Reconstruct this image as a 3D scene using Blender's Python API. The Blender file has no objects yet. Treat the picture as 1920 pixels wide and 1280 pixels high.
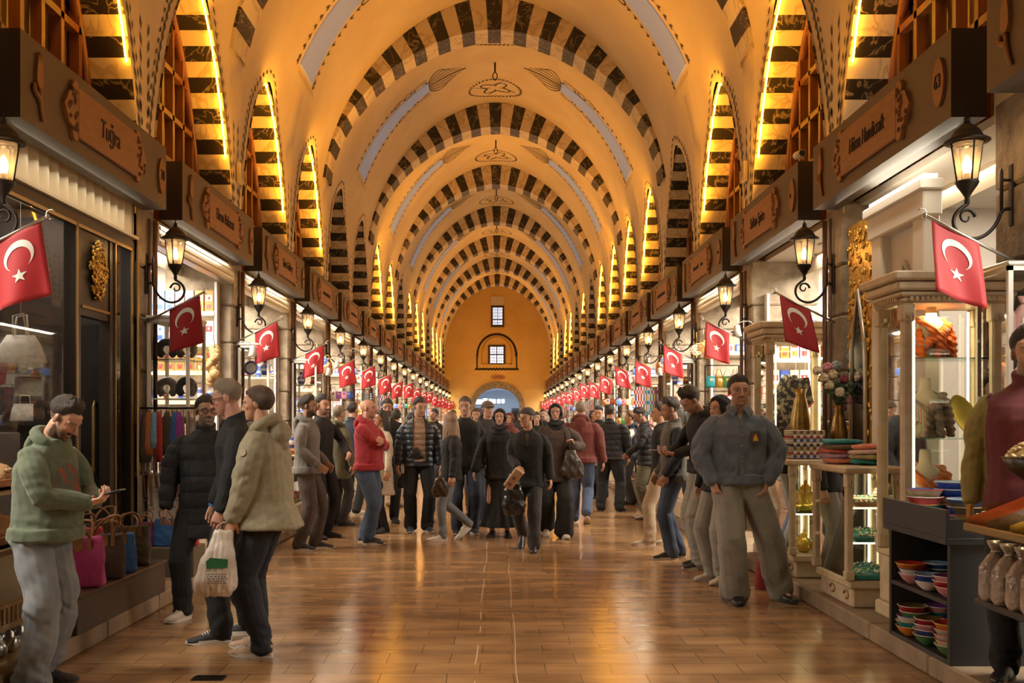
import bpy, bmesh, math, random
import numpy as np
from mathutils import Vector, Matrix, Euler, Quaternion
PI = math.pi
random.seed(7)
SC = bpy.context.scene
COL = SC.collection
CX, CZ, F = 0.08, 1.45, 35.0/36.0*1920   # camera x, camera height, focal length in pixels

def at(px, py, Y):
    "the point that the photograph shows at (px, py), Y metres down the hall"
    return Vector((CX + (px-935)*Y/F, Y, CZ + (790-py)*Y/F))

def tag(o, label=None, cat=None, group=None, kind=None):
    if label: o['label'] = label
    if cat: o['category'] = cat
    if group: o['group'] = group
    if kind: o['kind'] = kind
    return o

def thing(name, label, cat, loc=(0,0,0), rz=0.0, group=None):
    o = bpy.data.objects.new(name, None); COL.objects.link(o)
    o.location = loc; o.rotation_euler = (0,0,rz); o.empty_display_size = .1
    return tag(o, label, cat, group)

def copy_tree(o, loc=None, rz=None, label=None, group=None, parent=None):
    c = o.copy(); COL.objects.link(c)
    if parent: c.parent = parent
    if loc is not None: c.location = loc
    if rz is not None: c.rotation_euler = (0,0,rz)
    if label: c['label'] = label
    if group: c['group'] = group
    for ch in list(o.children): copy_tree(ch, parent=c)
    return c

def chaikin(pts,n=2):
    P=[Vector(p) for p in pts]
    for _ in range(n):
        Q=[P[0]]
        for a,b in zip(P,P[1:]): Q+= [a*.75+b*.25,a*.25+b*.75]
        P=Q+[P[-1]]
    return P
class MB:
    def __init__(s): s.v=[]; s.f=[]; s.m=[]; s.sm=[]
    def add(s, vs, fs, m=0, smooth=False):
        b=len(s.v); s.v.extend([tuple(p) for p in vs])
        for f in fs:
            s.f.append([b+i for i in f]); s.m.append(m); s.sm.append(smooth)
        return s
    def quad(s,a,b,c,d,m=0): return s.add([a,b,c,d],[(0,1,2,3)],m)
    def box(s, lo, hi, m=0, M=None):
        x0,y0,z0=lo; x1,y1,z1=hi
        vs=[Vector(p) for p in ((x0,y0,z0),(x1,y0,z0),(x1,y1,z0),(x0,y1,z0),(x0,y0,z1),(x1,y0,z1),(x1,y1,z1),(x0,y1,z1))]
        if M: vs=[M@p for p in vs]
        return s.add(vs,[(0,3,2,1),(4,5,6,7),(0,1,5,4),(1,2,6,5),(2,3,7,6),(3,0,4,7)],m)
    def bbox(s, lo, hi, r=.01, m=0, M=None):
        "a box with bevelled vertical and horizontal edges"
        x0,y0,z0=lo; x1,y1,z1=hi; r=min(r,(x1-x0)*.45,(y1-y0)*.45,(z1-z0)*.45)
        rings=[]
        for z,i in ((z0,r),(z0+r,0),(z1-r,0),(z1,r)):
            a,b,c,d=x0+i,x1-i,y0+i,y1-i; q=r
            rings.append([(a+q,c,z),(b-q,c,z),(b,c+q,z),(b,d-q,z),(b-q,d,z),(a+q,d,z),(a,d-q,z),(a,c+q,z)])
        vs=[Vector(p) for g in rings for p in g]
        if M: vs=[M@p for p in vs]
        fs=[tuple(range(7,-1,-1)),tuple(range(24,32))]
        for k in range(3):
            for i in range(8):
                j=(i+1)%8; fs.append((k*8+i,k*8+j,k*8+8+j,k*8+8+i))
        return s.add(vs,fs,m)
    def tube(s, pts, r, n=8, m=0, cap=True, closed=False, flat=1.0, up=None):
        "round bar along a polyline; r a number or one per point"
        pts=[Vector(p) for p in pts]; N=len(pts)
        rs=[r]*N if isinstance(r,(int,float)) else list(r)
        tang=[]
        for i in range(N):
            a=pts[(i-1)%N] if (closed or i>0) else pts[i]
            b=pts[(i+1)%N] if (closed or i<N-1) else pts[i]
            t=(b-a); tang.append(t.normalized() if t.length>1e-9 else Vector((0,0,1)))
        ref=Vector(up) if up else (Vector((0,0,1)) if abs(tang[0].z)<.9 else Vector((1,0,0)))
        u=tang[0].cross(ref).normalized()
        vs=[]
        for i in range(N):
            t=tang[i]; u=(u-t*u.dot(t))
            u=u.normalized() if u.length>1e-6 else t.orthogonal().normalized()
            w=t.cross(u)
            for k in range(n):
                a=2*PI*k/n; vs.append(pts[i]+(u*math.cos(a)+w*math.sin(a)*flat)*rs[i])
        fs=[]
        for i in range(N if closed else N-1):
            j=(i+1)%N
            for k in range(n):
                l=(k+1)%n; fs.append((i*n+k,i*n+l,j*n+l,j*n+k))
        if cap and not closed:
            fs.append(tuple(range(n-1,-1,-1))); fs.append(tuple((N-1)*n+k for k in range(n)))
        return s.add(vs,fs,m,True)
    def lathe(s, prof, c=(0,0,0), n=16, m=0, M=None, sx=1.0, sy=1.0, mats=None):
        "prof: list of (r,z) bottom to top"
        c=Vector(c); vs=[]; fs=[]
        for r,z in prof:
            for k in range(n):
                a=2*PI*k/n; vs.append(Vector((r*math.cos(a)*sx,r*math.sin(a)*sy,z)))
        if M: vs=[M@p for p in vs]
        vs=[p+c for p in vs]
        N=len(prof)
        for i in range(N-1):
            for k in range(n):
                l=(k+1)%n; fs.append((i*n+k,i*n+l,(i+1)*n+l,(i+1)*n+k))
        if prof[0][0]>1e-4: fs.append(tuple(range(n-1,-1,-1)))
        if prof[-1][0]>1e-4: fs.append(tuple((N-1)*n+k for k in range(n)))
        b=len(s.f); s.add(vs,fs,m,True)
        if mats:
            for i in range(N-1):
                for k in range(n): s.m[b+i*n+k]=mats[i]
        return s
    def ell(s, c, r, n=10, k=6, m=0, M=None):
        if isinstance(r,(int,float)): r=(r,r,r)
        vs=[];fs=[]
        for i in range(k+1):
            t=-PI/2+PI*i/k
            for j in range(n):
                a=2*PI*j/n
                p=Vector((r[0]*math.cos(t)*math.cos(a),r[1]*math.cos(t)*math.sin(a),r[2]*math.sin(t)))
                if M: p=M@p
                vs.append(p+Vector(c))
        for i in range(k):
            for j in range(n):
                l=(j+1)%n; fs.append((i*n+j,i*n+l,(i+1)*n+l,(i+1)*n+j))
        return s.add(vs,fs,m,True)
    def prism(s, poly, t, m=0, M=None):
        "poly: (x,z) outline counter-clockwise seen from -y, thickness t along +y from 0"
        n=len(poly); vs=[Vector((p[0],0,p[1])) for p in poly]+[Vector((p[0],t,p[1])) for p in poly]
        if M: vs=[M@p for p in vs]
        fs=[tuple(range(n)),tuple(range(2*n-1,n-1,-1))]
        for i in range(n):
            j=(i+1)%n; fs.append((i,n+i,n+j,j))
        return s.add(vs,fs,m)
    def loft(s, rings, m=0, cap=True, smooth=True):
        n=len(rings[0]); vs=[p for r in rings for p in r]; fs=[]
        for i in range(len(rings)-1):
            for k in range(n):
                l=(k+1)%n; fs.append((i*n+k,i*n+l,(i+1)*n+l,(i+1)*n+k))
        if cap:
            fs.append(tuple(range(n-1,-1,-1))); fs.append(tuple((len(rings)-1)*n+k for k in range(n)))
        return s.add(vs,fs,m,smooth)
    def mesh(s, name):
        me=bpy.data.meshes.new(name); me.from_pydata(s.v,[],s.f)
        me.polygons.foreach_set('material_index',s.m); me.polygons.foreach_set('use_smooth',s.sm)
        me.update(); return me
    def build(s, name, mats, parent=None, loc=None, fix=True):
        me=s.mesh(name)
        if fix:
            bm=bmesh.new(); bm.from_mesh(me); bmesh.ops.recalc_face_normals(bm,faces=bm.faces); bm.to_mesh(me); bm.free()
        for mt in (mats if isinstance(mats,(list,tuple)) else [mats]): me.materials.append(mt)
        o=bpy.data.objects.new(name,me); COL.objects.link(o)
        if parent: o.parent=parent
        if loc is not None: o.location=loc
        return o
def inst(name, me, parent=None, loc=None, rz=0):
    o=bpy.data.objects.new(name,me); COL.objects.link(o)
    if parent: o.parent=parent
    if loc is not None: o.location=loc
    o.rotation_euler=(0,0,rz)
    return o
def struct(o): o['kind']='structure'; return o

# ---------------------------------------------------------------- materials
def _n(nt,t,**kw):
    n=nt.nodes.new(t)
    for k,v in kw.items():
        if k in n.inputs: n.inputs[k].default_value=v
        else: setattr(n,k,v)
    return n
def mat(name, col, rough=.5, metal=0.0, col2=None, scale=6.0, detail=4.0, bump=0.0, bscale=40.0, emit=0.0, ecol=None, stretch=None, lo=.35, hi=.65, spec=None, sheen=0.0, coat=0.0, rvar=0.0):
    m=bpy.data.materials.new(name); m.use_nodes=True; nt=m.node_tree
    p=nt.nodes['Principled BSDF']; p.inputs['Roughness'].default_value=rough; p.inputs['Metallic'].default_value=metal
    p.inputs['Base Color'].default_value=(*col,1)
    if spec is not None: p.inputs['Specular IOR Level'].default_value=spec
    if sheen: p.inputs['Sheen Weight'].default_value=sheen
    if coat: p.inputs['Coat Weight'].default_value=coat
    tc=_n(nt,'ShaderNodeTexCoord'); src=tc.outputs['Object']
    if stretch:
        mp=_n(nt,'ShaderNodeMapping'); mp.inputs['Scale'].default_value=stretch; nt.links.new(src,mp.inputs[0]); src=mp.outputs[0]
    if col2:
        nz=_n(nt,'ShaderNodeTexNoise',Scale=scale,Detail=detail); nt.links.new(src,nz.inputs['Vector'])
        r=_n(nt,'ShaderNodeValToRGB'); r.color_ramp.elements[0].position=lo; r.color_ramp.elements[1].position=hi
        r.color_ramp.elements[0].color=(*col,1); r.color_ramp.elements[1].color=(*col2,1)
        nt.links.new(nz.outputs[0],r.inputs[0]); nt.links.new(r.outputs[0],p.inputs['Base Color'])
        if rvar:
            mr=_n(nt,'ShaderNodeMapRange'); mr.inputs[3].default_value=rough-rvar; mr.inputs[4].default_value=rough+rvar
            nt.links.new(nz.outputs[0],mr.inputs[0]); nt.links.new(mr.outputs[0],p.inputs['Roughness'])
    if bump:
        nb=_n(nt,'ShaderNodeTexNoise',Scale=bscale,Detail=3.0); nt.links.new(src,nb.inputs['Vector'])
        b=_n(nt,'ShaderNodeBump',Strength=bump,Distance=.02); nt.links.new(nb.outputs[0],b.inputs['Height']); nt.links.new(b.outputs[0],p.inputs['Normal'])
    if emit:
        p.inputs['Emission Color'].default_value=(*(ecol or col),1); p.inputs['Emission Strength'].default_value=emit
    return m
def glass(name, tint=(1,1,1), refl=.9, base=.04):
    m=bpy.data.materials.new(name); m.use_nodes=True; nt=m.node_tree
    for n in list(nt.nodes):
        if n.type!='OUTPUT_MATERIAL': nt.nodes.remove(n)
    out=[n for n in nt.nodes][0]
    t=_n(nt,'ShaderNodeBsdfTransparent'); t.inputs[0].default_value=(*tint,1)
    g=_n(nt,'ShaderNodeBsdfGlossy',Roughness=.02); g.inputs[0].default_value=(refl,refl,refl,1)
    fr=_n(nt,'ShaderNodeFresnel',IOR=1.45); mr=_n(nt,'ShaderNodeMapRange'); mr.inputs[3].default_value=base-.03
    nt.links.new(fr.outputs[0],mr.inputs[0])
    mx=_n(nt,'ShaderNodeMixShader'); nt.links.new(mr.outputs[0],mx.inputs[0]); nt.links.new(t.outputs[0],mx.inputs[1]); nt.links.new(g.outputs[0],mx.inputs[2])
    nt.links.new(mx.outputs[0],out.inputs[0]); return m
def milky(m,amt):
    "stir a little frosting into a glass material"
    nt=m.node_tree; out=[n for n in nt.nodes if n.type=='OUTPUT_MATERIAL'][0]; prev=out.inputs[0].links[0].from_socket
    t=_n(nt,'ShaderNodeBsdfTranslucent'); t.inputs[0].default_value=(.9,.85,.75,1); d=_n(nt,'ShaderNodeBsdfDiffuse'); d.inputs[0].default_value=(.8,.75,.66,1)
    a=_n(nt,'ShaderNodeMixShader'); a.inputs[0].default_value=.35; nt.links.new(t.outputs[0],a.inputs[1]); nt.links.new(d.outputs[0],a.inputs[2])
    x=_n(nt,'ShaderNodeMixShader'); x.inputs[0].default_value=amt; nt.links.new(prev,x.inputs[1]); nt.links.new(a.outputs[0],x.inputs[2]); nt.links.new(x.outputs[0],out.inputs[0]); return m
def marble(name, base, vein, scale, width):
    m=mat(name,base,.42); nt=m.node_tree; p=nt.nodes['Principled BSDF']; tc=nt.nodes['Texture Coordinate']
    nz=_n(nt,'ShaderNodeTexNoise',Scale=scale,Detail=5.0,Distortion=1.2); nt.links.new(tc.outputs['Object'],nz.inputs['Vector'])
    s=_n(nt,'ShaderNodeMath',operation='SUBTRACT'); s.inputs[1].default_value=.5; nt.links.new(nz.outputs[0],s.inputs[0])
    a=_n(nt,'ShaderNodeMath',operation='ABSOLUTE'); nt.links.new(s.outputs[0],a.inputs[0])
    r=_n(nt,'ShaderNodeValToRGB'); r.color_ramp.elements[0].position=0; r.color_ramp.elements[1].position=width
    r.color_ramp.elements[0].color=(*vein,1); r.color_ramp.elements[1].color=(*base,1)
    nt.links.new(a.outputs[0],r.inputs[0]); nt.links.new(r.outputs[0],p.inputs['Base Color']); return m
_cache={}
def C(col, rough=.5, metal=0.0, emit=0.0, bump=0.0):
    "a plain coloured material with a faint mottling, cached"
    k=(tuple(round(c,3) for c in col),rough,metal,emit,bump)
    if k not in _cache:
        c2=tuple(min(1,c*1.18+.004) for c in col)
        _cache[k]=mat('paint_%d'%len(_cache),col,rough,metal,col2=c2,scale=9,emit=emit,bump=bump)
    return _cache[k]
M={}
M['plaster']=mat('warm_plaster',(.68,.55,.36),.75,col2=(.74,.62,.43),scale=1.3,bump=.12,bscale=9)
M['ornament']=mat('painted_ornament',(.075,.06,.045),.8)
M['dark_marble']=marble('dark_marble',(.016,.012,.010),(.24,.19,.13),3.2,.022)
M['light_marble']=marble('light_marble',(.70,.60,.45),(.50,.38,.24),2.2,.05)
M['lattice']=mat('lattice_wood',(.20,.065,.022),.45,col2=(.11,.035,.012),scale=3,stretch=(3,3,.6))
M['pane']=mat('lunette_glass',(.26,.15,.05),.35,col2=(.18,.10,.03),scale=2.5)
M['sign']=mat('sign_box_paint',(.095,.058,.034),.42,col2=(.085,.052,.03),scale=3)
M['sign_end_and_shade']=mat('sign_end_and_underside_shade',(.030,.017,.010),.5)
M['plaque']=mat('plaque_wood',(.33,.14,.042),.5,col2=(.27,.11,.032),scale=4,stretch=(1,.5,6))
M['carved']=mat('carved_wood',(.24,.085,.024),.55,col2=(.15,.05,.014),scale=30,bump=.5,bscale=60)
M['letter']=mat('burnt_lettering',(.035,.014,.008),.7)
M['stone']=mat('rough_stone',(.30,.24,.165),.85,col2=(.17,.13,.09),scale=7,bump=.8,bscale=14)
M['kerb']=mat('kerb_stone',(.30,.215,.135),.6,col2=(.20,.14,.085),scale=5,bump=.25,bscale=25)
M['iron']=mat('black_iron',(.022,.016,.013),.45,.6)
M['bronze']=mat('bronze_trim',(.36,.25,.11),.35,.7)
M['darkwood']=mat('dark_shopfront',(.030,.020,.013),.4,col2=(.022,.015,.01),scale=3)
M['cream']=mat('cream_paint',(.66,.55,.38),.45,col2=(.60,.50,.34),scale=5)
M['white']=mat('white_paint',(.78,.74,.68),.45)
M['gold']=mat('gold_leaf',(.72,.46,.10),.3,.85,col2=(.50,.29,.05),scale=18,bump=.4,bscale=30)
M['glass']=glass('clear_glass')
M['lampglass']=milky(glass('lantern_glass',(.93,.90,.84),.7,.06),.18)
M['bulb']=mat('warm_bulb',(1,.7,.35),.4,emit=60,ecol=(1,.55,.20))
M['led_o']=mat('orange_led_strip',(1,.6,.1),.4,emit=60,ecol=(1,.40,.022))
M['led_w']=mat('white_led_strip',(1,.95,.85),.4,emit=14,ecol=(1,.88,.68))
M['led_y']=mat('yellow_led_strip',(1,.95,.6),.4,emit=7.0,ecol=(1,.84,.42))
M['red']=mat('flag_red',(.36,.008,.013),.6,sheen=.2)
M['fwhite']=mat('flag_white',(.80,.76,.70),.6)
M['steel']=mat('brushed_steel',(.55,.52,.47),.32,.9)
M['interior']=mat('shop_interior_wall',(.62,.56,.48),.6,col2=(.57,.51,.43),scale=2)
# ---------------------------------------------------------------- the hall
XW, YE = 3.15, 59.5
BAY0, BP, BL = 6.15, 3.15, 2.70          # first sign start, bay pitch, bay opening
KS = list(range(-1,17))
def bay(k): return BAY0+BP*k
def crown(Y): return 8.60+.0145*(Y-18)
PW=1.80
def webpt(Y,a):
    b=crown(Y)+.60-5.6; c,s=math.cos(a),math.sin(a)
    return Vector((XW*math.copysign(abs(c)**(2/PW),c), Y, 5.6+b*abs(s)**(2/PW)))
def webx(Y,z):
    if z<=5.6: return XW
    b=crown(Y)+.60-5.6; q=min(1,(z-5.6)/b)
    return XW*(1-q**PW)**(1/PW)
def webang(Y,z):
    b=crown(Y)+.60-5.6; return math.asin(min(1,(max(0,z-5.6)/b)**(PW/2)))
def lun(t):
    t=min(1,abs(t)); return 4.0+2.15*(1-t**1.7)**.75 if t<1 else 4.0
HL=1.33                                                   # half width of a lunette
ZT=6.55
YS0=-7.0

# floor
fb=MB(); fb.quad((-3.3,YS0,0),(3.3,YS0,0),(3.3,YE+9,0),(-3.3,YE+9,0))
fm=bpy.data.materials.new('hall_paving'); fm.use_nodes=True; nt=fm.node_tree; p=nt.nodes['Principled BSDF']
tc=_n(nt,'ShaderNodeTexCoord'); br=_n(nt,'ShaderNodeTexBrick'); br.offset=.5; br.offset_frequency=2
for k_,v_ in (('Scale',1.0),('Mortar Size',.0022),('Mortar Smooth',.2),('Bias',-.25),('Brick Width',.38),('Row Height',.25)): br.inputs[k_].default_value=v_
br.inputs['Color1'].default_value=(.40,.24,.115,1); br.inputs['Color2'].default_value=(.29,.165,.074,1); br.inputs['Mortar'].default_value=(.045,.024,.012,1)
wob=_n(nt,'ShaderNodeTexNoise',Scale=.8,Detail=2.0); wm=_n(nt,'ShaderNodeVectorMath',operation='SCALE'); wm.inputs['Scale'].default_value=.05
nt.links.new(tc.outputs['Object'],wob.inputs['Vector']); nt.links.new(wob.outputs['Color'],wm.inputs[0])
va=_n(nt,'ShaderNodeVectorMath',operation='ADD'); nt.links.new(tc.outputs['Object'],va.inputs[0]); nt.links.new(wm.outputs[0],va.inputs[1]); nt.links.new(va.outputs[0],br.inputs['Vector'])
st=_n(nt,'ShaderNodeTexNoise',Scale=2.2,Detail=6.0); mp=_n(nt,'ShaderNodeMapping'); mp.inputs['Scale'].default_value=(.6,2.2,1); nt.links.new(tc.outputs['Object'],mp.inputs[0]); nt.links.new(mp.outputs[0],st.inputs['Vector'])
rp=_n(nt,'ShaderNodeValToRGB'); rp.color_ramp.elements[0].position=.3; rp.color_ramp.elements[1].position=.72; rp.color_ramp.elements[0].color=(.55,.50,.46,1); rp.color_ramp.elements[1].color=(1.15,1.1,1.05,1)
nt.links.new(st.outputs[0],rp.inputs[0])
mx=_n(nt,'ShaderNodeMix'); mx.data_type='RGBA'; mx.blend_type='MULTIPLY'; mx.inputs['Factor'].default_value=1
nt.links.new(br.outputs['Color'],mx.inputs['A']); nt.links.new(rp.outputs[0],mx.inputs['B']); # the pale filled joint that runs down the middle
sx_=_n(nt,'ShaderNodeSeparateXYZ'); nt.links.new(va.outputs[0],sx_.inputs[0])
def joint(x0,hw_):
    a=_n(nt,'ShaderNodeMath',operation='ADD'); a.inputs[1].default_value=-x0; nt.links.new(sx_.outputs[0],a.inputs[0])
    b_=_n(nt,'ShaderNodeMath',operation='ABSOLUTE'); nt.links.new(a.outputs[0],b_.inputs[0]); c_=_n(nt,'ShaderNodeMath',operation='LESS_THAN'); c_.inputs[1].default_value=hw_; nt.links.new(b_.outputs[0],c_.inputs[0]); return c_
j1,j2=joint(-.03,.0045),joint(.21,.003); ja=_n(nt,'ShaderNodeMath',operation='MAXIMUM'); nt.links.new(j1.outputs[0],ja.inputs[0]); nt.links.new(j2.outputs[0],ja.inputs[1])
jn=_n(nt,'ShaderNodeTexNoise',Scale=2.5); nt.links.new(tc.outputs['Object'],jn.inputs['Vector']); jg=_n(nt,'ShaderNodeMath',operation='GREATER_THAN'); jg.inputs[1].default_value=.46; nt.links.new(jn.outputs[0],jg.inputs[0])
jm=_n(nt,'ShaderNodeMath',operation='MULTIPLY'); nt.links.new(ja.outputs[0],jm.inputs[0]); nt.links.new(jg.outputs[0],jm.inputs[1])
m3=_n(nt,'ShaderNodeMix'); m3.data_type='RGBA'; m3.inputs['B'].default_value=(.55,.43,.28,1); nt.links.new(jm.outputs[0],m3.inputs['Factor']); nt.links.new(mx.outputs['Result'],m3.inputs['A']); nt.links.new(m3.outputs['Result'],p.inputs['Base Color'])
mr=_n(nt,'ShaderNodeMapRange'); mr.inputs[3].default_value=.10; mr.inputs[4].default_value=.27; nt.links.new(st.outputs[0],mr.inputs[0]); nt.links.new(mr.outputs[0],p.inputs['Roughness'])
bn=_n(nt,'ShaderNodeTexNoise',Scale=3.0,Detail=3.0); nt.links.new(mp.outputs[0],bn.inputs['Vector'])
ad=_n(nt,'ShaderNodeMath',operation='MULTIPLY_ADD'); ad.inputs[1].default_value=-.35; nt.links.new(br.outputs['Fac'],ad.inputs[0]); nt.links.new(bn.outputs[0],ad.inputs[2])
bp_=_n(nt,'ShaderNodeBump',Strength=.20,Distance=.012); nt.links.new(ad.outputs[0],bp_.inputs['Height']); nt.links.new(bp_.outputs[0],p.inputs['Normal'])
floor=struct(fb.build('floor',fm))

# kerbs
for s,nm in ((-1,'left'),(1,'right')):
    b=MB(); y=YS0
    while y<YE:
        L=random.uniform(.7,1.2); y2=min(y+L,YE)
        x0,x1=sorted((s*2.53,s*3.4)); b.bbox((x0,y+.003,0),(x1,y2-.003,.12),.012); y=y2
    struct(b.build('baseboard_'+nm,M['kerb']))

# walls with shop and lunette openings, piers in rough stone below
for s,nm in ((-1,'left'),(1,'right')):
    b=MB(); cols=[]
    edges=[YS0]
    def col(Y,zl): cols.append((Y,zl))
    col(YS0,3.3)
    for k in KS:
        y0=bay(k); c=y0+BL/2
        if k==16: pass
        col(c-HL-.001,3.3)
        for i in range(25):
            t=-math.cos(PI*i/24); col(c+t*HL, lun(t) if abs(t)<1 else 3.95)
        col(c+HL+.001,3.3)
    col(YE,3.3)
    NS=10; vs=[]; fs=[]
    for Y,zl in cols:
        for i in range(NS+1):
            z=zl+(ZT-zl)*(i/NS); vs.append((s*webx(Y,z),Y,z))
    for j in range(len(cols)-1):
        for i in range(NS):
            a=j*(NS+1)+i; fs.append((a,a+NS+1,a+NS+2,a+1))
    b.add(vs,fs,0,True)
    # upper back wall above the shops, behind the lattice windows
    X2=s*3.75
    b.quad((X2,YS0,3.2),(X2,YE,3.2),(X2,YE,6.6),(X2,YS0,6.6))
    wall=struct(b.build('wall_'+nm,[M['plaster']],fix=False))
    # stone piers between the shops
    pb=MB()
    for k in KS:
        y1=bay(k)+BL; y2=bay(k+1) if k<16 else YE
        x0,x1=sorted((s*3.13,s*3.95))
        zs=[.10,.55,.98,1.45,1.9,2.4,2.85,3.4]
        for a,c in zip(zs,zs[1:]):
            j=random.uniform(-.012,.012)
            if s>0 and k==-1 and c<=2.45: x0=3.62
            elif s>0: x0=3.13
            pb.bbox((x0+(j if s>0 else 0),y1+.02,a+.004),(x1+(j if s<0 else 0),y2-.02,c),.02)
    struct(pb.build('wall_%s_pier_stone'%nm,[M['stone']]))
    # shop interiors: partitions, back wall and ceiling
    sb=MB()
    for k in KS:
        y0=bay(k)-.22; y1=bay(k)+BL+.22
        x0,x1=sorted((s*3.3,s*5.7))
        sb.box((x0,y1-.03,.1),(x1,y1+.03,3.45))
    x0,x1=sorted((s*5.7,s*5.76)); sb.box((x0,YS0,.1),(x1,YE,3.45))
    x0,x1=sorted((s*3.3,s*5.76)); sb.box((x0,YS0,3.38),(x1,YE,3.44)); sb.box((x0,YS0,.06),(x1,YE,.118))
    struct(sb.build('wall_%s_shop_rooms'%nm,[M['interior']]))

# vault
NA=36; ys=[YS0+i*(YE-YS0)/60 for i in range(61)]
b=MB(); vs=[];fs=[]
for Y in ys:
    a0=webang(Y,ZT)
    for i in range(NA+1):
        vs.append(webpt(Y,a0+(PI-2*a0)*i/NA))
for j in range(60):
    for i in range(NA):
        a=j*(NA+1)+i; fs.append((a,a+1,a+NA+2,a+NA+1))
b.add(vs,fs,0,True)
ceiling=struct(b.build('ceiling',M['plaster'],fix=False))

# transverse arches, striped
ARCH=[12.2+6.3*i for i in range(-2,8)]
def ringpts(a,bz,z0,p,step,Y):
    N=400; P=[]
    for i in range(N+1):
        t=PI*i/N; c,s_=math.cos(t),math.sin(t)
        P.append((a*math.copysign(abs(c)**(2/p),c), z0+bz*abs(s_)**(2/p)))
    L=[0]
    for q,r in zip(P,P[1:]): L.append(L[-1]+math.hypot(r[0]-q[0],r[1]-q[1]))
    n=int(round(L[-1]/step)); n+= (n%2==0)
    out=[]; j=0
    for i in range(n+1):
        d=L[-1]*i/n
        while j<N-1 and L[j+1]<d: j+=1
        f=(d-L[j])/max(1e-9,L[j+1]-L[j]); q,r=P[j],P[j+1]
        out.append((q[0]+(r[0]-q[0])*f,q[1]+(r[1]-q[1])*f))
    return out
for i,Yc in enumerate(ARCH):
    b=MB(); P=ringpts(3.08,crown(Yc)-5.9,5.9,1.75,.247,Yc); n=len(P)-1
    Q=[]
    for j,(x,z) in enumerate(P):
        a_=P[max(0,j-1)]; c_=P[min(n,j+1)]; tx,tz=c_[0]-a_[0],c_[1]-a_[1]; l=math.hypot(tx,tz)
        Q.append((x+tz/l*.58, z-tx/l*.58))
    y0,y1=Yc-.33,Yc+.33
    for j in range(n):
        m=0 if (j-n//2)%2==0 else 1
        a_,c_=P[j],P[j+1]; A,Cc=Q[j],Q[j+1]
        b.add([(a_[0],y0,a_[1]),(c_[0],y0,c_[1]),(Cc[0],y0,Cc[1]),(A[0],y0,A[1]),(a_[0],y1,a_[1]),(c_[0],y1,c_[1]),(Cc[0],y1,Cc[1]),(A[0],y1,A[1])],
              [(0,1,2,3),(7,6,5,4),(0,4,5,1)],m)
    struct(b.build('trim_%d'%(i+1),[M['dark_marble'],M['light_marble']]))

# lunette windows: striped reveal, lattice, pane
LIT={-1:{0:.5,1:.7,2:1,3:1,6:1,7:.5,9:.4,10:1,11:1,13:1,14:1,15:1},1:{0:.8,1:1,2:1,4:.8,5:.9,6:.9,7:.5,9:.4,11:1,12:1,14:1,15:1}}
wi=0
def lunpts(N,xh=HL):
    return [(-math.cos(PI*i/N)*xh, lun(-math.cos(PI*i/N))) for i in range(N+1)]
def resamp(P,step):
    L=[0]
    for q,r in zip(P,P[1:]): L.append(L[-1]+math.hypot(r[0]-q[0],r[1]-q[1]))
    n=max(3,int(round(L[-1]/step))); n+=(n%2==0); out=[]; j=0
    for i in range(n+1):
        d=L[-1]*i/n
        while j<len(P)-2 and L[j+1]<d: j+=1
        f=(d-L[j])/max(1e-9,L[j+1]-L[j]); q,r=P[j],P[j+1]
        out.append((q[0]+(r[0]-q[0])*f,q[1]+(r[1]-q[1])*f))
    return out
for s in (-1,1):
    for k in KS:
        wi+=1; c=bay(k)+BL/2
        root=bpy.data.objects.new('window_%d'%wi,None); COL.objects.link(root); root.location=(s*XW,c,3.9); struct(root)
        P=resamp(lunpts(240),.0583); n=len(P)-1
        P=[(-HL,3.5)]+P+[(HL,3.5)]
        b=MB()
        for j in range(len(P)-1):
            a_,d_=P[j],P[j+1]; m=((j-1-n//2+300+1)//3+1)%2
            x0,x1=-s*.02,s*.42
            b.quad((x0,a_[0],a_[1]-3.9),(x1,a_[0],a_[1]-3.9),(x1,d_[0],d_[1]-3.9),(x0,d_[0],d_[1]-3.9),m)
        # voussoir faces showing round the opening
        b.build('striped_reveal',[M['dark_marble'],M['light_marble']],root,fix=False)
        # lattice
        lb=MB(); X=s*.36
        xs=[-1.05,-.7,-.35,0,.35,.7,1.05]
        for x in xs:
            zt=lun(x/HL)-3.9; lb.box((min(X,X+s*.09),x-.03,-.3),(max(X,X+s*.09),x+.03,zt+.03))
        for z in (4.3,4.8,5.3,5.8):
            w=HL
            while w>.05 and lun(w/HL)<z: w-=.02
            lb.box((min(X,X+s*.07),-w,z-3.93),(max(X,X+s*.07),w,z-3.87))
        Pr=resamp(lunpts(80),.2)
        lb.tube([(X+s*.03,y,z-3.9) for y,z in Pr],.05,6)
        lb.build('window_lattice',M['lattice'],root)
        gb=MB(); PP=lunpts(24)
        gb.add([(s*.47,y,z-3.9) for y,z in PP]+[(s*.47,HL,-.4),(s*.47,-HL,-.4)],[tuple(range(len(PP)+2))])
        gb.build('window_pane',M['pane'],root)
        if k in LIT[s]:
            pw=LIT[s][k]; lp=[q for q in lunpts(60) if q[1]>(4.55 if pw>.45 else 5.4)]
            eb=MB()
            eb.tube([(s*.012,y*.988,z-3.9-.012) for y,z in lp],.010,5)
            eb.build('led_strip',M['led_o'],root)

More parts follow.
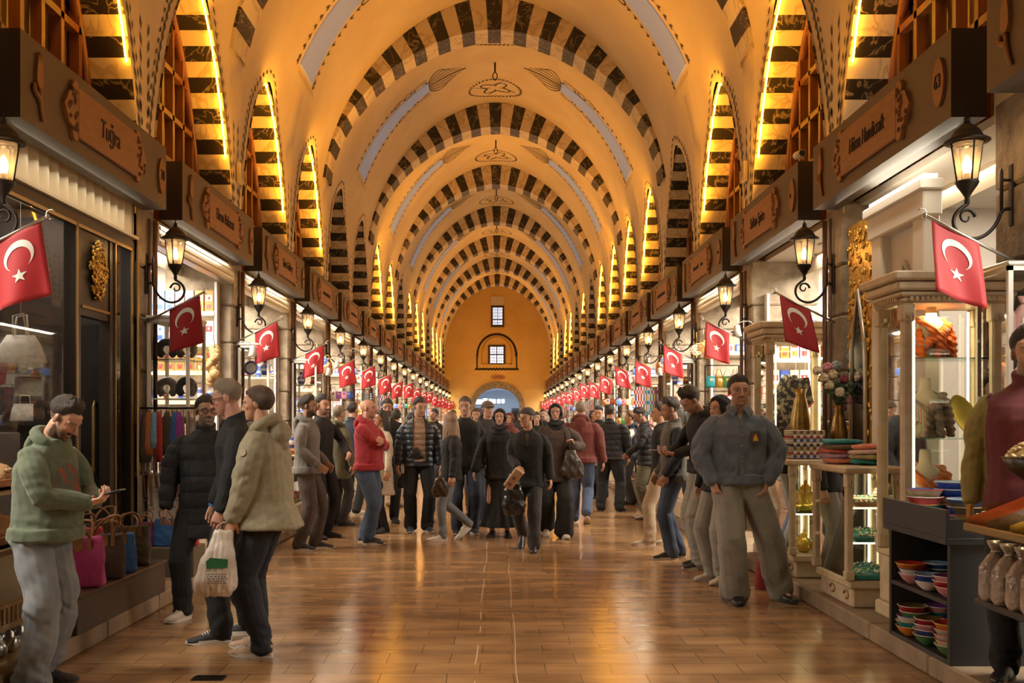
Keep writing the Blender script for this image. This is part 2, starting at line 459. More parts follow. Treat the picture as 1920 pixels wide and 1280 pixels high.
# skylight slots and painted ornament on the vault
orn=MB(); ob_leaf=orn
def leaf(p,t,nrm,L,w):
    t=t.normalized(); b_=nrm.cross(t).normalized(); p=p+nrm*.006
    orn.add([p-t*L*.5,p+b_*w*.5-t*L*.05,p+t*L*.5,p-b_*w*.5-t*L*.05],[(0,1,2,3)])
def ribbon(pts,nrms,w):
    vs=[]; fs=[]
    for i,p in enumerate(pts):
        t=(pts[min(i+1,len(pts)-1)]-pts[max(0,i-1)]).normalized(); b_=nrms[i].cross(t).normalized()
        ww=w*(.45+.55*math.sin(PI*(i+.5)/len(pts)))
        vs+= [p+nrms[i]*.006+b_*ww*.5,p+nrms[i]*.006-b_*ww*.5]
    for i in range(len(pts)-1): fs.append((2*i,2*i+1,2*i+3,2*i+2))
    orn.add(vs,fs)
def webn(Y,a):
    d=webpt(Y,a+.004)-webpt(Y,a-.004); n_=Vector((-d.z,0,d.x)).normalized()
    return n_ if n_.z<0 or abs(n_.z)<.01 and n_.x*math.cos(a)<0 else -n_
def arcpos(Y,s,l,dy):
    "point on the vault: arc length l measured from the slot's lower end upward on side s, offset dy along the hall"
    a=aref; return None
mids=[15.35+6.3*i for i in range(-2,7)]
slot=0
for Ym in mids:
    for s in (-1,1):
        # arc-length table from z=6.75 up
        A=[]; a0=webang(Ym,6.8); acc=0; prev=None
        for i in range(200):
            a=a0+(PI/2-a0)*i/199; pt=webpt(Ym,a)
            if prev is not None: acc+=(pt-prev).length
            A.append((acc,a)); prev=pt
        def ang(l):
            for q,r in zip(A,A[1:]):
                if r[0]>=l: return q[1]+(r[1]-q[1])*(l-q[0])/max(1e-9,r[0]-q[0])
            return A[-1][1]
        def W(l,dy):
            a=ang(l); aa=a if s>0 else PI-a
            return webpt(Ym+dy,aa),webn(Ym+dy,aa)
        slot+=1; hw=.45; N=20; L=2.45
        sb=MB(); top=[];bot=[]
        for i in range(N+1):
            l=L*i/N; w=hw*(1-.42*(i/N))
            for dy in (-w,w):
                p_,n_=W(l,dy); top.append(p_+n_*.02); bot.append(p_-n_*.05)
        fs=[]
        for i in range(N): fs.append((2*i,2*i+1,2*i+3,2*i+2))
        n2=len(top)
        for i in range(N):
            fs.append((2*i,2*i+2,n2+2*i+2,n2+2*i)); fs.append((2*i+1,2*i+3,n2+2*i+3,n2+2*i+1))
        fs.append((0,1,n2+1,n2)); 
        sb.add(top+bot,fs)
        if 'skylight' not in M: M['skylight']=mat('skylight_panel',(.30,.36,.50),.6,emit=.11,ecol=(.62,.74,1.0))
        struct(sb.build('window_skylight_%d'%slot,M['skylight']))
        # leaf chains beside the slot
        for dy in (-.58,.58):
            l=-.1
            while l<1.55:
                p_,n_=W(max(l,0),dy*(1-.2*l/1.8)); q_,_=W(max(l,0)+.1,dy*(1-.2*l/1.8))
                leaf(p_,q_-p_,n_,.13,.06); leaf(p_+Vector((0,.05 if dy>0 else -.05,0)),(q_-p_)+Vector((0,.10,0)),n_,.11,.04); l+=.17
        for i in range(9):
            p_,n_=W(0,-.52+.13*i); leaf(p_-Vector((0,0,.14)),Vector((0,.02,1)),n_,.16,.035)
        # scrolled palmette above the slot
        for sg in (-1,1):
            for (l0,r0,rot) in ((1.62,.12,0),(1.95,.15,.6),(2.30,.20,1.0)):
                pts=[];nn=[]
                for i in range(22):
                    th=rot+i*.33; r=r0*(1-i/30)
                    p_,n_=W(l0+r*math.cos(th)*1.3,sg*(.47-.10*(l0-1.6)*2+r*math.sin(th)*.9)); pts.append(p_); nn.append(n_)
                ribbon(pts,nn,.042)
            for j in range(5):
                pts=[];nn=[]
                for i in range(8):
                    f=i/7; p_,n_=W(2.42+f*(.95-.12*j),sg*(.02+.03*j+.115*j*math.sin(f*2.4))); pts.append(p_); nn.append(n_)
                ribbon(pts,nn,.036)
    # rosettes on the crown and the hook
    for dY in (-1.7,1.7):
        Yr=Ym+dY
        def Wc(x,y):
            b_=crown(y)+.6-5.6; z=5.6+b_*(1-(abs(x)/XW)**PW)**(1/PW); return Vector((x,y,z)),Vector((x*.1,0,-1)).normalized()
        for i in range(40):
            th=2*PI*i/40
            p_,n_=Wc(.62*math.cos(th),Yr+.62*math.sin(th)); leaf(p_,Vector((-math.sin(th)+.9*math.cos(th),math.cos(th)+.9*math.sin(th),0)),n_,.15,.07)
        for q in range(4):
            pts=[];nn=[]
            for i in range(14):
                th=q*PI/2+.25+i*.085*1.3; r=.30+.10*math.sin(i/13*PI*2)
                p_,n_=Wc(r*math.cos(th),Yr+r*math.sin(th)); pts.append(p_); nn.append(n_)
            ribbon(pts,nn,.05)
            pts=[];nn=[]
            for i in range(8):
                r=.1+.4*i/7; th=q*PI/2+.05*i
                p_,n_=Wc(r*math.cos(th),Yr+r*math.sin(th)); pts.append(p_); nn.append(n_)
            ribbon(pts,nn,.035)
# chains round the lunettes and down the piers
for s in (-1,1):
    for k in KS:
        c=bay(k)+BL/2; nrm=Vector((-s,0,0))
        P=resamp([(t*1.0,z) for t,z in lunpts(120,HL)],.13)
        for j,(y,z) in enumerate(P[1:-1]):
            a_=P[j]; d_=P[j+2]; t=Vector((0,d_[0]-a_[0],d_[1]-a_[1])); nn=Vector((0,-t.z,t.y)).normalized()
            zz=z+nn.z*.13; p_=Vector((s*(webx(c+y,zz)),c+y+nn.y*.13,zz))
            if abs(p_.y-c)<1.56: 
                leaf(p_,t+nn*.05,nrm,.15,.06); leaf(p_+nn*.07,t-nn*.06,nrm,.10,.04)
        yp=bay(k)+BL+.22
        z=4.3
        while z<5.2:
            for dy in (-.1,.1): leaf(Vector((s*XW,yp+dy,z)),Vector((0,.3 if dy>0 else -.3,1)),nrm,.14,.05)
            z+=.15
for s in (-1,1): pass
oo=orn.build('painted_ornament',M['ornament'],ceiling,fix=False)
for Ym in mids:
    hb=MB(); z=crown(Ym)+.6
    hb.tube([(0,0,0),(0,0,-.22)],.022,6); hb.tube([(.05*math.sin(t*2*PI/10),0,-.30-.085*math.cos(t*2*PI/10)) for t in range(10)],.012,5,closed=True)
    i=mids.index(Ym)
    h=hb.build('ceiling_hook',M['iron'],loc=(0,Ym,z))
    tag(h,'black iron chandelier hook under the vault crown, number %s from the entrance end'%['one','two','three','four','five','six','seven','eight','nine'][i],'hook','hooks along the vault crown')

# end wall with two windows, painted border, plaque and gate
GW=1.32; GZ=3.45
eb=MB()
pts=[]
N=28
arc=[(-GW*math.cos(PI*i/N), 2.35+(GZ-2.35)*math.sin(PI*i/N)) for i in range(N+1)]
out=[webpt(YE,PI-PI*i/N) for i in range(N+1)]
# band between gate arch and vault profile
vs=[(x,YE,z) for x,z in arc]+[(p_.x,YE,p_.z) for p_ in out]
fs=[(i,i+1,N+1+i+1,N+1+i) for i in range(N)]
vs+=[(-GW,YE,0),(-XW,YE,0),(GW,YE,0),(XW,YE,0)]
q=2*(N+1); fs+=[(q,0,N+1,q+1),(N,q+2,q+3,2*N+1)]
eb.add(vs,fs)
endmat=mat('ochre_plaster',(.60,.36,.10),.8,col2=(.66,.42,.14),scale=1.0)
ew=struct(eb.build('wall_far',endmat,fix=False))
ab=MB()
for i in range(N):
    a_,c_=arc[i],arc[i+1]
    o_=[(x*1.24,2.35+(z-2.35)*1.36) for x,z in (a_,c_)]
    ab.add([(a_[0],YE-.1,a_[1]),(c_[0],YE-.1,c_[1]),(o_[1][0],YE-.1,o_[1][1]),(o_[0][0],YE-.1,o_[0][1]),(a_[0],YE+.7,a_[1]),(c_[0],YE+.7,c_[1]),(o_[1][0],YE,o_[1][1]),(o_[0][0],YE,o_[0][1])],[(0,1,2,3),(0,4,5,1),(3,2,6,7)])
for s in (-1,1):
    x0,x1=sorted((s*GW,s*GW*1.24)); ab.box((x0,YE-.1,0),(x1,YE+.7,2.35))
struct(ab.build('door_1',M['stone']))
def endwin(n,px0,px1,py0,py1,recess,nm):
    a_=at(px0,py1,YE); c_=at(px1,py0,YE); root=bpy.data.objects.new(nm,None); COL.objects.link(root); root.location=((a_.x+c_.x)/2,YE-.02,a_.z); struct(root)
    w=(c_.x-a_.x)/2; h=c_.z-a_.z; f=MB()
    f.box((-w-.07,-.05,-.07),(w+.07,.0,h+.07)); f.build('window_frame',M['darkwood'],root)
    g=MB()
    for i in range(2):
        for (z0,z1) in ((.06*h,.30*h),(.36*h,.95*h)) if n==1 else ((.04*h,.50*h),(.56*h,.96*h)):
            x0=-w*.88+i*w*.94; g.box((x0,-.075,z0),(x0+w*.82,-.052,z1))
    g.build('window_pane',M['daypane'],root)
    mb=MB()
    for i in range(2):
        x0=-w*.88+i*w*.94
        for q in (1,2): mb.box((x0+w*.82*q/3-.008,-.085,0.04*h),(x0+w*.82*q/3+.008,-.076,.95*h))
    for q in range(1,6): mb.box((-w*.88,-.085,h*q/6-.008),(w*.9,-.076,h*q/6+.008))
    mb.build('glazing_bars',M['iron'],root)
M['daypane']=mat('daylight_pane',(.8,.87,1),.4,emit=1.1,ecol=(.60,.76,1))
endwin(1,923,943,575,611,.1,'window_far_upper'); endwin(2,917.5,945.5,649,682,.1,'window_far_lower')
# niche hood over the upper window and arched niche of the lower one
nb=MB()
c0=at(931.5,683,YE); r=.88
prev=None; ro=[]
for i in range(17):
    t=PI*i/16; ro.append((c0.x-r*math.cos(t),c0.z+.55+1.25*math.sin(t)*.85))
poly=[(c0.x-r,c0.z)]+ro+[(c0.x+r,c0.z)]
for a_,c_ in zip(poly,poly[1:]):
    nb.quad((a_[0],YE-.12,a_[1]),(c_[0],YE-.12,c_[1]),(c_[0],YE-.002,c_[1]),(a_[0],YE-.002,a_[1]))
    nb.quad((a_[0],YE-.12,a_[1]),(c_[0],YE-.12,c_[1]),(c0.x+(c_[0]-c0.x)*1.06,YE-.002,c0.z+(c_[1]-c0.z)*1.05),(c0.x+(a_[0]-c0.x)*1.06,YE-.002,c0.z+(a_[1]-c0.z)*1.05))
nb.box((c0.x-r,YE-.14,c0.z-.06),(c0.x+r,YE,c0.z))
nb.build('niche_moulding',endmat,ew)
u0=at(922,573,YE); u1=at(944,573,YE); ub=MB(); 
ub.box((u0.x-.05,YE-.04,u0.z),(u1.x+.05,YE-.002,u0.z+.55)); ub.build('niche_shade',M['interior'],ew)
ob=MB(); orn=ob
def eleaf(x,z,tx,tz,L,w):
    L*=1.5; w*=1.8; leaf(Vector((x,YE-.01,z)),Vector((tx,0,tz)),Vector((0,-1,0)),L,w)
for i in range(34):
    t=PI*i/33; x=c0.x-1.16*math.cos(t); z=c0.z+.55+1.25*math.sin(t)
    eleaf(x,z,math.sin(t)+.6*math.cos(t),math.cos(t)-.6*math.sin(t)*0+.5,.16,.07); eleaf(x*1.0,z+.03,math.cos(t),-math.sin(t),.12,.05)
for i in range(26):
    x=c0.x-1.25+2.5*i/25; eleaf(x,c0.z-.28,.6,(-1)**i,.16,.07); eleaf(x,c0.z-.28,1,0,.1,.04)
for s in (-1,1):
    for i in range(7): eleaf(c0.x+s*1.18,c0.z-.15+i*.12,.5*(-1)**i,1,.15,.07)
ob.build('painted_border',M['ornament'],ew,fix=False)
pl=MB(); pc=at(934,707,YE)
pl.prism([(.42*math.copysign(abs(math.cos(t))**.6,math.cos(t)),.14*math.copysign(abs(math.sin(t))**.7,math.sin(t))) for t in [2*PI*i/28 for i in range(28)]],.05)
o=pl.build('wall_plaque',C((.33,.13,.05),.5),loc=(pc.x,YE-.06,pc.z)); tag(o,'small rounded reddish plaque on the far wall above the gate','plaque')
lb=MB()
for i in range(9): lb.box((-.28+i*.065,-.012,-.04),(-.28+i*.065+.028,-.001,.04+.02*(i%2)))
lb.build('plaque_letters',M['letter'],o)
# space beyond the gate
bb=MB(); bb.box((-3.2,YE+8,-.0),(3.2,YE+8.1,4.6)); bb.box((-3.3,YE+.75,0),(-3.2,YE+8,4.6)); bb.box((3.2,YE+.75,0),(3.3,YE+8,4.6)); bb.box((-3.3,YE+.75,4.5),(3.3,YE+8,4.6)); bb.quad((-3.3,YE+.72,2.6),(-GW*1.2,YE+.72,2.6),(-GW*1.2,YE+.72,4.6),(-3.3,YE+.72,4.6))
struct(bb.build('wall_beyond_gate',mat('blue_grey_room',(.30,.34,.40),.6)))
bb=MB()
for i in range(7):
    for s in (-1,1):
        x0,x1=sorted((s*(.9+.1*(i%2)),s*3.1)); y=YE+1.6+.9*i; bb.box((x0,y,0),(x1,y+.7,2.05+.12*(i%3))); bb.box((x0,y-.02,.9),(x1,y,1.05),1)
struct(bb.build('wall_beyond_gate_stalls',[C((.035,.04,.055),.5),C((.35,.38,.42),.5)]))
bb=MB()
for i in range(9):
    t0,t1=PI*i/9,PI*(i+1)/9
    bb.quad((-2.4*math.cos(t0),YE+5.5,2.9+1.25*math.sin(t0)),(-2.4*math.cos(t1),YE+5.5,2.9+1.25*math.sin(t1)),(-2.0*math.cos(t1),YE+7.5,2.75+1.1*math.sin(t1)),(-2.0*math.cos(t0),YE+7.5,2.75+1.1*math.sin(t0)))
struct(bb.build('ceiling_beyond_gate',C((.75,.78,.82),.6)))
lbm=mat('lightbox_face',(.9,.95,1),.4,emit=2.2,ecol=(.80,.90,1))
for i,(px,w,h) in enumerate(((899,14,9),(910,8,11),(919,5,9),(926,7,8),(935,6,8),(943,6,8))):
    c_=at(px,752+(0 if i else 1),YE+4.5+.3*i); k_=(YE+4.5+.3*i)/F
    o=thing('hanging_lightbox','white lit box sign number %s from the left beyond the gate'%['one','two','three','four','five','six'][i],'light box',(c_.x,YE+4.5+.3*i,c_.z),0,'light boxes beyond the gate')
    q=MB(); q.box((-w*k_/2-.02,0,-h*k_/2-.03),(w*k_/2+.02,.15,h*k_/2+.03)); q.build('casing',M['iron'],o)
    q=MB(); q.box((-w*k_/2,-.01,-h*k_/2),(w*k_/2,-.001,h*k_/2)); q.build('lit_face',lbm,o)
# ---------------------------------------------------------------- signs, lanterns, flags
ORD=['nearest','second','third','fourth','fifth','sixth','seventh','eighth','ninth','tenth','eleventh','twelfth','thirteenth','fourteenth','fifteenth','sixteenth','seventeenth','eighteenth','nineteenth']
SIDE={-1:'left',1:'right'}
def text(name,body,size,mt,parent,loc,sx=1.0,ext=.004,shear=0.0):
    cu=bpy.data.curves.new(name,'FONT'); cu.body=body; cu.size=size; cu.align_x='CENTER'; cu.align_y='CENTER'; cu.extrude=ext; cu.shear=shear; cu.resolution_u=3
    o=bpy.data.objects.new(name,cu); COL.objects.link(o); bpy.context.view_layer.update(); me=bpy.data.meshes.new_from_object(o.evaluated_get(bpy.context.evaluated_depsgraph_get())); bpy.data.objects.remove(o); me.materials.clear(); me.materials.append(mt); o=bpy.data.objects.new(name,me); COL.objects.link(o); o.parent=parent; o.location=loc; o.rotation_euler=(PI/2,0,0); o.scale=(sx,1,1); return o
def lobed(cx,w,h,s):
    "carved end piece outline, s = -1 left end, 1 right end"
    pts=[]
    prof=[(0,-.5),(.25,-.52),(.42,-.40),(.40,-.30),(.66,-.27),(.80,-.14),(1.0,0)]
    prof=prof+[(x,-z) for x,z in prof[-2::-1]]
    pts=[(cx+s*x*w,z*h) for x,z in prof]
    return pts if s>0 else pts[::-1]
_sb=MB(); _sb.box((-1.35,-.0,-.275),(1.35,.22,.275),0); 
SIGN_BOX=_sb.mesh('sign_box'); SIGN_BOX.materials.append(M['sign']); SIGN_BOX.materials.append(M['sign_end_and_shade'])
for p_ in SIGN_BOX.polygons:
    if abs(p_.normal.x)>.5 or p_.normal.z<-.5: p_.material_index=1  # dark end faces; the underside is coloured darker to stand in for shade
_pb=MB(); _pb.bbox((-.56,-.03,-.175),(.56,.0,.175),.006); PLAQ=_pb.mesh('plaque'); PLAQ.materials.append(M['plaque'])
def endpiece(s):
    b=MB(); o=lobed(s*.56,.22,.40,s); b.prism(o,-.026,0)
    for i in range(17):
        a=random.uniform(.06,.78); z=(i-8)*.019*(1-.35*a)
        b.tube([(s*(.56+.22*a+.015*math.cos(t*PI/4)),-.029,z+.015*math.sin(t*PI/4)) for t in range(8)],.0045,4,1,closed=True)
    me=b.mesh('carved_end'); me.materials.append(M['plaque']); me.materials.append(M['carved']); return me
ENDL,ENDR=endpiece(-1),endpiece(1)
def tulip():
    b=MB()
    b.prism([(-.045,.02),(-.04,.10),(-.018,.20),(-.008,.14),(0,.21),(.010,.14),(.02,.20),(.042,.10),(.045,.02),(.02,-.02),(-.02,-.02)],-.02)
    b.tube([(0,-.012,-.02),(.01,-.012,-.09),(.03,-.012,-.16),(.06,-.012,-.215)],.014,6)
    b.tube([(-.075,-.012,-.03),(-.055,-.012,-.065),(-.01,-.012,-.08),(.012,-.012,-.10)],.017,6)
    b.ell((-.07,-.012,-.035),(.022,.012,.03),8,5)
    me=b.mesh('tulip_emblem'); me.materials.append(M['plaque']); return me
TUL=tulip()
_b=MB(); _b.prism([(.085*math.cos(t)*(1-.12*abs(math.sin(t))),.155*math.copysign(abs(math.sin(t))**1.15,math.sin(t))) for t in [2*PI*i/24 for i in range(24)]],-.018); BADGE=_b.mesh('number_badge'); BADGE.materials.append(M['plaque'])
def squiggle(n,w,h,seed):
    r=random.Random(seed); b=MB(); x=-w/2
    while x<w/2:
        if r.random()<.15: x+=.05; continue
        hh=h*r.uniform(.45,1); st=r.uniform(.022,.034)
        b.tube([(x,-.003,-h*.25),(x+.006,-.003,hh*.5-h*.2),(x+st*.7,-.003,hh*.35-h*.2),(x+st*.8,-.003,-h*.25)],.0055,4); x+=st+.008
    return b
NAMES={(-1,0):'Tu\u011fra',(-1,1):'Ebem Baharat',(-1,2):'Edes Gallery',(1,0):'H\u00fcma Handicraft',(1,1):'Sultan Spice'}
NUM={(-1,0):'70',(1,0):'63'}
for s in (-1,1):
    for k in KS:
        nm=NAMES.get((s,k)); idx=k+1
        lab=('brown shop sign reading %s in dark letters, above the %s side shops'%(nm,SIDE[s])) if nm else 'brown shop sign with carved wooden plaque, %s of the row on the %s wall'%(ORD[idx],SIDE[s])
        t=thing('shop_sign',lab,'sign',(s*2.875,bay(k)+BL/2,3.605),PI/2 if s<0 else -PI/2,'shop signs along the %s wall'%SIDE[s])
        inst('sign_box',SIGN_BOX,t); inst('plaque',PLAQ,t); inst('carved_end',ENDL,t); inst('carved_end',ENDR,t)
        inst('tulip_emblem',TUL,t,(-1.12,0,.0)); bd=inst('number_badge',BADGE,t,(1.20,0,-.01))
        if nm: text('lettering',nm,.19 if len(nm)<8 else .165,M['letter'],t,(0,-.032,0),.78 if len(nm)<8 else (.74 if len(nm)<13 else .62),.004,.12)
        else: squiggle(8,.62+.2*((idx*7)%3)/2,.11,idx*3+s).build('lettering',M['letter'],t,(0,-.031,0))
        if (s,k) in NUM: text('number',NUM[(s,k)],.13,M['letter'],bd,(0,-.02,0),.75)
        elif k<8: squiggle(2,.06,.08,idx).build('number',M['letter'],bd,(0,-.018,0))
def make_lantern():
    t=thing('wall_lantern','lantern','lantern')
    b=MB(); n=8
    b.lathe([(.128,.238),(.132,.246),(.095,.268),(.078,.300),(.062,.318),(.056,.322),(.040,.338),(.022,.348),(.016,.372),(.020,.380),(.006,.392),(.004,.425),(0,.43)],n=16); b.build('roof',M['iron'],t)
    b=MB(); b.lathe([(.058,.002),(.072,.10),(.088,.20),(.090,.238)],n=n); b.build('glass_panes',M['lampglass'],t)
    b=MB()
    for i in range(n//2):
        a=2*PI*(i+.0)/(n//2); c_,s_=math.cos(a),math.sin(a)
        b.tube([(r*c_,r*s_,z) for r,z in ((.060,0),(.074,.10),(.090,.20),(.092,.24))],.0055,5)
    b.tube([(.092*math.cos(2*PI*i/16),.092*math.sin(2*PI*i/16),.236) for i in range(16)],.008,5,closed=True)
    b.build('glass_frame',M['iron'],t)
    b=MB(); b.lathe([(.010,-.135),(.016,-.12),(.013,-.09),(.030,-.06),(.058,-.02),(.068,.0),(.066,.008),(.0,.008)],n=16); b.build('base_cup',M['iron'],t)
    b=MB(); b.lathe([(0,.01),(.016,.012),(.016,.05),(.018,.055),(.026,.085),(.024,.115),(.012,.15),(.0,.165)],n=10,mats=[0,0,0,1,1,1,1]); b.build('bulb',[M['cream'],M['bulb']],t)
    b=MB()
    sp=[(0,0,-.13),(0,-.035,-.15),(0,-.075,-.19),(0,-.085,-.245),(0,-.055,-.305),(0,.01,-.338),(0,.08,-.330),(0,.145,-.285),(0,.185,-.225),(0,.205,-.165),(0,.235,-.155),(0,.262,-.155)]
    b.tube(chaikin(sp,2),.0115,7)
    b.tube([(0,-.005+.052*math.cos(th)*(1-th/9),-.205+.052*math.sin(th)*(1-th/9)) for th in [i*.45 for i in range(16)]],[.011*(1-i/30) for i in range(16)],6)
    b.tube([(0,.205,-.18),(0,.205,.06),(0,.205,.085)],[.011,.011,.003],7)
    b.tube([(0,.20,.015),(0,.262,.015)],.009,6)
    b.build('scroll_bracket',M['iron'],t)
    b=MB(); b.bbox((-.022,.255,-.26),(.022,.275,.11),.006); b.build('wall_plate',M['iron'],t)
    return t
LANT=make_lantern()
for o in LANT.children:
    if o.name.startswith('roof'): pass
FPT=None
def make_flag(seed):
    r=random.Random(seed); t=thing('flag','flag','flag')
    b=MB(); p0=Vector((0,.0,0)); p1=Vector((0,-.56,.27)); b.tube([p0,p1],.010,7); b.ell(p1,(.016,.016,.016),8,5)
    b.tube([p1+Vector((0,-.02+.028*math.cos(a),.012+.028*math.sin(a))) for a in [i*.55-2 for i in range(9)]],.0045,5); b.build('pole',M['steel'],t)
    d=(p1-p0); L0,L1=.42,.93; W=L1-L0; H=.41; nx,nz=10,14; ph=r.uniform(0,6); amp=r.uniform(.012,.026)
    skew=r.uniform(-.04,.10)
    def cl(u,v,o=0):
        e=p0+d*(L0+W*u); f=v**1.1
        x=amp*math.sin(u*5.5+ph+v*1.6)*(.25+f)+.05*math.sin(ph)*f
        yy=e.y+skew*f*(1-.3*u)-.03*f*(u-.5); z=lerp(e.z,e.z*.62+p0.z*.38+.07,f*.7)-H*v
        return Vector((x+o,yy,z))
    b=MB(); vs=[];fs=[]
    for j in range(nz+1):
        for i in range(nx+1): vs.append(cl(i/nx,j/nz))
    for j in range(nz):
        for i in range(nx): q=j*(nx+1)+i; fs.append((q,q+1,q+nx+2,q+nx+1))
    b.add(vs,fs,0,True); cb=b.build('cloth',M['red'],t,fix=False)
    md=cb.modifiers.new('thick','SOLIDIFY'); md.thickness=.0025; md.offset=0
    # crescent nearer the pole, star towards the free edge
    def emb(o):
        b=MB(); n=26; R,rr=.215,.172
        out=[(math.cos(2*PI*i/n),math.sin(2*PI*i/n)) for i in range(n)]
        O=[];I=[]
        for i in range(n+1):
            a=PI/2+.50+(2*PI-1.0)*i/n
            O.append((R*math.cos(a),R*math.sin(a)))
        # matching inner arc
        cx=.075*1.0
        a0=math.atan2(O[0][1],O[0][0]-0)
        for i in range(n+1):
            a=PI/2+.78+(2*PI-1.56)*i/n
            I.append((rr*math.cos(a),rr*math.sin(a)+.054))
        def P(x,y): # x across the flag, y along toward the free end
            return cl(.5+x*1.42, .345+y*.95, o)
        vs=[P(x,y) for x,y in O]+[P(x,y) for x,y in I]; m=n+1
        b.add(vs,[(i,i+1,m+i+1,m+i) for i in range(n)],0)
        st=[]
        for i in range(10):
            a=-PI/2+PI*i/5; q=.105 if i%2==0 else .042
            st.append(P(q*math.cos(a),.30+q*math.sin(a)))
        st.append(P(0,.30)); b.add(st,[(i,(i+1)%10,10) for i in range(10)],0)
        return b
    e=emb(.005); e2=emb(-.005); e.add(e2.v,e2.f,0); e.build('crescent_and_star',M['fwhite'],t,fix=False)
    return t
def lerp(a,b,t): return a+(b-a)*t
FL=[make_flag(i*5+3) for i in range(4)]
cnt=0
for s in (-1,1):
    rz=PI/2 if s<0 else -PI/2
    for k in range(-1,17):
        y=bay(k)+BL+.22
        idx=k+1
        lab='black iron wall lantern, %s along the %s wall'%(ORD[idx],SIDE[s])
        loc=(s*2.865,y,2.87)
        copy_tree(LANT,loc,rz,lab,'wall lanterns on the %s piers'%SIDE[s])
        f=FL[(k*3+(s+1))%4]
        flab='red flag with white crescent and star, %s along the %s wall'%(ORD[idx],SIDE[s])
        copy_tree(f,(s*3.12,y-.08,2.38+.04*((k*5)%3-1)),rz+random.uniform(-.12,.12),flab,'flags hanging from the %s piers'%SIDE[s])
def kill(o):
    for c in list(o.children): kill(c)
    bpy.data.objects.remove(o,do_unlink=True)
kill(LANT)
for f in FL: kill(f)
# ---------------------------------------------------------------- people
def V(*a): return Vector(a)
def ik(S,W,a,b,pole):
    S,W=Vector(S),Vector(W); d=W-S; L=d.length
    if L>(a+b)*.995: W=S+d*((a+b)*.995/L); d=W-S; L=d.length
    x=(a*a-b*b+L*L)/(2*L); y=math.sqrt(max(0,a*a-x*x)); u=d/L
    p=Vector(pole); p=p-u*p.dot(u); p=p.normalized() if p.length>1e-6 else u.orthogonal().normalized()
    return S+u*x+p*y, W
def seg(a,b,n): return [Vector(a).lerp(Vector(b),i/n) for i in range(n+1)]
def limb(mb,pts,rads,per=5,n=12,flat=1.0):
    "smooth tapered limb with rounded ends"
    P=[];R=[]
    for i in range(len(pts)-1):
        for k in range(per):
            t=k/per; P.append(Vector(pts[i]).lerp(Vector(pts[i+1]),t)); e=t*t*(3-2*t); R.append(rads[i]*(1-e)+rads[i+1]*e)
    P.append(Vector(pts[-1])); R.append(rads[-1])
    # soften the bend
    Q=[P[0]]+[(P[i-1]+P[i]*2+P[i+1])/4 for i in range(1,len(P)-1)]+[P[-1]]
    d0=(Q[0]-Q[1]).normalized(); d1=(Q[-1]-Q[-2]).normalized()
    Q=[Q[0]+d0*R[0]*.7,Q[0]+d0*R[0]*.4]+Q+[Q[-1]+d1*R[-1]*.4,Q[-1]+d1*R[-1]*.7]
    R=[R[0]*.45,R[0]*.85]+R+[R[-1]*.85,R[-1]*.45]
    mb.tube(Q,R,n,flat=flat)
def ering(c,rx,ry,n=20,ax=None,e=2.3):
    o=[]
    for i in range(n):
        a=2*PI*i/n; ca,sa=math.cos(a),math.sin(a)
        o.append(Vector(c)+Vector((rx*math.copysign(abs(ca)**(2/e),ca),ry*math.copysign(abs(sa)**(2/e),sa),0)))
    return o
DG=None
def remesh(mb,vox,smooth=2):
    me=mb.mesh('tmp'); o=bpy.data.objects.new('tmp',me); COL.objects.link(o)
    m=o.modifiers.new('r','REMESH'); m.mode='VOXEL'; m.voxel_size=vox; m.use_smooth_shade=True
    if smooth:
        q=o.modifiers.new('s','SMOOTH'); q.iterations=smooth; q.factor=.5
    dg=bpy.context.evaluated_depsgraph_get(); r=bpy.data.meshes.new_from_object(o.evaluated_get(dg))
    bpy.data.objects.remove(o); bpy.data.meshes.remove(me); return r
def coords(me):
    a=np.empty(len(me.vertices)*3,np.float32); me.vertices.foreach_get('co',a); return a.reshape(-1,3)
def normals(me):
    a=np.empty(len(me.vertices)*3,np.float32); me.vertices.foreach_get('normal',a); return a.reshape(-1,3)
def setco(me,a): me.vertices.foreach_set('co',a.astype(np.float32).ravel()); me.update()
def npn(P,seed,fx,fy,fz,oct=3):
    "cheap smooth noise: warped sums of sines"
    r=np.random.RandomState(seed); v=np.zeros(len(P)); amp=1; 
    Q=P*np.array([fx,fy,fz])
    for o in range(oct):
        for q in range(3):
            k=r.normal(size=3); k/=np.linalg.norm(k)
            w=np.sin(Q@r.normal(size=3)*.7+r.uniform(0,6))
            v+=amp*np.sin(2*PI*(Q@k)+r.uniform(0,6)+1.2*w)
        amp*=.55; Q=Q*1.9
    return v/3
def attrcol(me,cols,name='Col'):
    at_=me.color_attributes.new(name,'FLOAT_COLOR','POINT'); a=np.ones((len(me.vertices),4),np.float32); a[:,:3]=cols; at_.data.foreach_set('color',a.ravel())
def skinmat():
    m=bpy.data.materials.new('skin'); m.use_nodes=True; nt=m.node_tree; p=nt.nodes['Principled BSDF']
    a=_n(nt,'ShaderNodeAttribute'); a.attribute_name='Col'; nt.links.new(a.outputs['Color'],p.inputs['Base Color'])
    p.inputs['Roughness'].default_value=.48; p.inputs['Subsurface Weight'].default_value=.0; return m
M['skin']=skinmat()
def cloth(name,col,rough=.85,bump=.10,bscale=420,col2=None,scale=30,sheen=None,**kw):
    sheen=(.15 if max(col)>.06 else 0.0) if sheen is None else sheen
    return mat(name,col,rough,col2=col2 or tuple(c*1.25+.002 for c in col),scale=scale,bump=bump,bscale=bscale,sheen=sheen,**kw)
FAB={}
def fab(key,*a,**k):
    if key not in FAB: FAB[key]=cloth(key,*a,**k)
    return FAB[key]
